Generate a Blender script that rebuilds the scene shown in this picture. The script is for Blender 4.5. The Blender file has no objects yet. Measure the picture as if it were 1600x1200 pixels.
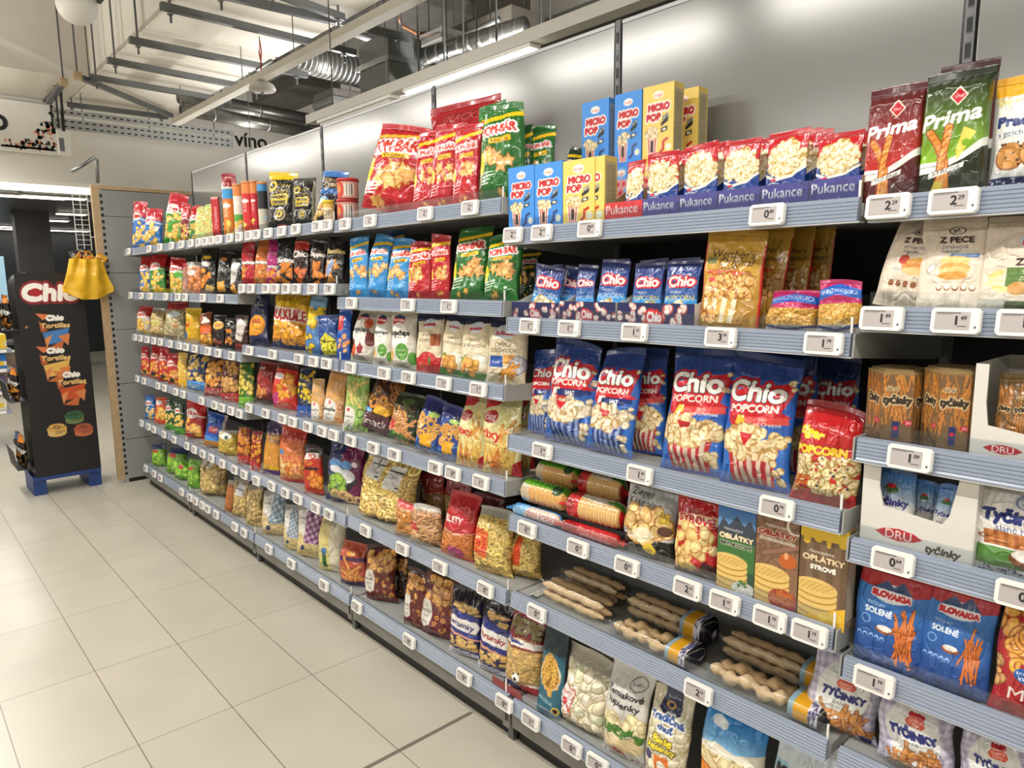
import bpy, math, random
import numpy as np
from mathutils import Matrix, Vector

scene = bpy.context.scene
COL = scene.collection

# ------------------------------------------------------------------ camera
FPX, YAW, PITCH, ROLL = 1107.513, 2.40971, -0.146706, -0.010769
CAM = np.array([4.783392, -0.496437, 1.481491])


def cam_axes():
    ca, sa, cb, sb = math.cos(YAW), math.sin(YAW), math.cos(PITCH), math.sin(PITCH)
    f = np.array([ca * cb, sa * cb, sb])
    r = np.array([sa, -ca, 0.0])
    u = np.cross(r, f)
    cc, sc = math.cos(ROLL), math.sin(ROLL)
    return r * cc + u * sc, -r * sc + u * cc, f


CR, CU, CF = cam_axes()
cd = bpy.data.cameras.new('camera')
cd.sensor_width = 36.0
cd.lens = FPX / 1600 * 36.0
cd.clip_start = 0.05
cam = bpy.data.objects.new('camera', cd)
COL.objects.link(cam)
cam.matrix_world = Matrix(((CR[0], CU[0], -CF[0], CAM[0]), (CR[1], CU[1], -CF[1], CAM[1]),
                           (CR[2], CU[2], -CF[2], CAM[2]), (0, 0, 0, 1)))
scene.camera = cam

# ------------------------------------------------------------------ world, exposure, big lights
w = bpy.data.worlds.new('world')
scene.world = w
w.use_nodes = True
w.node_tree.nodes['Background'].inputs[0].default_value = (0.9, 0.93, 1.0, 1)
w.node_tree.nodes['Background'].inputs[1].default_value = 0.05
scene.view_settings.view_transform = 'Standard'
scene.view_settings.look = 'None'
scene.view_settings.exposure = -0.06
scene.view_settings.gamma = 1.0
scene.cycles.max_bounces = 8
scene.cycles.transparent_max_bounces = 12
scene.cycles.sample_clamp_indirect = 4.0

LUM_ROWS = [(-0.25, 2.85, 27.0), (-3.4, 2.85, 30.0)]  # second row is unseen fill, added over the next aisle
LUM_X = [-2.9, -1.3, 0.3, 1.9, 3.5, 5.1, 6.7]


def lamp_area(name, loc, sx, sy, power, col=(1.0, 0.965, 0.915), rot=(0, 0, 0)):
    ld = bpy.data.lights.new(name, 'AREA')
    ld.shape = 'RECTANGLE'
    ld.size, ld.size_y, ld.energy, ld.color = sx, sy, power, col
    o = bpy.data.objects.new(name, ld)
    o.location, o.rotation_euler = loc, rot
    COL.objects.link(o)
    return o


for ly, lz, pw in LUM_ROWS:
    for lx in LUM_X:
        lamp_area('luminaire_light', (lx, ly, lz - 0.032), 1.3, 0.06, pw)
        lamp_area('added_uplight', (lx, ly, lz + 0.064), 1.3, 0.06, pw * 0.7, rot=(math.pi, 0, 0))  # upward fill added to brighten the duct and upper walls
lamp_area('back_aisle_light', (2.13, 1.62, 2.37), 0.9, 0.05, 9.0)
lamp_area('soffit_light', (-3.72, 0.3, 2.44), 0.05, 3.4, 14.0)
FILL_LUMS = [(-2.3, 2.45, 2.4), (-0.6, 2.9, 2.62), (1.4, 2.9, 2.62), (3.4, 2.9, 2.62)]  # unseen lamps added to brighten the duct and far wall
for lx, ly, lz in FILL_LUMS:
    lamp_area('back_fill_light', (lx, ly, lz - 0.032), 1.3, 0.06, 16.0)
    lamp_area('back_fill_uplight', (lx, ly, lz + 0.064), 1.3, 0.06, 16.0 if lx < -2 else 62.0, rot=(math.pi, 0, 0))
for lx in (-5.2, -8.0, -10.5):
    lamp_area('mall_light', (lx, 0.5, 2.57), 2.0, 0.3, 24.0)


# ------------------------------------------------------------------ pixel helpers (where a ray of the photo meets a real plane)
def ray(px, py):
    return CR * (px - 800) / FPX - CU * (py - 600) / FPX + CF


def at(px, py, ax, v):
    i = 'xyz'.index(ax)
    d = ray(px, py)
    return CAM + d * ((v - CAM[i]) / d[i])


def X_at(px, y, z):
    k = px - 800
    dy, dz = y - CAM[1], z - CAM[2]
    a = k * CF[0] - FPX * CR[0]
    b = -(k * (CF[1] * dy + CF[2] * dz) - FPX * (CR[1] * dy + CR[2] * dz))
    return CAM[0] + b / a


def Z_at(py, x, y):
    k = 600 - py
    dx, dy = x - CAM[0], y - CAM[1]
    a = k * CF[2] - FPX * CU[2]
    b = -(k * (CF[0] * dx + CF[1] * dy) - FPX * (CU[0] * dx + CU[1] * dy))
    return CAM[2] + b / a


def proj(p):
    d = np.asarray(p) - CAM
    z = d @ CF
    return 800 + FPX * (d @ CR) / z, 600 - FPX * (d @ CU) / z


# ------------------------------------------------------------------ materials
def lin(c):
    c = np.asarray(c, float)
    return np.where(c <= 0.04045, c / 12.92, ((c + 0.055) / 1.055) ** 2.4)


def hx(s):
    return tuple(int(s[i:i + 2], 16) / 255 for i in (0, 2, 4))


MATS = {}


def mat(name, col, rough=0.5, metal=0.0, noise=0.0, scale=6.0, coat=0.0, emit=0.0, alpha=1.0, bump=0.0, bscale=80.0, spec=0.5):
    if name in MATS:
        return MATS[name]
    if isinstance(col, str):
        col = hx(col)
    m = bpy.data.materials.new(name)
    m.use_nodes = True
    nt = m.node_tree
    b = nt.nodes['Principled BSDF']
    lc = tuple(lin(col)) + (1,)
    b.inputs['Base Color'].default_value = lc
    b.inputs['Roughness'].default_value = rough
    b.inputs['Metallic'].default_value = metal
    b.inputs['Specular IOR Level'].default_value = spec
    if coat:
        b.inputs['Coat Weight'].default_value = coat
        b.inputs['Coat Roughness'].default_value = 0.12
    if emit:
        b.inputs['Emission Color'].default_value = lc
        b.inputs['Emission Strength'].default_value = emit
    if alpha < 1:
        b.inputs['Alpha'].default_value = alpha
    if noise or bump:
        tc = nt.nodes.new('ShaderNodeTexCoord')
        nz = nt.nodes.new('ShaderNodeTexNoise')
        nz.inputs['Scale'].default_value = scale
        nz.inputs['Detail'].default_value = 5
        nt.links.new(tc.outputs['Object'], nz.inputs['Vector'])
        if noise:
            rp = nt.nodes.new('ShaderNodeMixRGB')
            rp.blend_type = 'MULTIPLY'
            rp.inputs[0].default_value = 1
            rp.inputs[1].default_value = lc
            mr = nt.nodes.new('ShaderNodeMapRange')
            mr.inputs[1].default_value = 0.3
            mr.inputs[2].default_value = 0.7
            mr.inputs[3].default_value = 1 - noise
            mr.inputs[4].default_value = 1 + noise * 0.4
            nt.links.new(nz.outputs[0], mr.inputs[0])
            nt.links.new(mr.outputs[0], rp.inputs[2])
            nt.links.new(rp.outputs[0], b.inputs['Base Color'])
        if bump:
            n2 = nt.nodes.new('ShaderNodeTexNoise')
            n2.inputs['Scale'].default_value = bscale
            nt.links.new(tc.outputs['Object'], n2.inputs['Vector'])
            bp = nt.nodes.new('ShaderNodeBump')
            bp.inputs['Strength'].default_value = bump
            bp.inputs['Distance'].default_value = 0.01
            nt.links.new(n2.outputs[0], bp.inputs['Height'])
            nt.links.new(bp.outputs[0], b.inputs['Normal'])
    MATS[name] = m
    return m


def print_mat(name, rough, coat, spec=0.5):
    m = bpy.data.materials.new(name)
    m.use_nodes = True
    nt = m.node_tree
    b = nt.nodes['Principled BSDF']
    vc = nt.nodes.new('ShaderNodeVertexColor')
    vc.layer_name = 'print'
    tc = nt.nodes.new('ShaderNodeTexCoord')
    nz = nt.nodes.new('ShaderNodeTexNoise')
    nz.inputs['Scale'].default_value = 28
    nz.inputs['Detail'].default_value = 2
    mr = nt.nodes.new('ShaderNodeMapRange')
    mr.inputs[3].default_value = rough * 0.7
    mr.inputs[4].default_value = rough * 1.3
    nt.links.new(tc.outputs['Object'], nz.inputs['Vector'])
    nt.links.new(nz.outputs[0], mr.inputs[0])
    nt.links.new(mr.outputs[0], b.inputs['Roughness'])
    nt.links.new(vc.outputs['Color'], b.inputs['Base Color'])
    b.inputs['Specular IOR Level'].default_value = spec
    b.inputs['Coat Weight'].default_value = coat
    b.inputs['Coat Roughness'].default_value = 0.09
    MATS[name] = m
    return m


FILM = print_mat('printed_glossy_film', 0.24, 0.5)
CLEAR = print_mat('clear_film_over_food', 0.36, 0.8)
CARD = print_mat('printed_cardboard', 0.5, 0.08)
PAPER = print_mat('printed_paper_film', 0.45, 0.12)


# ------------------------------------------------------------------ mesh helpers
def link(name, me, parent=None, loc=None, smooth=False):
    o = bpy.data.objects.new(name, me)
    COL.objects.link(o)
    if parent is not None:
        o.parent = parent
    if loc is not None:
        o.location = loc
    if smooth and len(me.polygons):
        me.polygons.foreach_set('use_smooth', np.ones(len(me.polygons), bool))
    return o


class MB:
    """collects simple shapes into one mesh"""

    def __init__(self):
        self.v, self.f, self.mi = [], [], []
        self.cur = 0

    def add(self, vs, fs):
        n = len(self.v)
        self.v += [tuple(map(float, p)) for p in vs]
        self.f += [tuple(i + n for i in f) for f in fs]
        self.mi += [self.cur] * len(fs)
        return self

    def box(self, x0, y0, z0, x1, y1, z1):
        vs = [(x, y, z) for z in (z0, z1) for y in (y0, y1) for x in (x0, x1)]
        return self.add(vs, [(0, 2, 3, 1), (4, 5, 7, 6), (0, 1, 5, 4), (2, 6, 7, 3), (0, 4, 6, 2), (1, 3, 7, 5)])

    def bar(self, a, b, w, h=None, up=(0, 0, 1)):
        h = h or w
        a, b = np.array(a, float), np.array(b, float)
        d = (b - a) / np.linalg.norm(b - a)
        up = np.array(up, float)
        if abs(d @ up) > 0.98:
            up = np.array([1.0, 0, 0])
        s = np.cross(d, up)
        s /= np.linalg.norm(s)
        t = np.cross(s, d)
        q = [s * i * w / 2 + t * j * h / 2 for i, j in ((-1, -1), (1, -1), (1, 1), (-1, 1))]
        return self.add([a + k for k in q] + [b + k for k in q],
                        [(0, 1, 2, 3), (7, 6, 5, 4), (0, 4, 5, 1), (1, 5, 6, 2), (2, 6, 7, 3), (3, 7, 4, 0)])

    def tube(self, pts, r, n=10, cap=True):
        pts = [np.array(p, float) for p in pts]
        base = len(self.v)
        rs = r if isinstance(r, (list, tuple)) else [r] * len(pts)
        fs, vs = [], []
        for i, p in enumerate(pts):
            d = pts[min(i + 1, len(pts) - 1)] - pts[max(i - 1, 0)]
            d = d / (np.linalg.norm(d) + 1e-9)
            up = np.array([0, 0, 1.0]) if abs(d[2]) < 0.9 else np.array([1.0, 0, 0])
            s = np.cross(d, up)
            s /= np.linalg.norm(s)
            t = np.cross(s, d)
            for k in range(n):
                a = 2 * math.pi * k / n
                vs.append(p + rs[i] * (s * math.cos(a) + t * math.sin(a)))
        for i in range(len(pts) - 1):
            for k in range(n):
                k2 = (k + 1) % n
                fs.append((i * n + k, i * n + k2, (i + 1) * n + k2, (i + 1) * n + k))
        if cap:
            fs.append(tuple(range(n))[::-1])
            fs.append(tuple((len(pts) - 1) * n + k for k in range(n)))
        return self.add(vs, fs)

    def lathe(self, prof, n=24, c=(0, 0, 0)):
        vs, fs = [], []
        for r, z in prof:
            for k in range(n):
                a = 2 * math.pi * k / n
                vs.append((c[0] + r * math.cos(a), c[1] + r * math.sin(a), c[2] + z))
        m = len(prof)
        for i in range(m - 1):
            for k in range(n):
                k2 = (k + 1) % n
                fs.append((i * n + k, i * n + k2, (i + 1) * n + k2, (i + 1) * n + k))
        fs.append(tuple(range(n))[::-1])
        fs.append(tuple((m - 1) * n + k for k in range(n)))
        return self.add(vs, fs)

    def prism(self, prof, x0, x1):
        """profile of (y, z) points extruded along x"""
        n = len(prof)
        vs = [(x0, y, z) for y, z in prof] + [(x1, y, z) for y, z in prof]
        fs = [(i, (i + 1) % n, n + (i + 1) % n, n + i) for i in range(n)]
        fs += [tuple(range(n))[::-1], tuple(range(n, 2 * n))]
        return self.add(vs, fs)

    def build(self, name, mats, parent=None, loc=None, smooth=False, bevel=0.0):
        me = bpy.data.meshes.new(name)
        me.from_pydata(self.v, [], self.f)
        mats = mats if isinstance(mats, (list, tuple)) else [mats]
        for m in mats:
            me.materials.append(m)
        me.polygons.foreach_set('material_index', np.array(self.mi, np.int32))
        me.update()
        o = link(name, me, parent, loc, smooth)
        if bevel:
            md = o.modifiers.new('bevel', 'BEVEL')
            md.width, md.segments, md.limit_method = bevel, 2, 'ANGLE'
        return o


def empty(name, loc=(0, 0, 0), rz=0.0):
    o = bpy.data.objects.new(name, None)
    o.empty_display_size = 0.05
    COL.objects.link(o)
    o.location, o.rotation_euler = loc, (0, 0, rz)
    return o


def tag(o, label, cat, group=None):
    o['label'], o['category'] = label, cat
    if group:
        o['group'] = group
    return o


def struct(o):
    o['kind'] = 'structure'
    return o


def grid_mesh(name, V, C, material, wrap=False, caps=(), parent=None, smooth=True):
    """V (rows, cols, 3) and linear colours C of the same shape; wrap joins the last column to the first"""
    R, N = V.shape[:2]
    idx = np.arange(R * N).reshape(R, N)
    if wrap:
        nx = np.roll(idx, -1, axis=1)
        a, b, c, d = idx[:-1], nx[:-1], nx[1:], idx[1:]
    else:
        a, b, c, d = idx[:-1, :-1], idx[:-1, 1:], idx[1:, 1:], idx[1:, :-1]
    q = np.stack([a, b, c, d], -1).reshape(-1, 4)
    loops = q.ravel()
    starts = np.arange(len(q)) * 4
    tot = np.full(len(q), 4)
    for cap in caps:
        starts = np.append(starts, len(loops))
        tot = np.append(tot, len(cap))
        loops = np.append(loops, cap)
    me = bpy.data.meshes.new(name)
    me.vertices.add(R * N)
    me.vertices.foreach_set('co', V.reshape(-1).astype(np.float32))
    me.loops.add(len(loops))
    me.loops.foreach_set('vertex_index', loops.astype(np.int32))
    me.polygons.add(len(starts))
    me.polygons.foreach_set('loop_start', starts.astype(np.int32))
    me.polygons.foreach_set('use_smooth', np.full(len(starts), bool(smooth)))
    me.materials.append(material)
    me.update(calc_edges=True)
    at_ = me.color_attributes.new('print', 'FLOAT_COLOR', 'POINT')
    c4 = np.ones((R * N, 4), np.float32)
    c4[:, :3] = C.reshape(-1, 3)
    at_.data.foreach_set('color', c4.ravel())
    return link(name, me, parent)
# ------------------------------------------------------------------ the setting
def floor_mat():
    m = bpy.data.materials.new('floor_tiles')
    m.use_nodes = True
    nt = m.node_tree
    b = nt.nodes['Principled BSDF']
    tc = nt.nodes.new('ShaderNodeTexCoord')
    br = nt.nodes.new('ShaderNodeTexBrick')
    br.offset = 0.0
    br.inputs['Scale'].default_value = 1.0
    br.inputs['Brick Width'].default_value = 0.6
    br.inputs['Row Height'].default_value = 0.30289
    br.inputs['Mortar Size'].default_value = 0.0016
    br.inputs['Mortar Smooth'].default_value = 0.2
    br.inputs['Color1'].default_value = tuple(lin(hx('bcb6a7'))) + (1,)
    br.inputs['Color2'].default_value = tuple(lin(hx('b8b2a2'))) + (1,)
    br.inputs['Mortar'].default_value = tuple(lin(hx('6b6255'))) + (1,)
    nt.links.new(tc.outputs['Object'], br.inputs['Vector'])
    nz = nt.nodes.new('ShaderNodeTexNoise')
    nz.inputs['Scale'].default_value = 3.0
    nz.inputs['Detail'].default_value = 6
    nt.links.new(tc.outputs['Object'], nz.inputs['Vector'])
    mr = nt.nodes.new('ShaderNodeMapRange')
    mr.inputs[1].default_value, mr.inputs[2].default_value = 0.3, 0.7
    mr.inputs[3].default_value, mr.inputs[4].default_value = 0.93, 1.04
    nt.links.new(nz.outputs[0], mr.inputs[0])
    mx = nt.nodes.new('ShaderNodeMixRGB')
    mx.blend_type = 'MULTIPLY'
    mx.inputs[0].default_value = 1
    nt.links.new(br.outputs['Color'], mx.inputs[1])
    nt.links.new(mr.outputs[0], mx.inputs[2])
    nt.links.new(mx.outputs[0], b.inputs['Base Color'])
    b.inputs['Roughness'].default_value = 0.3
    return m


GREY = mat('gondola_grey', '9b9c9a', 0.42, noise=0.04, scale=2)
PANEL = mat('back_panel_grey', '8a8a87', 0.2, 0.3, noise=0.03, scale=1.5)
PANEL_DK = mat('lower_back_panel_shade_tone', '1b1b1d', 0.6, noise=0.05)  # shade of the shelf openings put into the panel colour
STEEL = mat('grey_steel', '6d6f70', 0.45, 0.6, noise=0.08)
GALV = mat('galvanised_steel', '8f9190', 0.38, 0.85, noise=0.15, scale=14)
DARK = mat('black_plastic', '131313', 0.5, noise=0.05)
WHITE = mat('white_paint', 'dedbd3', 0.6, noise=0.03, scale=3)
WHITEP = mat('white_plastic', 'eeece4', 0.4, noise=0.02)
RAILM = mat('price_rail_blue_grey', '909bad', 0.3, noise=0.03, coat=0.4)
SHELFM = mat('shelf_grey', '9c9c98', 0.4, noise=0.04)
PLINTH = mat('plinth_grey', '77756f', 0.45, noise=0.05)
WOOD = mat('light_wood_edge', 'b59a76', 0.55, noise=0.12, scale=20)
EMIT = mat('lamp_diffuser', 'fff6e6', 0.5, emit=7.0, noise=0.01)
CREAM = mat('cream_duct_board', 'e4dfd3', 0.65, noise=0.05, scale=4)


def clear_mat():
    m = bpy.data.materials.new('clear_acrylic')
    m.use_nodes = True
    nt = m.node_tree
    nt.nodes.remove(nt.nodes['Principled BSDF'])
    out = nt.nodes['Material Output']
    tr = nt.nodes.new('ShaderNodeBsdfTransparent')
    tr.inputs[0].default_value = (0.93, 0.95, 0.96, 1)
    gl = nt.nodes.new('ShaderNodeBsdfGlossy')
    gl.inputs['Roughness'].default_value = 0.1
    fr = nt.nodes.new('ShaderNodeLayerWeight')
    fr.inputs[0].default_value = 0.25
    mr = nt.nodes.new('ShaderNodeMapRange')
    mr.inputs[3].default_value, mr.inputs[4].default_value = 0.03, 0.4
    nt.links.new(fr.outputs['Facing'], mr.inputs[0])
    mx = nt.nodes.new('ShaderNodeMixShader')
    nt.links.new(mr.outputs[0], mx.inputs[0])
    nt.links.new(tr.outputs[0], mx.inputs[1])
    nt.links.new(gl.outputs[0], mx.inputs[2])
    nt.links.new(mx.outputs[0], out.inputs[0])
    return m


ACRYL = clear_mat()

struct(MB().box(-13, -7, -0.05, 8, 7, 0.0).build('floor', floor_mat()))
struct(MB().box(2.993, -7, 0.0, 3.007, 0.9, 0.0012).build('trim_1', mat('expansion_joint', '6f695e', 0.6, noise=0.1)))
struct(MB().box(-13, -7, 4.9, 8, 7, 5.0).build('ceiling', mat('dark_ceiling', '6b675f', 0.8, noise=0.2, scale=2)))
# far wall with the shop front opening under it
WX = -3.85
b = MB().box(WX - 0.15, -7, 2.5, WX, 7, 4.9)
struct(b.build('wall_far', mat('white_banner_wall', 'e9e6df', 0.7, noise=0.03, scale=2)))
struct(MB().box(-13, 6.9, 0, 8, 7, 4.9).build('wall_back', mat('grey_back_wall', '8d8a83', 0.7, noise=0.1)))
struct(MB().box(8, -7, 0, 8.1, 7, 4.9).build('wall_near', WHITE))
struct(MB().box(-13, -7.1, 0, 8, -7, 4.9).build('wall_left', WHITE))
struct(MB().box(-13.1, -7, 0, -13, 7, 4.9).build('wall_mall', mat('mall_dark_wall', '33363c', 0.5, noise=0.2, scale=1)))
struct(MB().box(-13, -7, 2.6, WX - 0.15, 7, 2.7).build('ceiling_mall', mat('mall_ceiling', '6d6f75', 0.3, noise=0.1, scale=1)))
for i, (px, py, ln, nm) in enumerate([(22, 355, .5, 'long lamp at the left picture edge'), (57, 355, .2, 'small lamp above the stand'), (83, 345, .22, 'small lamp nearest the wire grid'), (96, 364, .5, 'long lamp above the yellow bag'), (17, 369, .3, 'farthest lamp at the left picture edge'), (30, 307, .5, 'nearest lamp under the lit strip'), (85, 309, .35, 'second nearest lamp under the lit strip'), (112, 335, .2, 'lamp half behind the wire grid')]):
    p = at(px, py, 'z', 2.58)
    if p[0] < -12.7:
        p = at(px, py, 'x', -12.7)
    o = empty('ceiling_light', (p[0], p[1], 2.585))
    tag(o, 'recessed mall ceiling lamp, %s' % nm, 'ceiling light', 'recessed lamps of the mall beyond')
    MB().box(-0.11, -ln - .04, -0.005, 0.11, ln + .04, 0.012).build('frame', WHITEP, o)
    MB().box(-0.09, -ln, -0.012, 0.09, ln, -0.0055).build('diffuser', EMIT, o)
wa, wb = at(-40, 400, 'x', -12.9), at(13, 472, 'x', -12.9)
o = empty('window_1', (-12.9, wa[1], wb[2]))
struct(o)
struct(MB().box(0, 0, 0, 0.05, wb[1] - wa[1], wa[2] - wb[2]).build('pane', mat('bright_shop_window', '9fc3d2', 0.3, emit=0.8, noise=0.1, scale=1.2), o))
struct(MB().box(0, -.05, -0.1, 0.08, wb[1] - wa[1] + .05, -.001).build('frame', DARK, o))
wa, wb = at(33, 394, 'x', -12.95), at(48, 420, 'x', -12.95)
o = MB().box(-12.9995, wa[1], wb[2], -12.95, wb[1], wa[2]).build('shop_sign', mat('lit_shop_sign', 'd9dde2', .4, emit=.8, noise=.3, scale=9))
tag(o, 'small lit white sign far away behind the black stand', 'sign')
wa, wb = at(0, 332, 'x', -11.0), at(34, 345, 'x', -11.0)
o = MB().box(-11.0, wa[1] - 1, wb[2], -10.9, wb[1], 2.5995).build('shop_sign', mat('blue_shop_sign', '2c3578', .4, emit=.25, noise=.1, scale=2))
tag(o, 'dim blue sign band under the mall ceiling at the left edge', 'sign')
o = MB().box(-8.6, 1.25, 0, -8.3, 1.7, 2.6).build('column', mat('mall_column', '4b4a49', 0.6, noise=0.15))
struct(o)
# poster board and low dark bench in the mall
o = MB().box(-6.6, 0.62, 0.02, -6.55, 1.65, 0.62).build('poster_board', mat('brown_poster', '7d6a58', 0.6, noise=0.5, scale=7), bevel=0.004)
tag(o, 'low board with a blurred brown picture standing behind the black stand', 'poster board')
MB().box(-0.01, 0, 0, 0, 1.0, 0.03).build('edge_strip', WHITEP, o, (-6.54, 0.63, 0.6))
o = MB().box(-10.6, -0.6, 0.0, -10.0, 2.2, 0.45).build('bench', mat('dark_bench', '262626', 0.5, noise=0.1), bevel=0.02)
tag(o, 'long dark bench at the far mall window', 'bench')
MB().box(-10.65, -0.65, 0.45, -9.95, 2.25, 0.52).build('cushion', mat('grey_cushion', '77736d', 0.8, noise=0.1), o, bevel=0.02)
# light strip and soffit under the far wall
o = empty('soffit_lamp', (WX + 0.03, 0, 2.43))
tag(o, 'long lit strip under the white far wall', 'light strip')
MB().box(-0.02, -3.0, 0.03, 0.10, 1.9, 0.07).build('housing', WHITEP, o)
MB().box(-0.0, -3.0, -0.03, 0.085, 1.9, 0.029).build('diffuser', mat('soffit_diffuser', 'fff6e4', 0.5, emit=2.2, noise=0.02), o)

# ---- gondola run: bays along x, shelf edge plane y = 0.885, back panels y = 1.38
YF, YB = 0.885, 1.38
BAYX = [-0.86, 0.17, 1.195, 2.21, 3.22, 4.225, 5.235]
SHELF_Z = {'A': [1.722, 1.42, 1.125, 0.825, 0.50, 0.165], 'B': [1.722, 1.473, 1.168, 0.872, 0.512, 0.165],
           'C': [1.717, 1.42, 1.168, 0.872, 0.52, 0.165], 'D': [1.627, 1.373, 1.022, 0.773, 0.525, 0.165],
           'E': [1.625, 1.425, 1.175, 0.973, 0.724, 0.523, 0.165]}
BAY_OF = ['A', 'A', 'B', 'C', 'D', 'E']
BAY_DESC = ['leftmost bay', 'second bay', 'third bay', 'fourth bay', 'fifth bay', 'rightmost bay']
ORD = ['top', 'second', 'third', 'fourth', 'fifth', 'sixth', 'seventh']
RAILH = 0.043


def rail_profile():
    pts = [(0.012, 0.0), (0.0, -0.001)]
    n = 5
    for i in range(n):
        z0 = -0.004 - i * (RAILH - 0.008) / n
        z1 = z0 - (RAILH - 0.008) / n
        y = -0.0008 * i
        pts += [(y, z0), (y - 0.0016, z0 - 0.0012), (y - 0.0016, z1 + 0.002), (y, z1 + 0.0008)]
    pts += [(-0.006, -RAILH + 0.001), (-0.006, -RAILH - 0.002), (0.012, -RAILH - 0.002)]
    return pts




def slot_strip(parent, T, wd, ht, n, base='77797a', duty=.55, name='slot_column', axis='z'):
    m = n * 8
    V = np.zeros((m, 2, 3))
    V[:, 1, 0] = wd
    V[..., 2] = np.linspace(0, ht, m)[:, None]
    ph = (np.arange(m) / m * n) % 1
    C = np.where((ph < duty)[:, None, None], lin(hx('0d0d0d')), lin(hx(base))) + np.zeros((m, 2, 3))
    o = grid_mesh(name, V, C, CARD, parent=parent, smooth=False)
    o.matrix_local = T
    return o


SHEET = mat('shelf_edge_bright', 'c7c9cb', 0.3, noise=0.02)
for i in range(6):
    x0, x1 = BAYX[i] + 0.004, BAYX[i + 1] - 0.004
    zs = SHELF_Z[BAY_OF[i]]
    for k, z in enumerate(zs):
        base = k == len(zs) - 1
        o = MB().box(x0 + 0.004, YF + 0.013, z - 0.036, x1 - 0.004, YB - 0.004, z - 0.012).build('shelf', SHELFM)
        kind = 'base' if base else ORD[k]
        tag(o, 'grey metal %s shelf of the %s with a ribbed blue-grey price rail' % (kind, BAY_DESC[i]), 'shelf', 'shelves of the gondola run')
        rl = MB().prism([(YF + y, z + q) for y, q in rail_profile()], x0 + 0.008, x1 - 0.008).build('price_rail', RAILM, o)
        MB().box(x0 + 0.004, YF - 0.005, z - RAILH - 0.005, x1 - 0.004, YF + 0.02, z - RAILH - 0.0025).build('edge_strip', SHEET, rl)
        nb_l = SHELF_Z[BAY_OF[i - 1]] if i else []
        nb_r = SHELF_Z[BAY_OF[i + 1]] if i < 5 else []
        for s, xe in ((0, x0), (1, x1)):
            if base or any(abs(q - z) < .03 for q in (nb_r if s else nb_l)):
                continue
            d = 0.0035
            xa, xb = (xe, xe + d) if s == 0 else (xe - d, xe)
            m = MB()
            m.prism([(YF - 0.004, z - RAILH - 0.004), (YF, z - 0.001), (YB - 0.01, z - 0.012), (YB - 0.01, z - 0.085), (YB - 0.06, z - 0.085)] if not base else
                    [(YF - 0.004, z - RAILH - 0.004), (YF, z - 0.001), (YB - 0.01, z - 0.012), (YB - 0.01, z - 0.06)], xa, xb)
            m.build('end_bracket', SHELFM, o)
        rs = MB().box(x0 + 0.01, YF + 0.0135, z - 0.01, x1 - 0.01, YF + 0.0155, z + 0.026).build('clear_riser', ACRYL, o)
        if k < len(zs) - 1 or True:
            MB().bar((x1 - 0.012, YF + 0.012, z - 0.004), (x1 - 0.012, YF + 0.012, z + 0.03), 0.004).build('riser_clip', WHITEP, rs)
    # plinth and toe kick of the bay
    o = MB().box(x0, YF + 0.004, 0.062, x1, YF + 0.02, 0.165 - RAILH - 0.006).build('plinth', PLINTH)
    tag(o, 'grey sheet-metal plinth under the base shelf of the %s' % BAY_DESC[i], 'plinth', 'plinths of the gondola run')
    MB().box(x0, YF + 0.036, 0.0, x1, YF + 0.046, 0.07).build('toe_kick', DARK, o)
    m = MB()
    m.box(x1 - 0.035, YF + 0.002, 0.05, x1 - 0.002, YF + 0.0035, 0.165 - RAILH - 0.01)
    m.build('joint_cover', PLINTH, o)
    m = MB()
    for q in (0.012, 0.02):
        m.box(x1 - q - 0.0015, YF + 0.0005, 0.075, x1 - q + 0.0015, YF + 0.0021, 0.11)
    m.build('slot', DARK, o)
    MB().box(x1 - 0.03, YF + 0.02, 0.0, x1 - 0.005, YF + 0.0355, 0.06).build('foot', STEEL, o)
    # back panels: grey above the top shelf, painted dark as shade behind the goods
    zt = 2.285 if i < 5 else 2.285
    zsplit = zs[0] - 0.03
    o = MB().box(x0 + 0.012, YB + 0.004, zsplit, x1 - 0.012, YB + 0.03, zt).build('back_panel', PANEL, bevel=0.002)
    tag(o, 'smooth grey upper back panel of the %s' % BAY_DESC[i], 'back panel', 'upper back panels')
    MB().box(x0 + 0.012, YB + 0.004, zt + 0.0005, x1 - 0.012, YB + 0.03, zt + 0.012).build('top_cap', SHEET, o)
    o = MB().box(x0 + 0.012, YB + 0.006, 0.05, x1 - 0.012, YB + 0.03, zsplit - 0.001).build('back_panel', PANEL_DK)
    tag(o, 'lower back panel behind the goods of the %s, darkened for shade' % BAY_DESC[i], 'back panel', 'lower back panels')
for i, x in enumerate(BAYX):
    xw = 0.010
    o = MB().box(x - xw, YB + 0.002, 0.0, x + xw, YB + 0.05, 2.30).build('slotted_upright', STEEL)
    tag(o, 'slotted steel upright at the %s end of the run' % ('far left' if i == 0 else 'near right') if i in (0, 6) else 'slotted steel upright between the %s and the %s' % (BAY_DESC[i - 1], BAY_DESC[i]), 'upright', 'slotted uprights')
    slot_strip(o, Matrix.Translation((x - 0.006, YB + 0.0012, 1.69)), 0.012, 0.59, 11)

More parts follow.
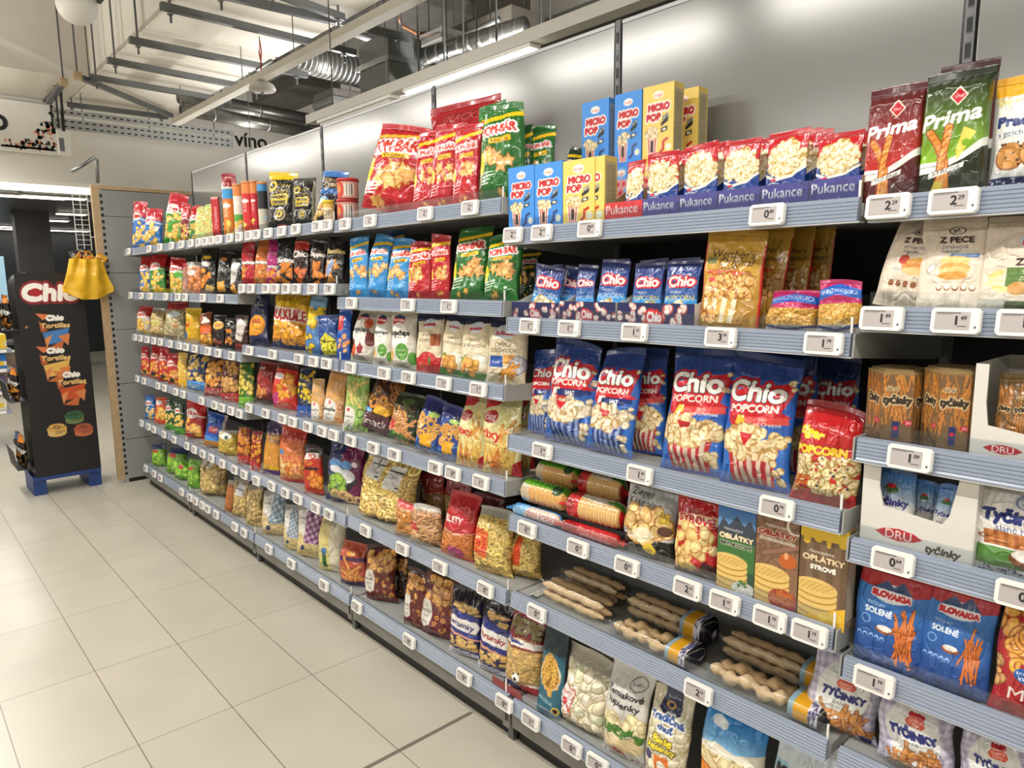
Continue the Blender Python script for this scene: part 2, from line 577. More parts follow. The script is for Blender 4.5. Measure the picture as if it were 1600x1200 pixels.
# ---- end gondola seen from its side (grey panels, wooden edge)
EX = -1.0
o = empty('end_gondola', (EX, 0.745, 0))
tag(o, 'tall grey end gondola with a light wooden edge at the far end of the shelves', 'gondola')
m = MB()
z = 0.03
for h in (0.30, 0.42, 0.40, 0.41, 0.40):
    z2 = min(z + h, 2.13)
    m.box(-0.04, 0.07, z, 0.0, 0.68, z2 - 0.004)
    z = z2
m.box(-0.04, 0.07, z, 0, 0.68, 2.14)
m.build('side_panel', mat('end_panel_grey', '8f908e', 0.45, noise=0.04, scale=2), o)
MB().box(-0.045, 0.0, 0.03, -0.003, 0.045, 2.17).build('wooden_edge', WOOD, o)
MB().box(-0.045, 0.045, 2.145, 0.003, 0.68, 2.17).build('wooden_top', WOOD, o)
MB().box(-0.04, 0.045, 0.0, -0.004, 0.07, 2.145).build('slotted_post', GREY, o)
slot_strip(o, Matrix.Translation((-0.0034, 0.048, 0.06)) @ Matrix.Rotation(math.radians(90), 4, 'Z'), 0.018, 2.07, 46, '8f908e', .45)
MB().box(-0.035, 0.05, 0.0, -0.01, 0.68, 0.03).build('toe_kick', DARK, o)
# ------------------------------------------------------------------ under the ceiling
def thing_mesh(mb, name, m, label, cat, group=None, **k):
    return tag(mb.build(name, m, **k), label, cat, group)


def roof(x, y):
    """height of what hangs above a spot: the ducts or the ceiling"""
    return 3.299 if (-3.84 < x < 1.6 and 1.19 <= y < 2.2) or (-3.84 < x < -2.76 and -4 < y < 1.19) else 4.899


# aisle luminaires above the photographer (they light the shelves)
for r, (ly, lz, pw) in enumerate(LUM_ROWS):
    for j, lx in enumerate(LUM_X):
        o = empty('linear_luminaire', (lx, ly, lz))
        tag(o, 'linear ceiling luminaire over the %s' % ('snack aisle' if r == 0 else 'next aisle, unseen and added as fill'), 'luminaire', 'linear luminaires of row %s' % ('near' if r == 0 else 'far'))
        MB().box(-0.72, -0.045, 0.0, 0.72, 0.045, 0.06).build('housing', WHITEP, o)
        MB().box(-0.66, -0.03, -0.03, 0.66, 0.03, -0.0005).build('diffuser', EMIT, o)
        m = MB()
        m.bar((0, 0, 0.06), (0, 0, roof(lx, ly) - lz), 0.006)
        m.build('suspension_wire', STEEL, o)

for j, (lx, ly, lz) in enumerate(FILL_LUMS):
    o = empty('linear_luminaire', (lx, ly, lz))  # body of an added fill lamp, out of view
    tag(o, 'unseen linear fill lamp added in the aisle behind the back panels', 'luminaire', 'added fill lamps behind the panels')
    MB().box(-0.72, -0.045, 0.0, 0.72, 0.045, 0.06).build('housing', WHITEP, o)
    MB().box(-0.66, -0.03, -0.03, 0.66, 0.03, -0.0005).build('diffuser', EMIT, o)
    MB().bar((0, 0, 0.06), (0, 0, 4.899 - lz), 0.006).build('suspension_wire', STEEL, o)

# the trunking rail with the lit tube seen over the back panels
o = empty('trunking_rail', (0, 1.62, 2.415))
tag(o, 'long white trunking rail running above the top edge of the back panels', 'trunking')
MB().box(0.62, -0.035, 0.012, 4.6, 0.035, 0.062).build('body', mat('trunking_white', 'cfccc3', 0.5, noise=0.03), o)
m = MB()
for x in (0.9, 2.0, 3.1, 4.1):
    m = MB()
    m.bar((x, 0, 0.06), (x, 0, roof(x, 1.62) - 2.415), 0.005)
    m.build('suspension_wire', STEEL, o)
o = empty('tube_lamp', (2.13, 1.62, 2.415))
tag(o, 'lit white tube lamp on the rail above the back panels', 'lamp')
MB().box(-0.46, -0.03, -0.006, 0.46, 0.03, 0.0115).build('housing', WHITEP, o)
MB().box(-0.44, -0.026, -0.04, 0.44, 0.026, -0.0065).build('diffuser', EMIT, o)
o = empty('tube_lamp', (1.15, 1.62, 2.415))
tag(o, 'unlit tube lamp farther along the rail above the back panels', 'lamp')
MB().box(-0.40, -0.03, -0.006, 0.40, 0.03, 0.0115).build('housing', WHITEP, o)
MB().box(-0.38, -0.02, -0.03, 0.38, 0.02, -0.0065).build('diffuser', WHITE, o)

# flat white panel lamp behind the panels
p = at(605, 155, 'z', 2.75)
o = empty('panel_lamp', p)
tag(o, 'flat white lamp panel hanging behind the back panels', 'lamp')
MB().box(-0.30, -0.13, 0, 0.30, 0.13, 0.03).build('housing', WHITEP, o, bevel=0.01)
MB().bar((0, 0, 0.03), (0, 0, 2.0), 0.005).build('suspension_wire', STEEL, o)

# plain white rail crossing the upper left
a, c = at(274, 191, 'z', 3.0), at(665, -14, 'z', 3.0)
o = MB().bar(a, c, 0.075, 0.05).build('ceiling_rail', mat('rail_cream', 'd3cfc3', 0.5, noise=0.03))
tag(o, 'plain cream rail slanting across under the white duct', 'rail')
for t in (0.05, 0.4, 0.62):
    q = a + (c - a) * t
    MB().bar(q, (q[0], q[1], roof(q[0], q[1])), 0.006).build('threaded_rod', STEEL, o)

# bell lamp with red hooks
p = at(410, 138, 'z', 2.93)
o = empty('bell_lamp', p)
tag(o, 'small white bell-shaped lamp hanging from a wire with orange straps', 'pendant lamp')
MB().lathe([(0.004, 0.075), (0.02, 0.07), (0.024, 0.055), (0.05, 0.045), (0.085, 0.025), (0.098, 0.0), (0.098, -0.012), (0.09, -0.02), (0.03, -0.03), (0.012, -0.034)], 28).build('shade', mat('bell_white', 'c9c7c0', 0.5, noise=0.03), o, smooth=True)
MB().lathe([(0.012, -0.036), (0.012, -0.042)], 12).build('lens', DARK, o)
m = MB().tube([(0, 0, 0.07), (0.0, 0, 0.2), (-0.02, 0, 0.26), (0, 0, 0.34), (0.02, 0, 0.26), (0.0, 0, 0.2)], 0.006, 6)
m.build('strap', mat('orange_strap', '8a3d1e', 0.6, noise=0.1), o)
MB().bar((0, 0, 0.33), (0, 0, roof(p[0], p[1]) - p[2]), 0.006).build('suspension_wire', STEEL, o)
MB().bar((-0.08, 0.0, 0.15), (0.12, 0.03, 0.18), 0.02).build('bracket', GALV, o)
p2 = at(120, 8, 'z', 3.25)
o = empty('globe_lamp', p2)
tag(o, 'round white globe lamp under the dark box at the top edge', 'lamp')
MB().lathe([(0.01, 0.12)] + [(0.12 * math.sin(a), 0.12 * math.cos(a)) for a in np.linspace(0.2, math.pi - 0.1, 14)], 24).build('globe', mat('globe_white', 'dad7cf', 0.5, noise=0.02), o, smooth=True)
MB().box(-0.25, -0.2, 0.12, 0.25, 0.2, 0.3).build('mount_box', DARK, o)

# the big white duct: bottom at z 3.3, ribs along y
DZ = 3.3
o = empty('air_duct', (0, 0, DZ))
tag(o, 'wide cream ventilation duct with ribbed underside at the upper left', 'duct')
m = MB()
x = -3.84
k = 0
while x < 1.6:
    w_ = 0.56
    m.box(x, 1.2, 0.0, x + w_ - 0.05, 2.2, 0.85)
    m.box(x + w_ - 0.05, 1.215, 0.025, x + w_, 2.185, 0.85)
    x += w_
m.build('ribbed_casing', CREAM, o)
m = MB()
m.box(-3.84, 1.19, 0.02, 1.6, 1.205, 0.045)
m.build('corner_seam', mat('seam_cream', 'bfb8aa', 0.7, noise=0.05), o)
o = empty('air_duct', (0, 0, DZ))
tag(o, 'cream duct branch with bolted straps at the top left corner', 'duct')
m = MB().box(-3.84, -4.0, 0.0, -2.76, 1.19, 1.0)
m.build('casing', mat('cream_duct_side', 'cfc9bc', 0.65, noise=0.04, scale=4), o)
for y in (0.32, -1.2):
    MB().box(-2.765, y, -0.03, -2.745, y + 0.16, 1.0).build('strap', CREAM, o)
    m = MB()
    for z in (0.12, 0.42, 0.72):
        for yy in (0.05, 0.12):
            m.tube([(-2.75, y + yy, z), (-2.74, y + yy, z)], 0.008, 8)
    m.build('bolt', DARK, o)
MB().box(-3.84, 1.0, -0.02, -3.2, 1.03, 0.0).build('edge_angle', STEEL, o)

# steel channels hung under the duct
chan = [((252, 10), (545, 95)), ((202, 63), (478, 60)), ((168, 95), (402, 98)), ((140, 121), (365, 128)), ((120, 161), (262, 182))]
CH = [((251, 9), (555, 83)), ((202, 62), (480, 118)), ((168, 94), (415, 142)), ((140, 120), (360, 158)), ((105, 163), (262, 183)), ((330, -12), (640, 60)), ((420, -14), (536, 28))]
CHL = ['first steel channel under the duct from the right top', 'second steel channel under the duct from the right top', 'third steel channel under the duct', 'fourth steel channel under the duct',
       'lowest steel channel under the duct, above the slotted cable tray', 'round dark steel bar crossing above the cream rail', 'short steel channel at the top edge of the picture']
for (pa, pb), lb in zip(CH, CHL):
    a, c = at(pa[0], pa[1], 'z', DZ - 0.07), at(pb[0], pb[1], 'z', DZ - 0.07)
    o = MB().bar(a, c, 0.045, 0.045).build('steel_channel', STEEL)
    tag(o, lb, 'steel channel', 'steel channels under the duct')
    for t in (0.04, 0.93):
        q = a + (c - a) * t
        MB().bar((q[0], q[1], DZ - 0.16), (q[0], q[1], roof(q[0], q[1])), 0.012).build('threaded_rod', STEEL, o)
        MB().bar((q[0] - 0.02, q[1], DZ - 0.105), (q[0] + 0.02, q[1], DZ - 0.105), 0.03, 0.012).build('nut', GALV, o)
for pa, pb, lb in [((121, 119), (268, 181), 'diagonal steel channel under the duct'), ((99, 128), (76, 160), 'short slanted steel channel beside the painted sign')]:
    a, c = at(pa[0], pa[1], 'z', DZ - 0.09), at(pb[0], pb[1], 'z', DZ - 0.09)
    o = MB().bar(a, c, 0.045, 0.04).build('steel_channel', STEEL)
    tag(o, lb, 'steel channel', 'steel channels under the duct')
    MB().bar(a, (a[0], a[1], roof(a[0], a[1])), 0.012).build('threaded_rod', STEEL, o)
    MB().box(-0.03, -0.03, -0.03, 0.03, 0.03, 0.03).build('wooden_block', WOOD, o, a)

# slotted cable trays in front of the far wall
def slotted(name, pa, pb, x, h, label, rows):
    a, c = at(pa[0], pa[1], 'x', x), at(pb[0], pb[1], 'x', x)
    z = (a[2] + c[2]) / 2
    o = empty(name, (x, a[1], z))
    tag(o, label, 'cable tray')
    L = c[1] - a[1]
    MB().box(0, 0, -h / 2, 0.012, L, h / 2).build('tray', mat('tray_zinc', 'a9aaa8', .4, .5, noise=.1), o)
    for rz in rows:
        slot_strip(o, Matrix.Translation((0.0135, 0.02, rz * h - 0.007)) @ Matrix.Rotation(math.radians(90), 4, 'Z') @ Matrix.Rotation(math.radians(90), 4, 'Y') @ Matrix.Translation((-.014, 0, 0)), 0.014, L - .04, int(L / .062), 'a3a4a2', .5, 'slot_row')
    for yy in (0.25, L * 0.5, L - 0.2):
        MB().bar((-.012, yy, -h / 2), (-.012, yy, roof(x, a[1] + yy) - z if h < .08 else .14), 0.008).build('threaded_rod', STEEL, o)


slotted('cable_tray', (82, 178), (364, 205), -3.3, 0.055, 'narrow slotted cable tray, the upper of two in front of the far wall', (0.0,))
slotted('cable_tray', (84, 196), (364, 221), -3.3, 0.10, 'wide slotted cable tray, the lower of two in front of the far wall', (0.25, -0.25))
# cable bundle and emergency sign box at left
for (pa, pb, lb) in [((70, -10), (92, 200), 'left dark cable dropping to the slotted trays'), ((80, -10), (100, 205), 'thick dark cable dropping to the exit sign box')]:
    a, c = at(pa[0], pa[1], 'x', -3.15), at(pb[0], pb[1], 'x', -3.15)
    o = MB().tube([a, (a + c) / 2 + np.array([0, 0.005, 0]), c], 0.012 if 'thick' in lb else 0.008, 8).build('cable', DARK, smooth=True)
    tag(o, lb, 'cable')
p = at(100, 222, 'x', -3.2)
o = empty('emergency_light', p)
tag(o, 'small white emergency light box with a grey pictogram under the cable trays', 'emergency light')
MB().box(-0.03, -0.055, -0.12, 0.03, 0.055, 0.11).build('housing', WHITEP, o, bevel=0.012)
MB().box(0.0305, -0.045, -0.09, 0.033, -0.005, 0.03).build('pictogram_plate', mat('pictogram_grey', '70777c', 0.5, noise=0.05), o)
MB().bar((0, 0, 0.11), (0, 0.0, 0.28), 0.012).build('cord', DARK, o)
# grey bent pipe above the end gondola
a = at(152, 284, 'x', -1.05)
pts = [at(x, y, 'x', -1.05) for x, y in ((153, 286), (151, 250), (147, 246), (130, 258), (112, 268))]
o = MB().tube(pts, 0.012, 10).build('bent_pipe', GALV, smooth=True)
tag(o, 'bent grey pipe rising from the end gondola top', 'pipe')

# painted sign with folk ornament + the letter, and the lettering further right
def text_mesh(body, size, shear=0.0, extrude=0.002):
    cu = bpy.data.curves.new('lettering', 'FONT')
    cu.body, cu.size, cu.shear, cu.extrude, cu.align_x = body, size, shear, extrude, 'CENTER'
    cu.offset = 0.004 * size / 0.2
    t = bpy.data.objects.new('lettering', cu)
    COL.objects.link(t)
    dg = bpy.context.evaluated_depsgraph_get()
    me = bpy.data.meshes.new_from_object(t.evaluated_get(dg))
    bpy.data.objects.remove(t)
    return me


INK = mat('sign_ink', '1d1d1f', 0.6, noise=0.02)
PINK = mat('sign_salmon', 'e39a7c', 0.6, noise=0.03)
x = -3.80
q0, q1 = at(0, 150, 'x', x), at(90, 240, 'x', x)
o = empty('hanging_sign', (x, q0[1], q1[2]))
tag(o, 'white sign board with black and salmon folk ornament in its corner', 'sign')
H = min(at(60, 153, 'x', x)[2], 3.25) - q1[2]
MB().box(-0.03, -3.0, -0.02, 0.0, q1[1] - q0[1], H).build('board', mat('sign_white', 'eceae5', 0.6, noise=0.02), o)
rng = random.Random(5)
mk, mp = MB(), MB()
W = q1[1] - q0[1]


def blob(m, cy, cz, r, n, ang):
    pr = []
    for i in range(n):
        a_ = 2 * math.pi * i / n
        rr = r * rng.uniform(0.55, 1.1)
        dy, dz = rr * math.cos(a_), rr * 0.7 * math.sin(a_)
        pr.append((cy + dy * math.cos(ang) - dz * math.sin(ang), cz + dy * math.sin(ang) + dz * math.cos(ang)))
    m.prism(pr, 0.0005, 0.003)


for i in range(230):
    ty, tz = rng.random(), rng.random()
    # region under a concave diagonal climbing to the right edge
    lim = 0.16 + 0.84 * max(0.0, ty - 0.3) ** 1.6 / 0.7 ** 1.6
    if tz > lim:
        continue
    blob(mp if rng.random() < 0.42 else mk, W * (ty * 0.97), 0.02 + tz * H * 0.92, rng.uniform(0.012, 0.028), rng.choice((5, 7, 9)), rng.random() * 6)
for i in range(26):
    mk.prism([(W * i / 26 - 0.018 + 0.022 * math.cos(a_), 0.02 + 0.02 * math.sin(a_)) for a_ in np.linspace(0, math.pi, 7)], 0.0005, 0.003)
for i in range(9):
    mk.prism([(W * 0.97 + 0.016 * math.cos(a_) * (1 if i % 2 else -1), H * 0.45 + i * 0.03 + 0.02 * math.sin(a_)) for a_ in np.linspace(0, 2 * math.pi, 9)[:-1]], 0.0005, 0.003)
mk.build('black_ornament', INK, o)
mp.build('salmon_ornament', PINK, o)
R90 = Matrix(((0, 0, 1), (1, 0, 0), (0, 1, 0))).to_4x4()
me = text_mesh('o', 0.30)
me.materials.append(INK)
me.transform(R90)
p = at(-2, 202, 'x', x)
link('letter', me, o, (0.003, p[1] - q0[1], p[2] - q1[2]))
p = at(393, 230, 'x', WX)
me = text_mesh('víno', 0.23)
me.materials.append(INK)
me.transform(R90)
o = link('wall_lettering', me, None, (WX + 0.004, p[1], p[2]))
tag(o, 'black lower-case wine lettering on the white far wall', 'lettering')

# silver spiral ducts, boxes and pipes in the dark behind
SPI = mat('spiral_duct', '787773', 0.35, 0.85, noise=0.25, scale=9)


def pipe(name, pa, pb, z, r, m, label, cat='duct', rings=0, zz=None):
    a, c = at(pa[0], pa[1], 'z', z), at(pb[0], pb[1], 'z', zz or z)
    o = MB().tube([a, c], r, 20).build(name, m, smooth=True)
    tag(o, label, cat)
    if cat == 'pipe':
        for t in (.2, .8):
            q = a + (c - a) * t
            MB().bar(q, (q[0], q[1], roof(q[0], q[1])), .007).build('hanger_rod', STEEL, o)
    if rings:
        for i in range(rings):
            g = MB()
            t = (i + 0.5) / rings
            q = a + (c - a) * t
            d = (c - a) / np.linalg.norm(c - a)
            g.tube([q - d * 0.012, q + d * 0.012], r * 1.02, 20)
            g.build('joint_ring', GALV, o, smooth=True)
    return o


pipe('spiral_duct', (280, 150), (625, 214), 3.25, 0.07, SPI, 'thick silver spiral duct low behind the back panels', rings=5)
pipe('spiral_duct', (285, 170), (590, 228), 3.08, 0.062, SPI, 'second silver duct just above the wine lettering', rings=4)
pipe('spiral_duct', (455, 85), (575, 118), 3.45, 0.13, SPI, 'short silver spiral duct bending beside the grey box', rings=16)
pipe('spiral_duct', (650, 92), (820, 40), 3.15, 0.06, SPI, 'thin spiral duct under the silver sheets at the top', rings=10)
pipe('steel_pipe', (536, 45), (700, 108), 3.5, 0.03, STEEL, 'dark steel pipe descending to the black pipes', 'pipe')
pipe('black_pipe', (665, 135), (1090, -30), 2.9, 0.055, DARK, 'thick black insulated pipe along the back panel top, upper', 'pipe')
pipe('black_pipe', (690, 132), (1060, 2), 2.78, 0.035, mat('dark_grey_pipe', '2c2c2c', 0.5, noise=0.1), 'thinner dark pipe below the thick black pipe', 'pipe')
pipe('steel_pipe', (715, 60), (780, 30), 3.3, 0.02, STEEL, 'short galvanised bar hung between thin rods', 'pipe')
pipe('white_pipe', (656, 112), (654, 134), 2.75, 0.02, WHITEP, 'short white drain pipe elbow behind the panels', 'pipe', zz=2.6)
for (px, py, z, sx, sy, sz, m, lb) in [
        (610, 105, 3.1, 0.42, 0.30, 0.36, mat('grey_unit', '5d605e', 0.5, noise=0.08), 'grey ventilation unit box behind the back panels'),
        (535, 165, 3.15, 0.4, 0.4, 0.2, mat('flex_foil', '6e6b66', 0.35, 0.6, noise=0.35, scale=20, bump=0.6, bscale=30), 'crumpled foil-wrapped duct box in the dark'),
        (690, 72, 3.5, 0.45, 0.34, 0.16, mat('silver_foil', 'b3b2af', 0.3, 0.8, noise=0.2, scale=8), 'bright silver foil duct box over the steel pipe'),
        (630, 14, 4.1, 1.2, 0.8, 0.3, MATS['silver_foil'], 'large silver sheet duct at the top edge'),
        (790, 62, 3.6, 0.6, 0.4, 0.35, mat('brown_grey_duct', '6f6a61', 0.6, noise=0.2), 'brown-grey duct box above the black pipes'),
        (460, 130, 3.7, 1.2, 0.5, 0.35, mat('dim_duct', '55524d', 0.6, noise=0.15), 'dim rectangular duct behind the bell lamp'),
        (900, 20, 3.9, 1.1, 0.12, 0.7, mat('beige_board', '8c8880', 0.7, noise=0.06), 'beige boarded beam above the black pipes')]:
    p = at(px, py, 'z', z)
    o = MB().box(-sx / 2, -sy / 2, -sz / 2, sx / 2, sy / 2, sz / 2).build('duct_box', m, bevel=0.01)
    o.location = p
    tag(o, lb, 'duct')
    MB().box(-sx / 2 - 0.01, -sy / 2 - 0.01, -0.02, sx / 2 + 0.01, sy / 2 + 0.01, 0.02).build('flange', GALV, o)
    for s in (-1, 1):
        MB().bar((s * sx * 0.4, 0, sz / 2), (s * sx * 0.4, 0, 4.9 - p[2]), 0.01).build('threaded_rod', STEEL, o)
for i, (px, py0, py1) in enumerate([(695, 0, 118), (776, -10, 80), (845, -10, 84), (929, -10, 30)]):
    a = at(px, py1, 'z', 2.92)
    o = MB().bar(a, (a[0], a[1], 4.9), 0.01).build('pipe_hanger', STEEL)
    tag(o, ['hanger rod at the left end of the black pipes', 'second hanger rod of the black pipes', 'third hanger rod of the black pipes', 'hanger rod of the black pipes nearest the right'][i], 'hanger rod', 'pipe hanger rods')
    MB().tube([a + np.array([0.0, 0.03 * math.cos(t), 0.03 * math.sin(t)]) for t in np.linspace(0, 2 * math.pi, 10)], 0.006, 6).build('pipe_ring', GALV, o)
a = at(620, 28, 'z', 3.6)
pts = [at(x, y, 'z', 3.6) for x, y in ((618, 20), (628, 40), (650, 52), (690, 50), (740, 55))]
o = MB().tube(pts, 0.012, 6).build('cable', mat('orange_cable', '7a4d2c', 0.6, noise=0.1), smooth=True)
tag(o, 'sagging orange-brown cable among the ducts', 'cable')
# ------------------------------------------------------------------ printed surfaces: a small painter that writes into vertex colours
_cu = bpy.data.curves.new('glyphs', 'FONT')
_to = bpy.data.objects.new('glyphs', _cu)
COL.objects.link(_to)
_GL = {}


def glyph_tris(s):
    if s not in _GL:
        _cu.body = s
        dg = bpy.context.evaluated_depsgraph_get()
        dg.update()
        me = bpy.data.meshes.new_from_object(_to.evaluated_get(dg))
        me.calc_loop_triangles()
        v = np.array([p.co[:2] for p in me.vertices], float).reshape(-1, 2)
        t = np.array([tuple(x.vertices) for x in me.loop_triangles], int).reshape(-1, 3)
        bpy.data.meshes.remove(me)
        _GL[s] = (v, t)
    return _GL[s]


def vnoise(R, N, fr, fc, rng):
    g = rng.random((fr + 2, fc + 2))
    y = np.linspace(0, fr, R)
    x = np.linspace(0, fc, N)
    yi, xi = y.astype(int), x.astype(int)
    ty, tx = y - yi, x - xi
    ty, tx = ty * ty * (3 - 2 * ty), tx * tx * (3 - 2 * tx)
    a = g[yi][:, xi] * (1 - tx) + g[yi][:, xi + 1] * tx
    b = g[yi + 1][:, xi] * (1 - tx) + g[yi + 1][:, xi + 1] * tx
    return a * (1 - ty[:, None]) + b * ty[:, None]


class Cv:
    """canvas: x 0..1 across, y 0..1 up; lengths in widths. A = height / width"""

    def __init__(s, n, m, A, seed=0, bg='ffffff'):
        s.ss = 3 if n * m < 5000 else 2
        s.n, s.m, s.A = n, m, A
        s.W, s.H = n * s.ss, m * s.ss
        s.img = np.empty((s.H, s.W, 3))
        s.img[:] = hx(bg)
        s.hgt = np.zeros((s.H, s.W))
        s.rng = np.random.default_rng(seed)
        s.px = (np.arange(s.W) + 0.5) / s.W
        s.py = (np.arange(s.H) + 0.5) / s.H * A

    def c(s, col):
        return np.array(hx(col) if isinstance(col, str) else col)

    def _box(s, x0, x1, y0, y1):
        i0, i1 = max(0, int(x0 * s.W) - 1), min(s.W, int(x1 * s.W) + 2)
        j0, j1 = max(0, int(y0 / s.A * s.H) - 1), min(s.H, int(y1 / s.A * s.H) + 2)
        if i1 <= i0 or j1 <= j0:
            return None
        return slice(j0, j1), slice(i0, i1), s.px[None, i0:i1], s.py[j0:j1, None]

    def put(s, J, I, mask, col, h=None):
        s.img[J, I][mask] = s.c(col)
        if h is not None:
            s.hgt[J, I][mask] = h if np.isscalar(h) else h[mask]

    def bg(s, col):
        s.img[:] = s.c(col)
        return s

    def r(s, x0, y0, x1, y1, col):
        b = s._box(x0, x1, y0 * s.A, y1 * s.A)
        if b:
            J, I, X, Y = b
            s.put(J, I, (X >= x0) & (X <= x1) & (Y >= y0 * s.A) & (Y <= y1 * s.A), col)
        return s

    def grad(s, y0, y1, c0, c1):
        t = np.clip((s.py / s.A - y0) / (y1 - y0), 0, 1)
        m = (s.py / s.A >= y0) & (s.py / s.A <= y1)
        col = s.c(c0) * (1 - t[:, None]) + s.c(c1) * t[:, None]
        s.img[m] = col[m][:, None, :]
        return s

    def e(s, cx, cy, rx, ry, col, rot=0.0, h=None, ring=0.0):
        cy *= s.A
        q = max(rx, ry)
        b = s._box(cx - q, cx + q, cy - q, cy + q)
        if b:
            J, I, X, Y = b
            dx, dy = X - cx, Y - cy
            ca, sa = math.cos(rot), math.sin(rot)
            d = ((dx * ca + dy * sa) / rx) ** 2 + ((-dx * sa + dy * ca) / ry) ** 2
            m = d <= 1
            if ring:
                m &= d >= ring * ring
            s.put(J, I, m, col, None if h is None else h * np.sqrt(np.clip(1 - d, 0, 1)))
        return s

    def p(s, pts, col, h=None):
        P = np.array(pts, float)
        P[:, 1] *= s.A
        b = s._box(P[:, 0].min(), P[:, 0].max(), P[:, 1].min(), P[:, 1].max())
        if b:
            J, I, X, Y = b
            m = np.zeros(np.broadcast(X, Y).shape, bool)
            k = len(P) - 1
            for i in range(len(P)):
                (xi, yi), (xk, yk) = P[i], P[k]
                if yi != yk:
                    m ^= ((yi > Y) != (yk > Y)) & (X < (xk - xi) * (Y - yi) / (yk - yi) + xi)
                k = i
            s.put(J, I, m, col, h)
        return s

    def l(s, pts, wd, col, h=None):
        for (x0, y0), (x1, y1) in zip(pts[:-1], pts[1:]):
            a, c = np.array([x0, y0 * s.A]), np.array([x1, y1 * s.A])
            d = c - a
            L = d @ d + 1e-12
            b = s._box(min(a[0], c[0]) - wd, max(a[0], c[0]) + wd, min(a[1], c[1]) - wd, max(a[1], c[1]) + wd)
            if not b:
                continue
            J, I, X, Y = b
            t = np.clip(((X - a[0]) * d[0] + (Y - a[1]) * d[1]) / L, 0, 1)
            dist = np.hypot(X - a[0] - t * d[0], Y - a[1] - t * d[1])
            s.put(J, I, dist <= wd / 2, col, None if h is None else h * np.sqrt(np.clip(1 - (2 * dist / wd) ** 2, 0, 1)))
        return s

    def t(s, body, cx, cy, size, col, wmax=None, ol=None, olw=0.0, bold=0.0, shear=0.0, rot=0.0, arc=0.0, ol2=None, olw2=0.0):
        v, tr = glyph_tris(body)
        if not len(tr):
            return s
        v = v.copy()
        v[:, 0] += shear * v[:, 1]
        lo, hi = v.min(0), v.max(0)
        k = size / 0.69
        v[:, 0] -= (lo[0] + hi[0]) / 2
        v[:, 1] -= 0.345
        kx = k if not wmax else wmax / (hi[0] - lo[0])
        v = v * (kx, max(k, kx * .85) if wmax and len(body) < 14 else k)
        if arc:
            hw = (hi[0] - lo[0]) * kx / 2
            v[:, 1] += arc * (1 - (v[:, 0] / hw) ** 2)
        ca, sa = math.cos(rot), math.sin(rot)
        v = np.stack([cx + v[:, 0] * ca - v[:, 1] * sa, cy * s.A + v[:, 0] * sa + v[:, 1] * ca], 1)
        P = v * (s.W, s.H / s.A)
        mask = np.zeros((s.H, s.W), bool)
        pad = 1
        for a, b, c in P[tr]:
            x0, x1 = int(max(0, min(a[0], b[0], c[0]) - pad)), int(min(s.W, max(a[0], b[0], c[0]) + pad + 1))
            y0, y1 = int(max(0, min(a[1], b[1], c[1]) - pad)), int(min(s.H, max(a[1], b[1], c[1]) + pad + 1))
            if x1 <= x0 or y1 <= y0:
                continue
            X = np.arange(x0, x1)[None] + 0.5
            Y = np.arange(y0, y1)[:, None] + 0.5
            e0 = (b[0] - a[0]) * (Y - a[1]) - (b[1] - a[1]) * (X - a[0])
            e1 = (c[0] - b[0]) * (Y - b[1]) - (c[1] - b[1]) * (X - b[0])
            e2 = (a[0] - c[0]) * (Y - c[1]) - (a[1] - c[1]) * (X - c[0])
            mask[y0:y1, x0:x1] |= ((e0 >= 0) & (e1 >= 0) & (e2 >= 0)) | ((e0 <= 0) & (e1 <= 0) & (e2 <= 0))

        def dil(m, wd):
            rx = wd * s.W
            n = int(round(rx))
            if n < 1:
                return m
            o = m.copy()
            for dj in range(-n, n + 1):
                w_ = int(math.sqrt(max(0, n * n + 0.5 - dj * dj)))
                sh = np.zeros_like(m)
                if dj >= 0:
                    sh[dj:] = m[:s.H - dj]
                else:
                    sh[:dj] = m[-dj:]
                acc = sh.copy()
                for di in range(1, w_ + 1):
                    acc[:, di:] |= sh[:, :-di]
                    acc[:, :-di] |= sh[:, di:]
                o |= acc
            return o
        if bold:
            mask = dil(mask, bold)
        if ol2:
            s.img[dil(mask, olw + olw2)] = s.c(ol2)
        if ol:
            s.img[dil(mask, olw)] = s.c(ol)
        s.img[mask] = s.c(col)
        return s

    # ---- scattered food
    def jit(s, col, k=0.07):
        return np.clip(s.c(col) * (1 + s.rng.uniform(-k, k)) + s.rng.uniform(-k, k, 3) * 0.25, 0, 1)

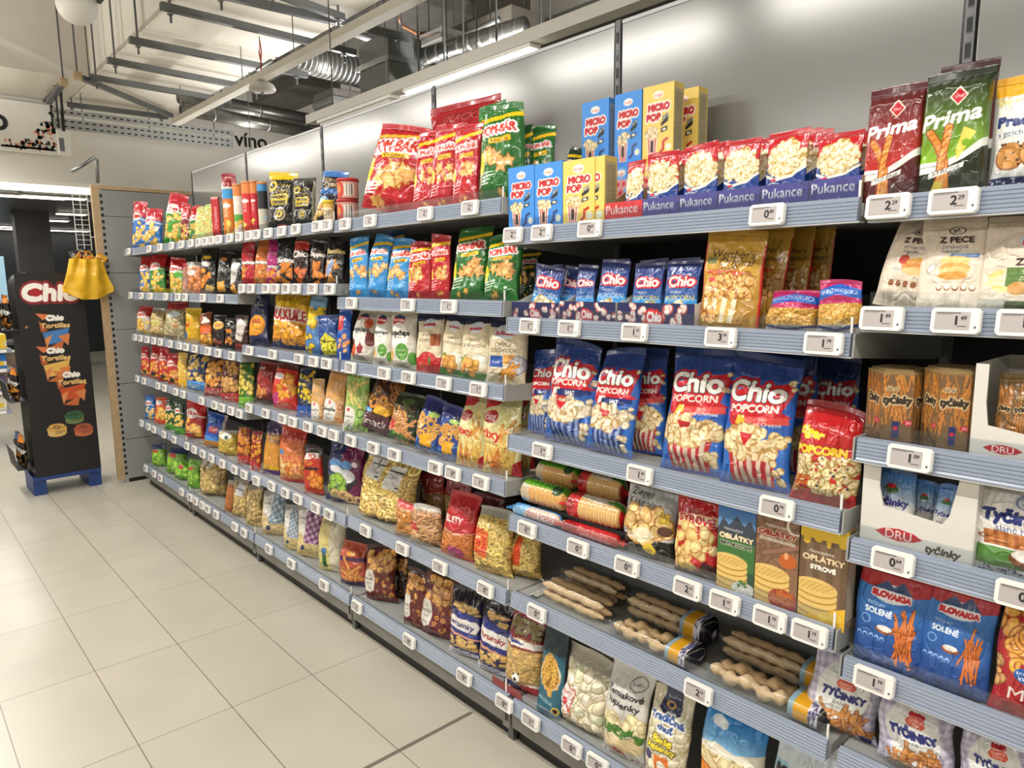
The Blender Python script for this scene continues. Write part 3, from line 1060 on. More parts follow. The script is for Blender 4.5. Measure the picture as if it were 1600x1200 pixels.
    def food(s, kind, reg, n, size, col, col2=None, h=0.0, mask=None):
        """reg: x0, y0, x1, y1; kind of piece"""
        x0, y0, x1, y1 = reg
        g = s.rng
        dk = s.c(col2) if col2 else s.c(col) * 0.62
        for _ in range(n):
            cx, cy = g.uniform(x0, x1), g.uniform(y0, y1)
            if mask is not None and not mask(cx, cy):
                continue
            z = size * g.uniform(0.75, 1.2)
            a = g.uniform(0, math.pi)
            cc = s.jit(col)
            zy = z / s.A
            if kind == 'chip':
                s.e(cx, cy, z, z * 0.72, dk, a, h)
                s.e(cx, cy, z * 0.88, z * 0.60, cc, a, h)
                s.e(cx + z * 0.15, cy + zy * 0.1, z * 0.5, z * 0.3, np.clip(cc * 1.12, 0, 1), a)
            elif kind == 'tri':
                for k, q in ((1.0, dk), (0.84, cc)):
                    s.p([(cx + z * k * math.cos(a + i * 2.094), cy + zy * k * math.sin(a + i * 2.094)) for i in range(3)], q, h)
            elif kind == 'ring':
                s.e(cx, cy, z, z * 0.8, dk, a, None, 0.45)
                s.e(cx, cy, z * 0.93, z * 0.73, cc, a, h, 0.55)
                s.e(cx, cy, z * 0.80, z * 0.62, np.clip(cc * 1.12, 0, 1), a, h, 0.8)
            elif kind == 'stick':
                dx, dy = z * math.cos(a), zy * math.sin(a)
                s.l([(cx - dx, cy - dy), (cx + dx, cy + dy)], z * 0.36, dk, h)
                s.l([(cx - dx, cy - dy), (cx + dx, cy + dy)], z * 0.24, cc, h)
            elif kind == 'vstick':
                a = math.pi / 2 + g.uniform(-0.35, 0.35)
                dx, dy = z * math.cos(a), zy * math.sin(a)
                s.l([(cx - dx, cy - dy), (cx + dx, cy + dy)], z * 0.17, dk, h)
                s.l([(cx - dx, cy - dy), (cx + dx, cy + dy)], z * 0.11, cc, h)
            elif kind == 'pop':
                s.e(cx, cy, z * 1.06, z * 1.0, dk, a)
                for _k in range(4):
                    s.e(cx + z * g.uniform(-.5, .5), cy + zy * g.uniform(-.5, .5), z * 0.6, z * 0.5, s.jit(col, 0.06), g.uniform(0, 3), h)
                s.e(cx, cy, z * 0.16, z * 0.12, np.clip(s.c(col) * (0.86, 0.68, 0.42), 0, 1), a)
            elif kind == 'puff':
                s.e(cx, cy, z, z * 0.85, dk, a, h)
                s.e(cx - z * 0.05, cy + zy * 0.08, z * 0.86, z * 0.7, cc, a, h)
                s.e(cx - z * 0.15, cy + zy * 0.25, z * 0.4, z * 0.25, np.clip(cc * 1.1, 0, 1), a)
            elif kind == 'kern':
                s.e(cx, cy, z, z * 0.8, dk, a, h)
                s.e(cx, cy, z * 0.8, z * 0.62, cc, a, h)
            elif kind == 'star':
                pts = []
                for i in range(10):
                    q = z * (1.0 if i % 2 == 0 else 0.55)
                    pts.append((cx + q * math.cos(a + i * 0.628), cy + q / s.A * math.sin(a + i * 0.628)))
                s.p(pts, dk, h)
                s.p([(cx + (px - cx) * 0.86, cy + (py - cy) * 0.86) for px, py in pts], cc, h)
                s.e(cx, cy, z * 0.32, z * 0.26, np.clip(cc * 1.1, 0, 1), a)
            elif kind == 'nut':
                s.e(cx - z * 0.35, cy, z * 0.6, z * 0.5, dk, 0, h)
                s.e(cx + z * 0.35, cy, z * 0.6, z * 0.5, dk, 0, h)
                s.e(cx - z * 0.35, cy, z * 0.5, z * 0.4, cc, 0, h)
                s.e(cx + z * 0.35, cy, z * 0.5, z * 0.4, s.jit(col), 0, h)
        return s

    def ging(s, c1, c2, k, reg=(0, 0, 1, 1), ang=0.3):
        x0, y0, x1, y1 = reg
        J = (s.py / s.A >= y0) & (s.py / s.A <= y1)
        I = (s.px >= x0) & (s.px <= x1)
        X, Y = s.px[None, I], s.py[J][:, None]
        u_ = np.floor((X * math.cos(ang) + Y * math.sin(ang)) * k) % 2
        v_ = np.floor((-X * math.sin(ang) + Y * math.cos(ang)) * k) % 2
        t = ((u_ + v_) / 2)[..., None]
        s.img[np.ix_(J, I)] = s.c(c1) * (1 - t) + s.c(c2) * t
        return s

    def vstripes(s, reg, n, c1, c2, taper=0.0):
        x0, y0, x1, y1 = reg
        for i in range(n):
            a, b = i / n, (i + 1) / n
            col = c1 if i % 2 == 0 else c2
            q = lambda f, t: x0 + (x1 - x0) * (0.5 + (f - 0.5) * (1 - taper * (1 - t)))
            s.p([(q(a, 0), y0), (q(b, 0), y0), (q(b, 1), y1), (q(a, 1), y1)], col)
        return s

    def out(s):
        a = s.img.reshape(s.m, s.ss, s.n, s.ss, 3).mean((1, 3))
        h = s.hgt.reshape(s.m, s.ss, s.n, s.ss).mean((1, 3))
        g = a.mean(-1, keepdims=True)
        a = np.clip(g + (a - g) * 1.14, 0, 1)
        return lin(a), h


# ------------------------------------------------------------------ package builders (front of the pack faces -y, base centre at the origin)
def sstep(a, b, x):
    t = np.clip((x - a) / (b - a), 0, 1)
    return t * t * (3 - 2 * t)


def make_bag(name, w, h, d, nu, nv, design, kw, seed, style='pillow', material=None, relief=0.0, wr=1.0):
    rng = np.random.default_rng(seed)
    A = h / w
    cv = Cv(nu, nv, A, seed)
    design(cv, **kw)
    C, Hm = cv.out()
    u = np.linspace(0, 1, nu)[None, :]
    v = np.linspace(0, 1, nv)[:, None]
    e = np.clip(1 - np.abs(2 * u - 1) ** 2.6, 0, 1) ** 0.62
    if style == 'pillow':
        s_ = (sstep(0, 0.2, v) * sstep(0, 0.26, 1 - v)) ** 0.7
        hw = w / 2 * (1 - 0.07 * s_)
    elif style == 'stand':
        s_ = (0.35 + 0.65 * (1 - v) ** 0.8) * sstep(0, 0.34, 1 - v) ** 0.6 * (0.8 + 0.2 * sstep(0, 0.08, v))
        hw = w / 2 * (1 - 0.05 * s_ * np.sin(np.pi * v))
    else:  # block: gusseted brick pack
        s_ = sstep(0, 0.12, 1 - v) ** 0.5 * (0.85 + 0.15 * sstep(0, 0.05, v)) + 0 * v
        e = np.clip(1 - np.abs(2 * u - 1) ** 9, 0, 1) ** 0.6
        hw = w / 2 * (1 - 0.02 * s_)
    sc = w / 0.2
    wr = wr * (1.35 if style == 'pillow' and w < .25 else 1.0)
    n1 = vnoise(nv, nu, 5, 4, rng) - 0.5
    n2 = vnoise(nv, nu, 11, 8, rng) - 0.5
    rid = 1 - np.abs(2 * vnoise(nv, nu, 4, 5, rng) - 1) * 2
    crease = np.clip(rid, 0, 1) ** 6
    k1, k2 = rng.uniform(5, 8), rng.uniform(6, 10)
    rad = (np.exp(-v / 0.13) * np.sin(2 * np.pi * k1 * u + 3 * n1) + np.exp(-(1 - v) / 0.16) * np.sin(2 * np.pi * k2 * u + 3 * n2))
    n3 = np.abs(vnoise(nv, nu, 9, 7, rng) - .5)
    fold = np.exp(-(n3 / .045) ** 2)
    bump = sc * wr * (0.012 * n1 + 0.007 * n2 - 0.0045 * crease + 0.0034 * rad + 0.0022 * fold) * np.clip(e * 1.2, 0, 1) * np.clip(s_ * 1.6 + 0.2, 0, 1)
    yf = -(d / 2) * e * s_ - bump - relief * Hm
    x = (2 * u - 1) * hw + 0 * v
    z = v * h + 0 * u
    sway = sc * 0.012 * (vnoise(nv, 2, 3, 1, rng)[:, :1] - 0.5) * wr
    x = x + sway
    top = np.clip((v - .55) / .45, 0, 1) ** 1.6
    if style != 'block':
        k_ = (.55 if style == 'stand' else 1.0) * wr
        slant = rng.uniform(-.10, .10) * k_
        curl = rng.uniform(-.012, .022) * k_ * sc
        pinch = rng.uniform(0, .14) * k_
        def warp(P):
            P[..., 0] *= 1 - pinch * top
            P[..., 1] += curl * top
            P[..., 2] += slant * P[..., 0] * top - .03 * h * k_ * top * np.clip(np.abs(P[..., 0]) / (w / 2), 0, 1) ** 3 * (pinch > .07)
            return P
    else:
        warp = lambda P: P
    F = warp(np.stack([x, yf, z], -1))
    nb = 8
    ub = np.linspace(1, 0, nb + 2)[1:-1][None, :]
    eb = np.clip(1 - np.abs(2 * ub - 1) ** 2.6, 0, 1) ** 0.62
    B = np.stack([(2 * ub - 1) * hw + sway + 0 * v, (d / 2) * eb * s_ + 0.0005 + 0 * v, v * h + 0 * ub], -1)
    B = warp(B)
    V = np.concatenate([F, B], 1)
    edge = C[:, [0, -1]].mean(1, keepdims=True)
    CB = np.repeat(edge, nb, 1)
    CC = np.concatenate([C, CB], 1)
    N = nu + nb
    o = grid_mesh(name, V, CC, material or FILM, wrap=True, caps=(np.arange(N)[::-1], (nv - 1) * N + np.arange(N)))
    # crimped top seal
    ns = max(8, nu // 3)
    ridges = 7
    us = np.linspace(0, 1, ns)
    hs = min(0.02, 0.07 * h)
    rows = []
    cols = []
    top_half = hw[-1, 0]
    idx = (us * (nu - 1)).astype(int)
    wav = 0.004 * sc * np.sin(us * np.pi * rng.uniform(1, 2.5) + rng.uniform(0, 6)) * wr
    for i in range(ridges):
        t = i / (ridges - 1)
        e0 = F[-1, idx]
        rows.append(np.stack([e0[:, 0], e0[:, 1] + wav * t + (0.0012 if i % 2 else -0.0012), e0[:, 2] - 0.0005 + t * hs], -1))
        cols.append(C[-1, idx] * (1.0 if i % 2 else 0.85))
    V = np.array(rows)
    back = V[::-1].copy()
    back[..., 1] += 0.0015
    V = np.concatenate([V, back], 0)
    cc = np.array(cols)
    grid_mesh('top_seal', V, np.concatenate([cc, cc[::-1]], 0), material or FILM, parent=o)
    return o


def make_box(name, w, h, d, nu, nv, design, kw, seed, side=None, top='', material=None, lean=0):
    cv = Cv(nu, nv, h / w, seed)
    design(cv, **kw)
    C, _ = cv.out()
    u = np.linspace(-w / 2, w / 2, nu)
    z = np.linspace(0, h, nv)
    V = np.zeros((nv, nu, 3))
    V[..., 0], V[..., 2] = u[None], z[:, None]
    V[..., 1] = -d / 2
    o = grid_mesh(name, V, C, material or CARD, smooth=False)
    edge = tuple(C[:, -1].mean(0))
    m = MB()
    e = 0.0006
    m.box(-w / 2 + e, -d / 2 + 0.0006, 0, w / 2 - e, d / 2, h - e)
    mm = bpy.data.materials.get('carton_%02x%02x%02x' % tuple(int(255 * q) for q in edge))
    if mm is None:
        mm = mat('carton_%02x%02x%02x' % tuple(int(255 * q) for q in edge), tuple(np.where(np.array(edge) <= 0.0031308, np.array(edge) * 12.92, 1.055 * np.array(edge) ** (1 / 2.4) - 0.055)), 0.5, noise=0.03)
    m.build('carton', mm, o)
    if side:
        n2 = max(8, int(nu * d / w))
        cs = Cv(n2, nv, h / d, seed + 1)
        side(cs)
        C2, _ = cs.out()
        V = np.zeros((nv, n2, 3))
        V[..., 0] = w / 2
        V[..., 1] = np.linspace(-d / 2, d / 2, n2)[None]
        V[..., 2] = z[:, None]
        grid_mesh('side_print', V, C2, material or CARD, parent=o, smooth=False)
    MB().box(-w / 2 + 0.002, -d / 2 + 0.004, h - e, w / 2 - 0.002, d / 2 - 0.004, h + 0.0012).build('lid_flap', mm, o)
    return o


def make_can(name, rad, h, nu, nv, design, kw, seed, lid='e8e4da', material=None, lidr=1.03, lidh=0.012):
    """round tin; the design covers the front half"""
    cv = Cv(nu, nv, h / (math.pi * rad), seed)
    design(cv, **kw)
    C, _ = cv.out()
    th = np.linspace(math.pi, 2 * math.pi, nu)
    tb = np.linspace(0, math.pi, 14)[1:-1]
    T = np.concatenate([th, tb])
    z = np.linspace(0, h, nv)
    V = np.stack([rad * np.cos(T)[None] + 0 * z[:, None], rad * np.sin(T)[None] + 0 * z[:, None], z[:, None] + 0 * T[None]], -1)
    CC = np.concatenate([C, np.repeat(C[:, -1:], len(tb), 1)], 1)
    N = len(T)
    o = grid_mesh(name, V, CC, material or CARD, wrap=True, caps=(np.arange(N)[::-1], (nv - 1) * N + np.arange(N)))
    MB().lathe([(rad * lidr, 0), (rad * lidr, lidh * 0.85), (rad * lidr * 0.96, lidh)], 24).build('lid', mat('lid_' + lid, lid, 0.35, noise=0.02), o, (0, 0, h + 0.0003), smooth=True)
    return o


def make_roll(name, length, rad, nu, nv, design, kw, seed, material=None):
    """round wrapped roll lying along x; printed side faces the aisle"""
    cv = Cv(nu, nv, math.pi * rad / length, seed)
    design(cv, **kw)
    C, _ = cv.out()
    x = np.linspace(-length / 2, length / 2, nu)
    t = np.linspace(-0.35 * math.pi, 0.65 * math.pi, nv)  # from lower front to upper
    tb = np.linspace(0.65 * math.pi, 1.65 * math.pi, 12)[1:-1]
    T = np.concatenate([t, tb])
    prof = rad * np.clip(1 - np.abs(2 * x / length) ** 14, 0.05, 1)
    rng = np.random.default_rng(seed)
    prof = prof * (1 + 0.03 * np.sin(x / length * 60))
    V = np.stack([x[None] + 0 * T[:, None], -prof[None] * np.cos(T)[:, None], rad + prof[None] * np.sin(T)[:, None]], -1)
    CC = np.concatenate([C, np.repeat(C[-1:], len(tb), 0)], 0)
    V = np.concatenate([V, V[:1]], 0)
    CC = np.concatenate([CC, CC[:1]], 0)
    o = grid_mesh(name, V, CC, material or FILM)
    for s in (-1, 1):
        ns = 12
        us = np.linspace(-1, 1, ns)
        R = []
        for i in range(5):
            q = i / 4
            R.append(np.stack([s * (length / 2 - 0.001 + q * 0.02) + 0 * us, us * rad * (0.5 + 0.4 * q), rad + 0.004 * np.sin(us * 9) + 0 * us], -1))
        V = np.array(R)
        k = 0 if s < 0 else -1
        grid_mesh('end_seal', V, np.broadcast_to(C[nv // 2, k], V.shape), material or FILM, parent=o)
    return o
# ------------------------------------------------------------------ the printed designs, as lists of painting steps
def paint(c, ops=()):
    for o in ops:
        k, a = o[0], o[1:]
        if k == 'b':
            c.r(0, a[0], 1, a[1], a[2])
        elif k == 'r':
            c.r(*a)
        elif k == 'e':
            c.e(*a)
        elif k == 'p':
            c.p(*a)
        elif k == 'l':
            c.l(*a)
        elif k == 't':
            c.t(*a[:5], **(a[5] if len(a) > 5 else {}))
        elif k == 'f':
            c.food(*a)
        elif k == 'm':
            kind, cx, cy, rx, ry = a[:5]
            c.food(kind, (cx - rx, cy - ry, cx + rx, cy + ry), *a[5:], mask=lambda x, y: ((x - cx) / rx) ** 2 + ((y - cy) / ry) ** 2 < 1)
        elif k == 'g':
            c.ging(*a)
        elif k == 'G':
            c.grad(*a)
        elif k == 'v':
            c.vstripes(*a)
    return c


def bear(bg, banner='f2c230', word='Original'):
    return [('b', 0, 1, bg), ('p', [(0, .9), (1, .97), (1, .92), (0, .84)], 'f0c42c'), ('t', 'POM-BÄR', .5, .77, .15, 'c9402f', dict(wmax=.78, ol='ffffff', olw=.04, bold=.012, rot=.10)),
            ('p', [(.30, .615), (.80, .645), (.80, .70), (.30, .67)], banner), ('t', word, .55, .658, .055, '4a3210', dict(wmax=.38, rot=.06)),
            ('f', 'star', (.28, .38, .86, .55), 7, .17, 'e8b878', 'a8682e'), ('f', 'star', (.3, .08, .7, .14), 2, .10, 'e8b060', 'a8682e'),
            ('e', .1, .42, .09, .2, 'f0cf3a'), ('l', [(.14, .30), (.42, .33)], .02, 'f2f2ec'), ('l', [(.14, .26), (.44, .29)], .02, 'f2f2ec'), ('l', [(.14, .22), (.38, .245)], .02, 'f2f2ec'), ('l', [(.14, .18), (.34, .20)], .02, 'f2f2ec'),
            ('e', .1, .295, .022, .022, 'ffffff'), ('e', .1, .255, .022, .022, 'ffffff'), ('e', .1, .215, .022, .022, 'ffffff'), ('e', .1, .175, .022, .022, 'ffffff')]


def parrot(bg, top='b5252b', food='e9bd62', kind='chip', band=None):
    return [('b', 0, 1, bg), ('p', [(0, .66), (.5, .74), (1, .68), (1, 1), (0, 1)], top), ('e', .40, .72, .32, .20, 'f1ede6'), ('t', 'Chips', .42, .725, .15, 'b5252b', dict(wmax=.46, bold=.02, rot=.1)), ('l', [(.0, .60), (.5, .69), (1, .62)], .06, 'e6e2da'),
            ('m', kind, .5, .34, .40, .26, 22, .15, food, None, 0), ('l', [(.12, .14), (.5, .18)], .03, 'ece8e0'), ('p', [(.6, .05), (.9, .09), (.88, .15), (.6, .12)], 'e8c84a')] + ([('b', 0, .1, band)] if band else [])


def chio_pop(salt):
    st = '27407a' if salt else 'a83238'
    pc = 'efe4cd' if salt else 'eadab2'
    o = [('G', 0, 1, '3f78c4', '2a4f96'), ('b', .86, 1, '2b4480'), ('p', [(.02, .74), (.90, .86), (.98, .80), (.86, .62), (.98, .585), (.70, .55), (.30, .40), (.10, .50)], 'b8222e'),
         ('t', 'Chio', .47, .765, .19, 'f6f3ec', dict(wmax=.82, ol='2b2b33', olw=.012, bold=.016, shear=.12, rot=.04, ol2='b8222e', olw2=.03)),
         ('t', 'POPCORN', .46, .63, .085, 'f6f1e6', dict(wmax=.74, bold=.006, rot=.06, shear=.1))]
    if salt:
        o += [('p', [(.28, .50), (.92, .535), (.90, .575), (.28, .545)], '1d2f6a'), ('p', [(.30, .485), (.80, .505), (.80, .575), (.30, .555)], '1d2f6a'), ('t', 'SALT', .56, .53, .06, 'ffffff', dict(bold=.006, rot=.04)), ('p', [(.16, .48), (.26, .50), (.30, .57), (.20, .56)], 'e8e6e2')]
    else:
        o += [('p', [(.36, .49), (.96, .53), (.94, .585), (.36, .56)], 'd2524e'), ('t', 'Ham', .62, .552, .045, 'fbeedd', dict(rot=.05)), ('t', 'and Cheese', .66, .515, .045, 'fbeedd', dict(rot=.05, wmax=.42)),
              ('p', [(.2, .50), (.28, .485), (.36, .52), (.34, .57), (.24, .57)], 'e8c24a'), ('e', .36, .46, .10, .06, 'd98a84')]
    o += [('v', (.12, 0.02, .88, .36), 11, st, 'd8c6b4' if not salt else '8fa0c6', .25), ('e', .32, .56, .02, .02, 'fff3c0'),
          ('m', 'pop', .46, .365, .46, .10, 60, .085, pc, 'b89560' if not salt else 'b5a27c'), ('p', [(.30, .44), (.52, .43), (.42, .33)], 'b8222e'), ('m', 'pop', .42, .30, .34, .05, 20, .075, pc, 'b89560'),
          ('f', 'pop', (.80, .06, .92, .24), 6, .055, pc, 'a98a58'), ('f', 'pop', (.90, .4, .96, .9), 4, .04, pc, 'a98a58'), ('b', 0, .03, '2c4a92'), ('t', 'BEZ LEPKU · GLUTEN FREE', .5, .045, .025, '1b2c60', dict(wmax=.9))]
    return o


def micro(bg):
    blue = bg.startswith('4')
    return [('b', 0, 1, bg), ('e', .5, .86, .17, .10, 'f4f1ea'), ('t', 'mogyi', .5, .86, .08, 'c8402f', dict(wmax=.25)),
            ('t', 'MICRO', .52, .70, .16, 'b52a30', dict(wmax=.66, ol='f6efe6', olw=.035, bold=.02)), ('t', 'POP', .36, .575, .16, 'b52a30', dict(wmax=.44, ol='f6efe6', olw=.035, bold=.02)),
            ('t', 'x3', .74, .56, .12, 'f6f3ea', dict(ol='3a4452', olw=.02)), ('p', [(.60, .44), (.82, .50), (.82, .56), (.60, .49)], '26262a'), ('p', [(.60, .36), (.80, .38), (.80, .44), (.60, .42)], '26262a'), ('r', .65, .385, .76, .415, 'f0eadc'),
            ('v', (.14, .05, .50, .33), 9, 'f0e6d8', 'b52a30', .3), ('r', .27, .12, .37, .27, '3b1c1e'), ('m', 'pop', .33, .37, .21, .07, 26, .07, 'f0e3c4', 'b59766'),
            ('l', [(.58, .1), (.68, .14), (.68, .24), (.80, .27)], .07, '2a3c66' if blue else 'b5342c'), ('e', .84, .16, .09, .09, 'e6e9d8'), ('b', 0, .035, '2f6fc0' if blue else 'd9bb52')]


def pukance(word=1):
    return [('b', 0, 1, '1f3f86'), ('b', .60, 1, 'b22029'), ('m', 'pop', .5, .68, .46, .24, 190, .075, 'efe6c9', 'b59a55'), ('m', 'pop', .5, .68, .40, .2, 60, .06, 'f3ecd6', 'cdb070'),
            ('p', [(0, .50), (.3, .42), (.7, .46), (1, .58), (1, .54), (.7, .42), (.3, .38), (0, .46)], 'f0ede2'), ('p', [(0, .46), (.3, .38), (.7, .42), (1, .54), (1, 0), (0, 0)], '1f3f86'),
            ('e', .26, .33, .17, .06, 'e8e6e0'), ('e', .26, .33, .15, .045, '1f3f86'), ('t', 'tradičná', .26, .34, .04, 'ffffff', dict(wmax=.24)), ('e', .24, .40, .09, .03, 'c0303a'),
            ('t', 'kukurica na', .68, .30, .04, 'ffffff', dict(wmax=.34)), ('b', 0, .22, '2b55a8'), ('f', 'tri', (.02, .02, .98, .2), 14, .07, '3a66b8', '23468e'), ('t', 'Pukance', .48, .15, .13, 'f4f2ee', dict(wmax=.86)),
            ('t', 'maslová príchuť', .42, .05, .05, 'f4f2ee', dict(wmax=.6))]


def tray_pukance(bg):
    return [('b', 0, 1, bg), ('f', 'tri', (.0, .0, 1, 1), 40, .06, '3f3f74' if bg[0] != 'c' else 'b03034', bg), ('t', 'Pukance', .46, .66, .17, 'f4f2f0', dict(wmax=.82)), ('t', 'maslová príchuť', .34, .22, .075, 'f4f2f0', dict(wmax=.5))]


def prima(bg, bg2, word, kind):
    return [('G', .3, 1, bg, bg2), ('p', [(0, .26), (.35, .27), (.7, .36), (1, .45), (1, 0), (0, 0)], bg2), ('p', [(0, .2), (.3, .21), (.7, .31), (1, .41), (1, .48), (.7, .37), (.3, .265), (0, .255)], 'e9e8e4'),
            ('p', [(.42, .83), (.56, .915), (.70, .83), (.56, .75)], 'e8dccb'), ('p', [(.45, .83), (.56, .895), (.67, .83), (.56, .765)], 'b51f30'), ('t', 'Vest', .56, .83, .05, 'f6e8e0', dict(shear=.2)),
            ('t', 'Prima', .46, .66, .16, 'f7f5f0', dict(wmax=.88, bold=.014, shear=.3, rot=.14)),
            ('l', [(.18, .55), (.30, .45), (.42, .30), (.46, .02)], .13, '8a3a18'), ('l', [(.18, .55), (.30, .45), (.42, .30), (.46, .02)], .10, 'd89048'), ('l', [(.46, .58), (.42, .44), (.38, .32), (.34, .02)], .13, '8a3a18'), ('l', [(.46, .58), (.42, .44), (.38, .32), (.36, .02)], .10, 'e0a058'),
            ] + [('l', [(.40 - .02 * q % .05, .54 - .065 * q), (.48 - .015 * q, .575 - .065 * q)], .022, 'a8521e') for q in range(8)] + [('l', [(.16 + .035 * q, .53 - .05 * q), (.25 + .03 * q, .545 - .05 * q)], .02, 'b5642a') for q in range(7)] + [
            ] + ([('p', [(.58, .40), (.68, .57), (.86, .52), (.60, .30)], 'e6d067'), ('e', .72, .44, .06, .06, '7ba52e'), ('p', [(.2, .0), (.4, .02), (.42, .12), (.3, .14)], 'dfc65c')] if kind else
                 [('e', .72, .4, .02, .02, 'ffffff'), ('e', .66, .46, .012, .012, 'ffffff'), ('e', .74, .5, .012, .012, 'ffffff')]) + [
            ('p', [(.2, .20), (.2, .155), (.7, .24), (.72, .285)], 'e6e5e0'), ('t', word, .46, .222, .05, '3a3a34', dict(wmax=.42, rot=.17)), ('l', [(.1, .03), (.25, .06)], .015, 'e8dcd0')]


def werther():
    return [('G', 0, 1, '9c7226', 'd0a850'), ('r', 0, 0, .035, 1, 'b32a24'), ('r', .965, 0, 1, 1, 'b32a24'), ('b', .92, 1, 'c9a04a'), ('t', "Werther's", .5, .80, .115, '2c211a', dict(wmax=.70, shear=.1)),
            ('t', 'Original', .58, .715, .11, '2c211a', dict(wmax=.56, shear=.25)), ('p', [(.08, .69), (.26, .69), (.26, .76), (.08, .76)], '7a7a52'),
            ('t', 'CARAMEL', .46, .645, .035, '5a2a1c', dict(wmax=.38)), ('t', 'POPCORN', .42, .595, .065, 'c2302c', dict(wmax=.58, bold=.006)),
            ('m', 'pop', .46, .41, .34, .15, 60, .07, 'e3b877', '9a6228'), ('v', (.08, .06, .66, .32), 7, 'eadfc4', 'c9a558', .15), ('m', 'pop', .2, .16, .16, .1, 14, .07, 'e3b877', '9a6228'), ('r', .14, .50, .26, .54, 'd0504e'),
            ('f', 'pop', (.72, .3, .88, .62), 4, .07, 'ddb06a', '94602a'), ('t', 'e 140 g', .8, .10, .035, '4a3517', dict(wmax=.2)), ('b', 0, .05, '9c7a34')]


def kernels():
    return [('b', 0, 1, 'dfc07a'), ('f', 'kern', (0, .2, 1, .62), 260, .042, 'e0b45c', '9a6a24', 1.0), ('b', .6, 1, 'b02460'), ('p', [(0, .66), (.5, .76), (1, .68), (1, .88), (.5, .98), (0, .86)], '2c64b4'),
            ('t', 'PUKANCOVÁ KUKURICA', .5, .80, .09, 'f2eff0', dict(wmax=.86, arc=.05)), ('b', 0, .2, 'c9c6c4'), ('p', [(0, .22), (.5, .12), (1, .22), (1, .16), (.5, .06), (0, .16)], '2d3f76')]


def pece(word1, word2, kind):
    base = [('b', 0, 1, 'e0d4c4'), ('b', .95, 1, 'cfc2b0'), ('e', .56, .86, .13, .07, '4a3c34', 0, None, .82), ('f', 'kern', (.47, .845, .65, .88), 6, .02, '4a3c34'), ('t', 'Z PECE', .56, .76, .085, '3a2c26', dict(wmax=.50, bold=.008)), ('t', word1, .54, .68, .05, '3f4a6a', dict(wmax=.40)), ('t', word2, .50, .63, .045, '3f4a6a', dict(wmax=.28))]
    if kind == 0:
        return base + [('e', .42, .54, .10, .09, 'b4412c'), ('l', [(.42, .57), (.44, .62)], .02, '4a4a2a'), ('e', .72, .52, .24, .10, 'd9a860'), ('e', .66, .46, .26, .09, 'c98a48'), ('e', .70, .42, .25, .08, 'e2bd84'), ('e', .36, .44, .08, .05, 'cfc9c6'), ('r', .2, .30, .9, .31, 'b8aa9a')] + [('e', .3 + .14 * i, .27, .05, .06, '8a5a3c') for i in range(5)]
    if kind == 1:
        return base + [('p', [(.48, .565), (.9, .565), (.92, .61), (.50, .61)], '5b7fae'), ('t', 'S MORSKOU SOĽOU', .7, .588, .03, 'f2f2f2', dict(wmax=.36)), ('e', .58, .53, .22, .085, 'e8c988'), ('e', .58, .46, .23, .08, 'd6a55c'), ('e', .58, .42, .22, .07, 'e6c080'), ('e', .56, .37, .22, .07, 'd49a50'), ('e', .22, .46, .10, .05, 'b9b4b2', .9), ('e', .22, .46, .08, .035, 'efece8', .9), ('r', .18, .30, .86, .305, 'b8aa9a')] + [('e', .38 + .12 * i, .245, .048, .06, '8a5a3c') for i in range(5)] + [('e', .38 + .12 * i, .255, .04, .045, 'efe6da') for i in range(5)]
    return base[:2] + [('e', .72, .78, .26, .12, 'b9cbe0'), ('p', [(.5, .78), (.65, .9), (.75, .82), (.85, .89), (.98, .78)], '33508e'), ('t', 'SLOVAKIA', .72, .76, .06, 'c0242c', dict(wmax=.44, bold=.008, ol='ffffff', olw=.012)), ('e', .70, .635, .14, .08, '4a3c34', 0, None, .82), ('f', 'kern', (.6, .62, .8, .66), 6, .02, '4a3c34'), ('t', 'Z PECE', .70, .55, .085, '3a2c26', dict(wmax=.50, bold=.008)),
                       ('r', .35, .22, 1, .49, '5c7a3c'), ('t', 'TYČINKY', .72, .44, .05, 'f0eee2', dict(wmax=.36)), ('t', 'ZEMIAKOVÉ', .74, .37, .05, 'f0eee2', dict(wmax=.44)), ('e', .22, .42, .12, .05, 'e6d290', .4), ('e', .20, .33, .13, .05, 'efe0a8', .2), ('e', .3, .26, .12, .05, 'e6d290', -.2), ('e', .52, .26, .13, .10, 'c79a5e'), ('b', 0, .12, '46542e'), ('r', 0, .02, .4, .14, 'c9c4b8')]


def slovakia():
    return [('G', 0, 1, '223f78', '3f7fc0'), ('p', [(0, 1), (1, 1), (1, .86), (.7, .80), (.3, .82), (0, .86)], '9c1f26'), ('e', .5, .80, .28, .13, 'dfe3ea'), ('p', [(.22, .83), (.4, .93), (.5, .87), (.62, .95), (.78, .83)], '2c3f66'), ('t', 'SLOVAKIA', .5, .785, .075, 'b51f28', dict(wmax=.54, bold=.012, ol='ffffff', olw=.012, arc=-.01)),
            ('t', 'TYČINKY', .32, .66, .045, 'dfe8f2', dict(wmax=.26, rot=-.06)), ('t', 'SOLENÉ', .36, .585, .08, 'f6f8fb', dict(wmax=.38, rot=-.04, bold=.005)), ('e', .18, .48, .07, .07, '8fb2dc', 0, None, .8), ('e', .46, .41, .13, .06, '8a4a24'), ('e', .46, .425, .11, .045, 'efece6'), ('f', 'vstick', (.64, .22, .84, .56), 26, .20, 'cf7a3c', '7a3a16')] + [('e', .10 + .085 * i, .30, .034, .04, '9fc0e4') for i in range(5)] + [('e', .10 + .085 * i, .292, .027, .027, '2a4f90') for i in range(5)]


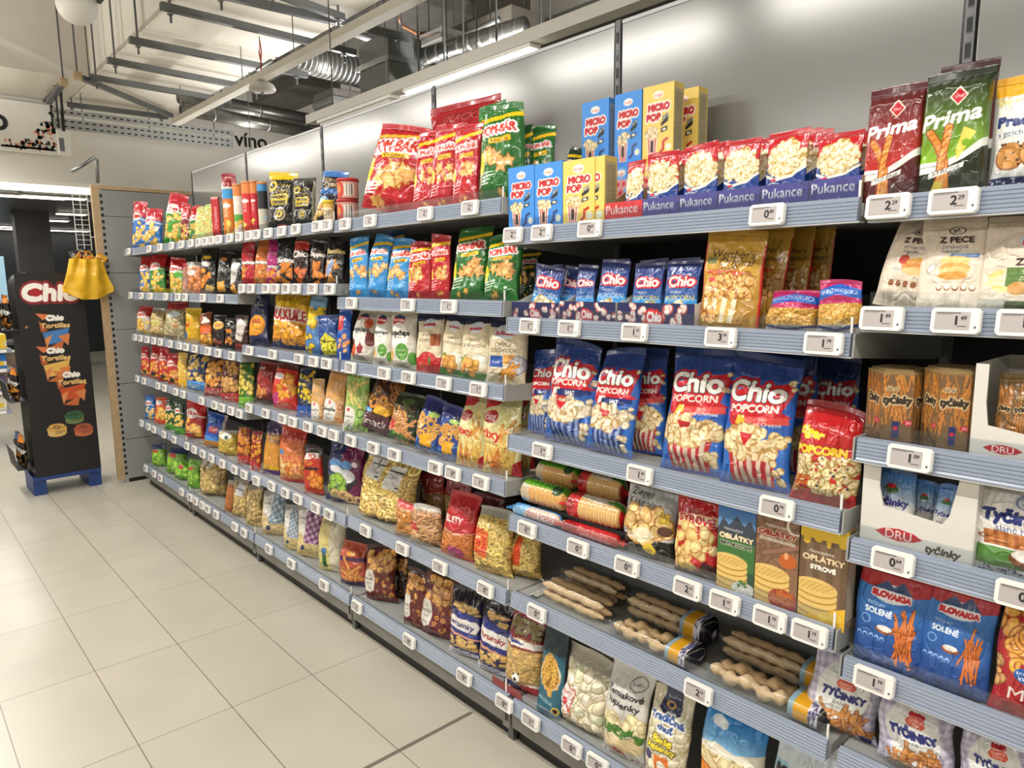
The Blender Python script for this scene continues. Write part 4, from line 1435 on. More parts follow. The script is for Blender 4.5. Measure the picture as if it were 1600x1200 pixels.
def tycinky_lilac():
    return [('g', 'a9a4b8', 'd3cfdb', 18, (0, 0, 1, 1), .2), ('e', .52, .60, .36, .42, 'dcdcd8'), ('t', 'coop', .55, .84, .05, 'a8242c', dict(wmax=.2, bold=.01)), ('p', [(.42, .74), (.46, .80), (.66, .80), (.70, .74), (.66, .69), (.46, .69)], 'c8543c'), ('t', 'DOBRÁ', .56, .765, .03, 'f4e4d8', dict(wmax=.18)), ('t', 'CENA', .56, .722, .03, 'f4e4d8', dict(wmax=.15)),
            ('t', 'TYČINKY', .54, .585, .10, '1e2468', dict(wmax=.60, bold=.012)), ('t', 'SLANÉ', .52, .48, .04, '33332f', dict(wmax=.2)), ('f', 'stick', (.28, .1, .86, .34), 26, .16, 'c08a58', '7c4c28'), ('l', [(.3, .3), (.84, .36)], .03, 'b9803e'), ('l', [(.4, .24), (.7, .42)], .035, 'b07a40'), ('e', .86, .06, .08, .06, '1e2468')]


def ziegen():
    return [('b', 0, 1, 'b9bab8'), ('t', 'Ziegen', .34, .87, .11, '222222', dict(wmax=.42)), ('t', 'Käsetaler', .44, .755, .11, '222222', dict(wmax=.66)), ('b', 0, .28, '1f1f1d'), ('m', 'chip', .46, .46, .42, .22, 34, .16, 'e0c088', 'a87a3c'), ('p', [(.1, .24), (.42, .42), (.62, .44), (.70, .32), (.5, .22)], 'efe2c4'), ('f', 'kern', (.78, .5, .92, .66), 14, .05, 'd9bb48', '8a7420'), ('e', .86, .42, .12, .08, '5a3a2a'), ('e', .62, .15, .09, .09, 'e0c24a'), ('t', '100g', .62, .15, .04, '222222')]


def syrove():
    return [('b', 0, 1, 'a82026'), ('p', [(.05, .62), (.95, .72), (.95, .84), (.05, .80)], 'e9cf9c'), ('t', 'SYROVÉ', .5, .755, .12, 'b51f28', dict(wmax=.80, bold=.012, ol='fbeedd', olw=.012)), ('t', 'Kolibe', .42, .86, .05, '2a5a33', dict(wmax=.3)), ('e', .42, .64, .12, .05, '3f7a3c'), ('m', 'chip', .28, .36, .3, .3, 26, .16, 'e6c486', 'b07c3c'), ('m', 'puff', .74, .42, .2, .2, 14, .12, 'efd7a0', 'b98a4c'), ('e', .3, .1, .16, .08, 'e6c25a'), ('b', 0, .06, '3b1a18'), ('p', [(.55, .05), (.7, .22), (1, .2), (1, .05)], '3b1a18')]


def oblatky(kind):
    bgs = {0: '2f4f38', 1: '86664e', 2: '6b5645'}
    o = [('b', 0, 1, bgs[kind])]
    if kind == 0:
        o += [('G', .62, 1, '9fb6cc', '2d5f9c'), ('p', [(0, .72), (.15, .86), (.3, .78), (.5, .90), (.7, .80), (.85, .88), (1, .76), (1, .6), (0, .6)], '39424e'), ('p', [(0, .66), (1, .62), (1, .3), (0, .3)], '3f6b3a'), ('t', 'OBLÁTKY', .5, .655, .12, 'e9dcb8', dict(wmax=.88, bold=.014, ol='2a2218', olw=.014)), ('t', 'BRYNDZOVÉ', .5, .57, .09, '1e1a14', dict(wmax=.80, bold=.01, ol='cfd8c2', olw=.012)), ('t', 'Nesvadské', .42, .74, .06, 'f2ede0', dict(wmax=.5, shear=.2))]
    elif kind == 1:
        o += [('f', 'stick', (0, .55, 1, 1), 30, .5, '84654e', '6a4e3a'), ('e', .9, .92, .2, .2, 'e4ddd4', 0, None, .75), ('t', 'Nesvadské', .5, .885, .065, 'f2ede0', dict(wmax=.58, shear=.2)), ('t', 'OBLÁTKY', .5, .805, .11, '7d2a22', dict(wmax=.86, bold=.014, ol='f2dfc4', olw=.014)), ('t', 'S PRAŽENOU CIBUĽKOU', .5, .735, .05, '1e1a14', dict(wmax=.8, ol='e8dccb', olw=.012)), ('e', .76, .55, .2, .17, 'b5602e'), ('e', .72, .6, .05, .08, 'e0a878')]
    else:
        o += [('v', (0, 0, 1, .85), 7, '68523f', '78614d', 0.0), ('b', .86, 1, 'd6b33e'), ('e', .14, .84, .08, .10, 'd6b33e'), ('e', .38, .86, .08, .07, 'd6b33e'), ('e', .6, .85, .05, .12, 'd6b33e'), ('e', .88, .85, .08, .07, 'd6b33e'), ('t', 'Nesvadské', .46, .735, .06, 'f2ede0', dict(wmax=.52, shear=.2)), ('t', 'OPLÁTKY', .5, .665, .10, 'efe0bc', dict(wmax=.86, bold=.006, ol='6a4a2c', olw=.014)), ('t', 'SÝROVÉ', .5, .575, .09, 'f2ede0', dict(wmax=.52, bold=.01, ol='2a2218', olw=.014))]
    wx = .36 if kind != 2 else .36
    for q in range(5):
        o += [('e', wx, .10 + .065 * q, .46, .19, 'a8803a'), ('e', wx, .115 + .065 * q, .46, .19, 'dfc07a')]
    o += [('l', [(wx - .40 + .11 * i, .335), (wx - .24 + .13 * i, .425)], .016, 'b8924a') for i in range(6)] + [('l', [(wx - .40, .345 + .022 * i), (wx + .40, .352 + .022 * i)], .014, 'c4a058') for i in range(4)]
    if kind == 0:
        o += [('e', .74, .10, .30, .17, 'e4e0d4'), ('m', 'puff', .74, .1, .28, .09, 24, .06, 'efece4', 'cfcabb'), ('f', 'tri', (.6, .12, .8, .18), 7, .06, '3f7a33', '2c5a26')]
    elif kind == 1:
        o += [('e', .68, .12, .34, .26, '9a4038'), ('m', 'stick', .68, .13, .28, .10, 60, .08, 'cf7d3c', '8a4418')]
    else:
        o += [('p', [(.1, 0), (.3, .12), (.5, .06), (.7, .18), (1, .24), (1, 0)], 'e0b53e'), ('e', .55, .09, .12, .08, 'edcb62'), ('e', .8, .12, .13, .1, 'edcb62')]
    return o


def tycinky_hex():
    return [('b', 0, 1, '6f573c'), ('f', 'vstick', (.02, .30, .98, .90), 130, .12, 'c98a44', '5a3416'), ('b', .95, 1, '8a744e'), ('b', 0, .16, '6f573c'), ('f', 'stick', (0, .02, 1, .16), 20, .12, '4a3826', '5a4630'), ('r', .32, .16, .345, .96, '6f573c'), ('r', .655, .16, .68, .96, '6f573c'),
            ('t', 'slané', .44, .77, .05, '2e241c', dict(wmax=.13, shear=.25, ol='d9c49a', olw=.01)), ('t', 'tyčinky', .5, .62, .085, '2e241c', dict(wmax=.29, shear=.15, bold=.008, ol='d9c49a', olw=.014)), ('t', 'činky', .17, .62, .085, '2e241c', dict(wmax=.22, shear=.15, bold=.008, ol='d9c49a', olw=.014)), ('t', 'tyč', .80, .62, .085, '2e241c', dict(wmax=.16, shear=.15, bold=.008, ol='d9c49a', olw=.014)), ('e', .5, .13, .16, .16, '6f573c'), ('r', .46, .10, .53, .33, '1f2c5c'), ('e', .495, .24, .024, .024, 'b8283a'), ('e', .62, .32, .05, .03, 'a81e30'), ('t', 'DRU', .62, .32, .032, 'ffffff', dict(wmax=.06)), ('e', .26, .32, .05, .03, 'a81e30'), ('t', 'DRU', .26, .32, .032, 'ffffff', dict(wmax=.06))]


def tray_dru(word=True):
    return [('b', 0, 1, 'd8d5ce'), ('p', [(.14, .48), (.22, .60), (.36, .66), (.50, .60), (.58, .48), (.50, .36), (.36, .30), (.22, .36)], 'a81e2c'), ('t', 'DRU', .36, .48, .085, 'f2e8e2', dict(wmax=.24)), ('t', 'tyčinky', .76, .30, .07, '2a2622', dict(wmax=.30, shear=.25, bold=.005))]


def tray_chio():
    return [('b', 0, 1, '1f2450'), ('f', 'pop', (.02, .1, .98, .9), 22, .042, 'e8dcd8', 'b05a50'), ('t', 'Chio', .5, .45, .09, 'f4efea', dict(wmax=.18, bold=.006, ol='b8222e', olw=.02))]


def chio_packet(col='4a9ad8', word='d8e4ee'):
    return [('b', 0, 1, col), ('G', .45, 1, '35619f', '22336f'), ('t', 'Chio', .52, .72, .2, 'f6f3ec', dict(wmax=.74, bold=.016, shear=.12, rot=.05, ol='b8222e', olw=.05)), ('t', 'MICRO', .40, .54, .06, 'e8e2d0', dict(wmax=.3)), ('t', 'POPCORN', .5, .45, .13, word, dict(wmax=.84, rot=.05)), ('m', 'pop', .56, .22, .34, .13, 26, .13, 'ece2c8', 'b79f6c')]


def cookie_bag():
    return [('b', 0, 1, 'e6e4df'), ('b', .88, 1, 'e0a92c'), ('f', 'tri', (0, .80, 1, .87), 30, .06, 'e4d9a4', 'd8c682'), ('t', 'Praclíky', .5, .64, .13, '2b3a6e', dict(wmax=.86, bold=.016)), ('t', 's príchuťou', .42, .53, .08, '2b3a6e', dict(wmax=.7)), ('e', .28, .32, .24, .24, '8a5a2c'), ('e', .28, .325, .22, .22, 'c28e50'), ('e', .66, .34, .24, .24, '8a5a2c'), ('e', .66, .345, .22, .22, 'c9975a'), ('f', 'kern', (.14, .24, .8, .44), 14, .025, '5a341c'), ('b', 0, .14, '26305a'), ('f', 'tri', (0, .02, 1, .13), 40, .035, 'd8d8dc', '26305a'), ('r', .9, .14, 1, .22, 'a8242c')]


def tycinky_white():
    return [('b', 0, 1, 'e3e1dc'), ('e', .68, .86, .22, .12, 'd4d9e2'), ('e', .68, .86, .2, .105, '4b5c84', 0, None, .9), ('t', 'Mamičkine', .68, .88, .045, '33446e', dict(wmax=.3)), ('t', 'dobroty', .68, .835, .045, '33446e', dict(wmax=.22)), ('t', 'Tyčinky', .52, .68, .15, '24306a', dict(wmax=.80, bold=.016)), ('t', 'slané hrubé', .6, .54, .07, '24306a', dict(wmax=.6)), ('v', (.14, .34, 1, .50), 14, '9a5f34', 'b87a46'), ('e', .56, .42, .5, .07, '8a5230', 0, None, .92), ('b', 0, .32, '55803f'), ('e', .72, .24, .26, .14, '7a4626'), ('e', .72, .275, .23, .09, 'ece8e0'), ('b', 0, .1, 'dcdce2'), ('f', 'tri', (0, .01, 1, .09), 36, .03, '2b3a78', 'dcdce2')]


def m_red():
    return [('b', 0, 1, 'a52c30'), ('m', 'chip', .4, .76, .5, .26, 26, .17, 'dda85e', '9a5a26'), ('m', 'ring', .5, .62, .4, .16, 10, .16, 'd8a052', '8a4a20'), ('e', .52, .40, .22, .13, '2d5c9c'), ('t', 'tradičná', .52, .42, .05, 'ffffff', dict(wmax=.36)), ('t', 'kvalita', .52, .375, .045, 'ffffff', dict(wmax=.3)), ('t', 'Mix', .5, .22, .2, 'f6efe8', dict(wmax=.5)), ('f', 'tri', (0, .0, 1, .12), 30, .06, 'b8484a', 'a52c30'), ('f', 'chip', (0, .2, .12, .5), 6, .1, 'c9a06a', '6a4424')]


def tiger():
    return [('b', 0, 1, 'b02a2c'), ('f', 'pop', (0, .12, 1, .52), 150, .055, 'eee0b4', 'a88c4c'), ('f', 'kern', (.1, .14, .95, .5), 12, .022, 'b03a34'), ('f', 'kern', (.1, .14, .95, .5), 9, .022, '2f3040'), ('b', .52, .60, 'c23432'), ('t', 'tiger', .26, .74, .10, 'efd23c', dict(wmax=.44, bold=.012, shear=.15, rot=-.22)), ('t', 'POPCORN', .42, .56, .11, 'e9c63a', dict(wmax=.80, bold=.012, ol='8a1f1e', olw=.012)),
            ('t', 'SYRUPOVÉ', .15, .26, .05, 'e9c63a', dict(wmax=.28, ol='8a1f1e', olw=.012)), ('t', 'PUKANCE', .14, .20, .05, 'e9c63a', dict(wmax=.26, ol='8a1f1e', olw=.012)), ('t', 'SLANÉ', .12, .14, .05, 'e9c63a', dict(wmax=.22, ol='8a1f1e', olw=.012)), ('b', 0, .10, '9c2226'), ('b', .93, 1, '8f2226')]


def puffs():
    return [('b', 0, 1, 'd9d2b8'), ('f', 'puff', (0, .05, 1, .88), 130, .12, 'e6dfc8', 'b5aa88', 1.0), ('b', .88, 1, 'b9b4a4'), ('p', [(.0, .22), (.36, .20), (.40, .56), (.02, .60)], 'ece4de'), ('l', [(.0, .22), (.36, .20), (.40, .56), (.02, .60), (.0, .22)], .02, 'c03a36'), ('t', 'Peletky', .2, .50, .055, 'c03a36', dict(wmax=.3)), ('e', .22, .38, .07, .06, 'c8242e'), ('p', [(.26, .36), (.36, .30), (.36, .24), (.28, .30)], 'c85a5e')]


def zemiak():
    return [('b', 0, 1, 'd3d0ca'), ('e', .72, .88, .17, .12, '55534f', 0, None, .88), ('t', 'kvalita', .72, .88, .045, '55534f', dict(wmax=.22)), ('t', 'Zemiakové', .48, .755, .12, '222428', dict(wmax=.84, shear=.1, bold=.004, rot=-.06)), ('t', 'lupienky', .50, .64, .12, '222428', dict(wmax=.70, shear=.1, bold=.004, rot=-.06)), ('f', 'puff', (.05, .34, .95, .50), 24, .13, 'e4d8b4', 'b7a678'), ('f', 'tri', (.05, .27, .95, .38), 34, .08, '4f7a36', '35552a'), ('e', .36, .18, .34, .18, 'dccba8'), ('e', .72, .20, .26, .15, 'd2bf98'), ('e', .42, .08, .18, .07, 'b83430'), ('b', 0, .07, 'd8d4d0'), ('f', 'tri', (0, .0, 1, .06), 30, .035, '6a3a44', 'd8d4d0')]


def tradicna():
    return [('b', 0, 1, 'cfc6ac'), ('f', 'puff', (0, .0, 1, .85), 90, .13, 'ddd5bd', 'b3a988', 1.0), ('p', [(.25, .84), (.3, 1), (.72, 1), (.78, .84), (.5, .78)], '23284a'), ('e', .5, .9, .12, .06, 'c9a24c', 0, None, .6), ('t', 'Tradičná', .48, .74, .12, '2b4f8e', dict(wmax=.82, bold=.010, ol='f2efe6', olw=.03, arc=.06)), ('t', 'chuť', .48, .655, .10, '2b4f8e', dict(wmax=.36, bold=.010, ol='f2efe6', olw=.03)), ('t', 'Biele', .48, .52, .12, 'e6d23c', dict(wmax=.44, bold=.012, ol='2a261c', olw=.022)), ('t', 'lupienky', .48, .43, .11, 'e6d23c', dict(wmax=.64, bold=.012, ol='2a261c', olw=.022)), ('r', .34, .1, .66, .34, 'd9772c'), ('e', .5, .22, .1, .13, 'efe9dc'), ('e', .18, .3, .1, .1, '4a3a66')]


def jizzy():
    return [('b', 0, 1, 'd6c49c'), ('f', 'puff', (0, .0, 1, .62), 60, .13, 'e0cfa8', 'ab9466', 1.0), ('G', .62, 1, '8fc3ea', '2d78c2'), ('e', .3, .86, .12, .06, 'f2f5f7'), ('e', .36, .84, .1, .05, 'f2f5f7'), ('p', [(0, .62), (.3, .68), (.6, .64), (1, .70), (1, .58), (0, .58)], 'efe9d8'), ('t', 'Pizzy', .48, .36, .26, 'de8a2c', dict(wmax=.86, bold=.02, ol='8a2a1c', olw=.022, rot=.0)), ('b', 0, .12, 'b8342c')]


def kreck():
    return [('b', 0, 1, 'ced6da'), ('p', [(0, .5), (1, .8), (1, .72), (0, .38)], 'e6ebec'), ('t', 'Krecky', .52, .70, .2, '161616', dict(wmax=.86, bold=.024, ol='9fc2d2', olw=.05, rot=-.05)), ('f', 'puff', (0, .0, 1, .4), 30, .14, 'e0cfa0', 'ab9466', 1.0)]


def nuts():
    return [('b', 0, 1, '2c5f70'), ('b', .7, 1, '1c3038'), ('e', .48, .46, .42, .5, 'e2dcc2'), ('e', .48, .45, .36, .44, '8a6228'), ('m', 'ring', .48, .46, .32, .22, 60, .10, 'd9ac58', '8a6228', 1.0), ('t', 'PRAŽENÁ', .42, .16, .09, 'dfe6e4', dict(wmax=.6, rot=-.2)), ('e', .82, .08, .13, .13, 'd9b65a'), ('e', .82, .08, .08, .08, '3a2418')]


def pepe():
    return [('b', 0, 1, 'b59b66'), ('f', 'nut', (0, .16, 1, .60), 80, .10, 'd5b678', '866438', 1.0), ('b', .58, 1, '7a2028'), ('p', [(0, .62), (1, .60), (1, .68), (0, .72)], 'efe8e0'), ('p', [(0, .66), (.6, .64), (0, .76)], '2d3c84'), ('t', 'PEPE', .52, .84, .24, '8a7a52', dict(wmax=.88, bold=.028, ol='1a1a18', olw=.02, rot=-.1, ol2='b03038', olw2=.02)), ('t', 'S ARAŠIDMI', .5, .70, .05, 'd9c48a', dict(wmax=.7)), ('e', .42, .20, .12, .12, 'f0efec'), ('e', .42, .20, .04, .04, '1a1a1a'), ('e', .34, .25, .03, .03, '1a1a1a'), ('e', .5, .16, .03, .03, '1a1a1a'), ('e', .48, .27, .03, .03, '1a1a1a'), ('e', .36, .14, .03, .03, '1a1a1a'), ('b', 0, .14, 'b02a30'), ('r', 0, .02, .5, .13, '2d2f6a'), ('p', [(0, .14), (1, .11), (1, .15), (.5, .13), (0, .17)], 'efe8e0')]


def wrumky(a=0):
    return [('b', 0, 1, '2f2a4e'), ('b', .80, 1, '24202a'), ('f', 'nut', (.05, .62, .9, .80), 22, .10, 'd9b878', '866438', 1.0), ('p', [(0, .60), (1, .50), (1, .64), (0, .74)], '2f3474'), ('p', [(.05, .44), (.0, .54), (.1, .62), (.9, .56), (.98, .48), (.9, .38)], 'e6e2dc'), ('t', 'wrumky', .48, .50, .13, '8f2630' if a else '3a3566', dict(wmax=.78, shear=.2, bold=.012, rot=-.14)), ('p', [(0, .40), (1, .30), (1, .36), (0, .46)], '2f3474'), ('p', [(0, .36), (1, .28), (1, .3), (0, .4)], 'd9a08a'), ('f', 'nut', (.1, .12, .9, .30), 26, .11, 'd9b878', '866438', 1.0), ('b', 0, .1, 'dcd8e0'), ('t', 'arašidové', .4, .05, .06, '2f3474', dict(wmax=.6)), ('p', [(0, .14), (1, .06), (1, .10), (0, .18)], '2f3474')]


def chrumky(c0='5a2320'):
    return [('b', 0, 1, c0), ('f', 'puff', (.15, .60, .95, .94), 30, .12, 'c99a5c', '7a4c24', 1.0), ('p', [(.0, .28), (.05, .20), (.2, .16), (.40, .22), (.44, .34), (.42, .50), (.36, .60), (.16, .62), (.02, .52)], 'd9d3c9'), ('t', 'chrumky', .22, .42, .09, '26201e', dict(wmax=.34, shear=.15)), ('t', 'arašidové', .22, .34, .035, '55504c', dict(wmax=.22)), ('t', '200 g', .22, .25, .035, '33302c', dict(wmax=.16)), ('f', 'ring', (.5, .06, .96, .56), 12, .05, 'c9974c', '7a4c24'), ('b', .95, 1, '3a1a18')]


def snackbrown():
    return [('b', 0, 1, '4a2c22'), ('f', 'ring', (.1, .62, .95, .98), 12, .14, '9c6c3c', '5a3a20', 1.0), ('f', 'ring', (.1, .40, .9, .62), 8, .15, 'd9963c', '8a5520', 1.0), ('p', [(.36, .36), (.80, .34), (.84, .48), (.44, .52)], 'e6b23c'), ('e', .18, .37, .13, .06, '5f9ac8'), ('b', 0, .30, '53303a'), ('t', 'Snack', .45, .18, .14, 'e9e2dc', dict(wmax=.76, bold=.004))]


def tixy():
    return [('b', 0, 1, 'e0d8a4'), ('f', 'chip', (.4, .4, .98, .9), 12, .1, 'd9d09a', 'cfc588'), ('b', .88, 1, 'd8cfa0'), ('p', [(0, 1), (.5, 1), (.4, .92), (0, .9)], 'b8343c'), ('e', .30, .77, .24, .14, 'a8222e'), ('t', 'bag', .30, .78, .12, 'f4ece4', dict(wmax=.36, shear=.1)), ('t', 'snacks', .30, .72, .035, 'f4ece4', dict(wmax=.2)), ('t', 'tixy', .34, .54, .15, 'c0402c', dict(wmax=.5, bold=.016, ol='f6e2c0', olw=.015, shear=.1, rot=-.12)), ('f', 'stick', (.55, .4, .95, .66), 7, .18, 'cf9a4a', '9a6420'), ('f', 'vstick', (0, .0, .9, .34), 80, .22, 'dfc272', 'a8782c', 1.0), ('f', 'vstick', (.2, .0, .6, .25), 14, .2, 'c97838', '8a4a1c', 1.0), ('p', [(.72, 0), (1, 0), (1, .22), (.86, .16)], 'a8182a')]


def clearbag(food, n, size, col, col2, lab=None, top='a8a49a'):
    o = [('b', 0, 1, tuple(np.array(hx(col)) * .72)), ('f', food, (0, 0, 1, .9), n, size, col, col2, 1.0), ('b', .92, 1, top)]
    return o + (lab or [])


def gingbag(c1, c2):
    return [('b', 0, 1, 'cbb98a'), ('f', 'stick', (0, 0, 1, .4), 44, .13, 'dcc896', '9a8450', 1.0), ('f', 'ring', (0, .05, .4, .6), 12, .13, 'dcc896', '9a8450', 1.0), ('b', .92, 1, '8f8c8a'), ('g', c1, c2, 12, (.35, .30, 1, .97), .5), ('p', [(.06, .90), (.46, .95), (.44, .50), (.30, .40), (.10, .56)], 'e4e0da'), ('t', 'chrumky', .27, .78, .075, '2a2a2e', dict(wmax=.32)), ('t', 'kukuričné', .27, .68, .03, '55524e', dict(wmax=.22)), ('e', .34, .2, .08, .08, '2c2c60')]


def tortilla(bg, word, txtc='f4efe6', cc='d88a3c', band=None, h0=.55):
    return [('b', 0, 1, bg)] + ([('b', .82, 1, band)] if band else []) + [('m', 'tri', .5, .26, .44, .24, 9, .30, cc, '8a4a1c'), ('t', word, .5, h0, .17, txtc, dict(wmax=.94, bold=.02, shear=.08, ol='1b1514', olw=.02))]


def cheetah(bg, c1='e8b83c', bot='2c58a8', kind='tri'):
    return [('b', 0, 1, bg), ('f', kind, (.02, .28, .98, .96), 30, .15, c1, '8a6420'), ('b', 0, .24, bot), ('f', 'kern', (.05, .02, .95, .2), 12, .03, 'e6e2da', bot), ('t', 'SNACK', .5, .12, .10, 'f0ece4', dict(wmax=.5))]


def popchips(kind):
    o = [('b', 0, 1, 'd6d0c2'), ('e', .35, .88, .26, .14, 'c0242e'), ('t', 'SLOVAKIA', .36, .88, .06, 'f2eee8', dict(wmax=.44, bold=.008)), ('p', [(.1, .92), (.3, .98), (.5, .96), (.6, .91)], '2c3c66'), ('e', .4, .6, .36, .38, 'eeebe4'), ('t', 'popchips', .42, .66, .14, '1e1e1e', dict(wmax=.78, bold=.012)), ('t', 'z cícera', .36, .58, .04, '55524e', dict(wmax=.3))]
    if kind == 0:
        return o + [('e', .72, .78, .18, .15, 'b5562c'), ('e', .84, .48, .16, .2, '5f2420'), ('e', .12, .36, .12, .14, '7a4a2c'), ('e', .2, .22, .14, .18, 'c05c34'), ('p', [(.42, .44), (.66, .30), (.6, .16), (.4, .16), (.3, .28)], 'efe6de'), ('p', [(.43, .40), (.62, .29), (.57, .18), (.42, .18), (.34, .28)], '8a2228'), ('t', '-50%', .5, .08, .07, '2a2a28', dict(wmax=.4))]
    return o + [('e', .56, .32, .27, .27, 'f0eee6'), ('e', .56, .32, .24, .24, '5c9240'), ('t', 'CELOZRN', .56, .35, .05, 'f2f5ea', dict(wmax=.34)), ('t', 'jogurt', .56, .28, .04, 'f2f5ea', dict(wmax=.3)), ('e', .1, .26, .12, .2, 'd8a868'), ('e', .9, .2, .12, .18, '5c9240'), ('t', '-50%', .5, .07, .07, '2a2a28', dict(wmax=.4))]


def sosov(kind):
    o = [('b', 0, 1, 'dccfb4'), ('b', .90, 1, '2b3350'), ('e', .5, .84, .26, .15, 'dfe3ea'), ('t', 'SLOVAKIA', .5, .82, .065, 'b51f28', dict(wmax=.44, bold=.010)), ('t', 'CHIPSY', .5, .64, .075, '2e2822', dict(wmax=.42)), ('t', 'SOŠOVICOVÉ', .5, .55, .075, '2e2822', dict(wmax=.72))]
    if kind == 0:
        return o + [('v', (.62, .46, .92, .66), 4, 'a86238', '8a4a28'), ('b', 0, .26, 'b8383a'), ('e', .5, .22, .34, .22, 'b02a2c'), ('e', .62, .2, .05, .12, '4f7a33'), ('e', .34, .12, .2, .12, 'cf5248')]
    if kind == 1:
        return o + [('b', 0, .12, '3d7a38'), ('p', [(0, .34), (.3, .38), (.4, .3), (0, .26)], '4f9440'), ('e', .68, .30, .27, .22, 'd9d2bc'), ('e', .68, .31, .22, .17, 'e9e9dc'), ('m', 'puff', .45, .2, .4, .1, 12, .14, 'd9a860', '9a6a30'), ('l', [(.1, .14), (.3, .24)], .03, 'b84a54')]
    return o + [('r', .1, .28, .48, .46, '2b4f96'), ('t', 'na soľ', .29, .37, .07, 'f0f2f6', dict(wmax=.26)), ('v', (.50, .34, .80, .48), 3, 'd39a4c', 'b87c34'), ('e', .84, .32, .18, .2, '8f8f98'), ('e', .84, .32, .16, .17, 'b9b8bc'), ('f', 'stick', (.5, .1, .8, .26), 10, .16, 'cf9448', '8a5a24'), ('t', 'tradičná kvalita', .3, .18, .05, '3a342c', dict(wmax=.36))]


def chipsy_can(bg, top, mid):
    return [('b', 0, 1, bg), ('b', .80, 1, top), ('e', .46, .66, .22, .10, 'f2efe8'), ('t', 'CRISPS', .46, .54, .16, 'f2efe8', dict(rot=1.57, wmax=.9)), ('b', .30, .44, mid), ('f', 'chip', (.1, .05, .9, .3), 6, .16, 'e4bd62', '9a7028')]


def nacho(word, bg='242220', bd='d8c05a', tp='e0c02c'):
    return [('b', 0, 1, bg), ('b', .92, 1, tp), ('e', .2, .80, .17, .16, bd, 0, None, .5), ('t', 'CORN', .56, .80, .09, bd, dict(wmax=.5, shear=.2)), ('t', 'CHIPS', .54, .70, .09, bd, dict(wmax=.46, shear=.2)), ('p', [(.16, .46), (.18, .64), (.74, .66), (.80, .60), (.76, .46)], bd), ('t', 'NACHO', .46, .60, .075, bg, dict(wmax=.48, bold=.008)), ('t', word, .47, .51, .075, bg, dict(wmax=.48, bold=.008)), ('e', .5, .30, .2, .2, 'b8b09a', 0, None, .72), ('e', .5, .30, .11, .11, bd), ('e', .5, .30, .05, .05, bg), ('e', .55, .07, .22, .09, '9a3a34'), ('r', .9, 0, 1, .95, '9a957c')]


def corrugated():
    return [('b', 0, 1, 'b08a5a')]
# ------------------------------------------------------------------ the display stand, the hanging bag and the shelf end at the left
SX = -1.06


def printed_panel(name, W, H, n, m, ops, parent, T, seed=3, mt=None):
    cv = Cv(n, m, H / W, seed)
    paint(cv, ops)
    C, _ = cv.out()
    V = np.zeros((m, n, 3))
    V[..., 0] = np.linspace(0, W, n)[None]
    V[..., 2] = np.linspace(0, H, m)[:, None]
    o = grid_mesh(name, V, C, mt or CARD, parent=parent, smooth=False)
    o.matrix_local = T
    return o


FX = Matrix.Rotation(math.radians(90), 4, 'Z')  # panel x -> +y, faces +x
st = empty('display_stand', (SX, 0.245, 0))
tag(st, 'black cardboard display stand with tortilla chip pictures on its side', 'display stand')
SW, SH_ = 0.405, 1.565
TPK = lambda cx, cy, c: [('p', [(cx - .22, cy + .085), (cx + .02, cy + .075), (cx - .12, cy + .05)], 'c9784a'), ('p', [(cx - .18, cy + .05), (cx - .06, cy + .0), (cx - .16, cy - .01)], 'a85a34'),
                         ('p', [(cx - .14, cy - .01), (cx + .26, cy + .01), (cx + .2, cy - .06), (cx - .1, cy - .07)], c), ('p', [(cx - .12, cy - .04), (cx + .0, cy - .02), (cx - .1, cy - .09)], 'd08a58'), ('p', [(cx + .08, cy - .03), (cx + .26, cy - .02), (cx + .22, cy - .08)], 'c9804c'), ('p', [(cx - .1, cy - .09), (cx + .16, cy - .05), (cx + .12, cy - .10)], 'b8683c'),
                         ('t', 'Chio', cx + .06, cy + .06, .075, 'f0ece4', dict(wmax=.25, bold=.010, shear=.1)), ('t', 'Tortillas', cx + .06, cy + .023, .06, 'dcb87a', dict(wmax=.42, bold=.006, shear=.15))]
DIP = lambda cx, cy, c, c2: [('e', cx, cy - .025, .14, .06, c2), ('r', cx - .14, cy - .025, cx + .14, cy, c2), ('e', cx, cy + .0, .15, .065, c), ('e', cx, cy + .012, .13, .05, '2a241e'), ('e', cx, cy + .012, .12, .045, c), ('t', 'DIP!', cx + .05, cy - .02, .05, '2a1a12', dict(wmax=.14)), ('t', 'dip', cx, cy + .012, .04, '1a1a18', dict(wmax=.12))]
ops = [('b', 0, 1, '161414')] + TPK(.46, .72, '4a7ab0') + TPK(.42, .56, 'd9b060') + TPK(.62, .435, 'b8502c') + DIP(.66, .285, '2f5a3c', '6a7a4c') + DIP(.38, .23, 'c9a25c', 'd0b070') + DIP(.78, .215, 'a8583c', 'b86a4a') + \
    [('e', .42, .905, .2, .2, '3a0f12'), ('t', 'Chio', .50, .905, .23, 'f2eee8', dict(wmax=.80, bold=.02, shear=.1, ol='7a1c22', olw=.03)), ('e', .28, .905, .08, .07, '9c2026'), ('e', .88, .445, .02, .02, 'c9a05a'), ('e', .1, .74, .02, .02, 'b08a4a')]
MB().box(-0.36, 0.0, 0.135, -0.0015, SW, SH_ - 0.10).build('carcass', mat('black_card', '151414', .55, noise=.05), st)
printed_panel('side_print', SW, SH_ - .145, 190, 420, ops, st, Matrix.Translation((0, 0, .14)) @ FX)
pr = [(0, SH_ - .1), (SW, SH_ - .1), (SW, SH_ - .01)] + [(.09 + .09 * math.cos(a) - 0, SH_ - .10 + .10 * math.sin(a)) for a in np.linspace(math.pi / 2, math.pi, 8)]
m = MB().prism(pr, -.36, -.002)
m.build('header', MATS['black_card'], st)
m = MB()
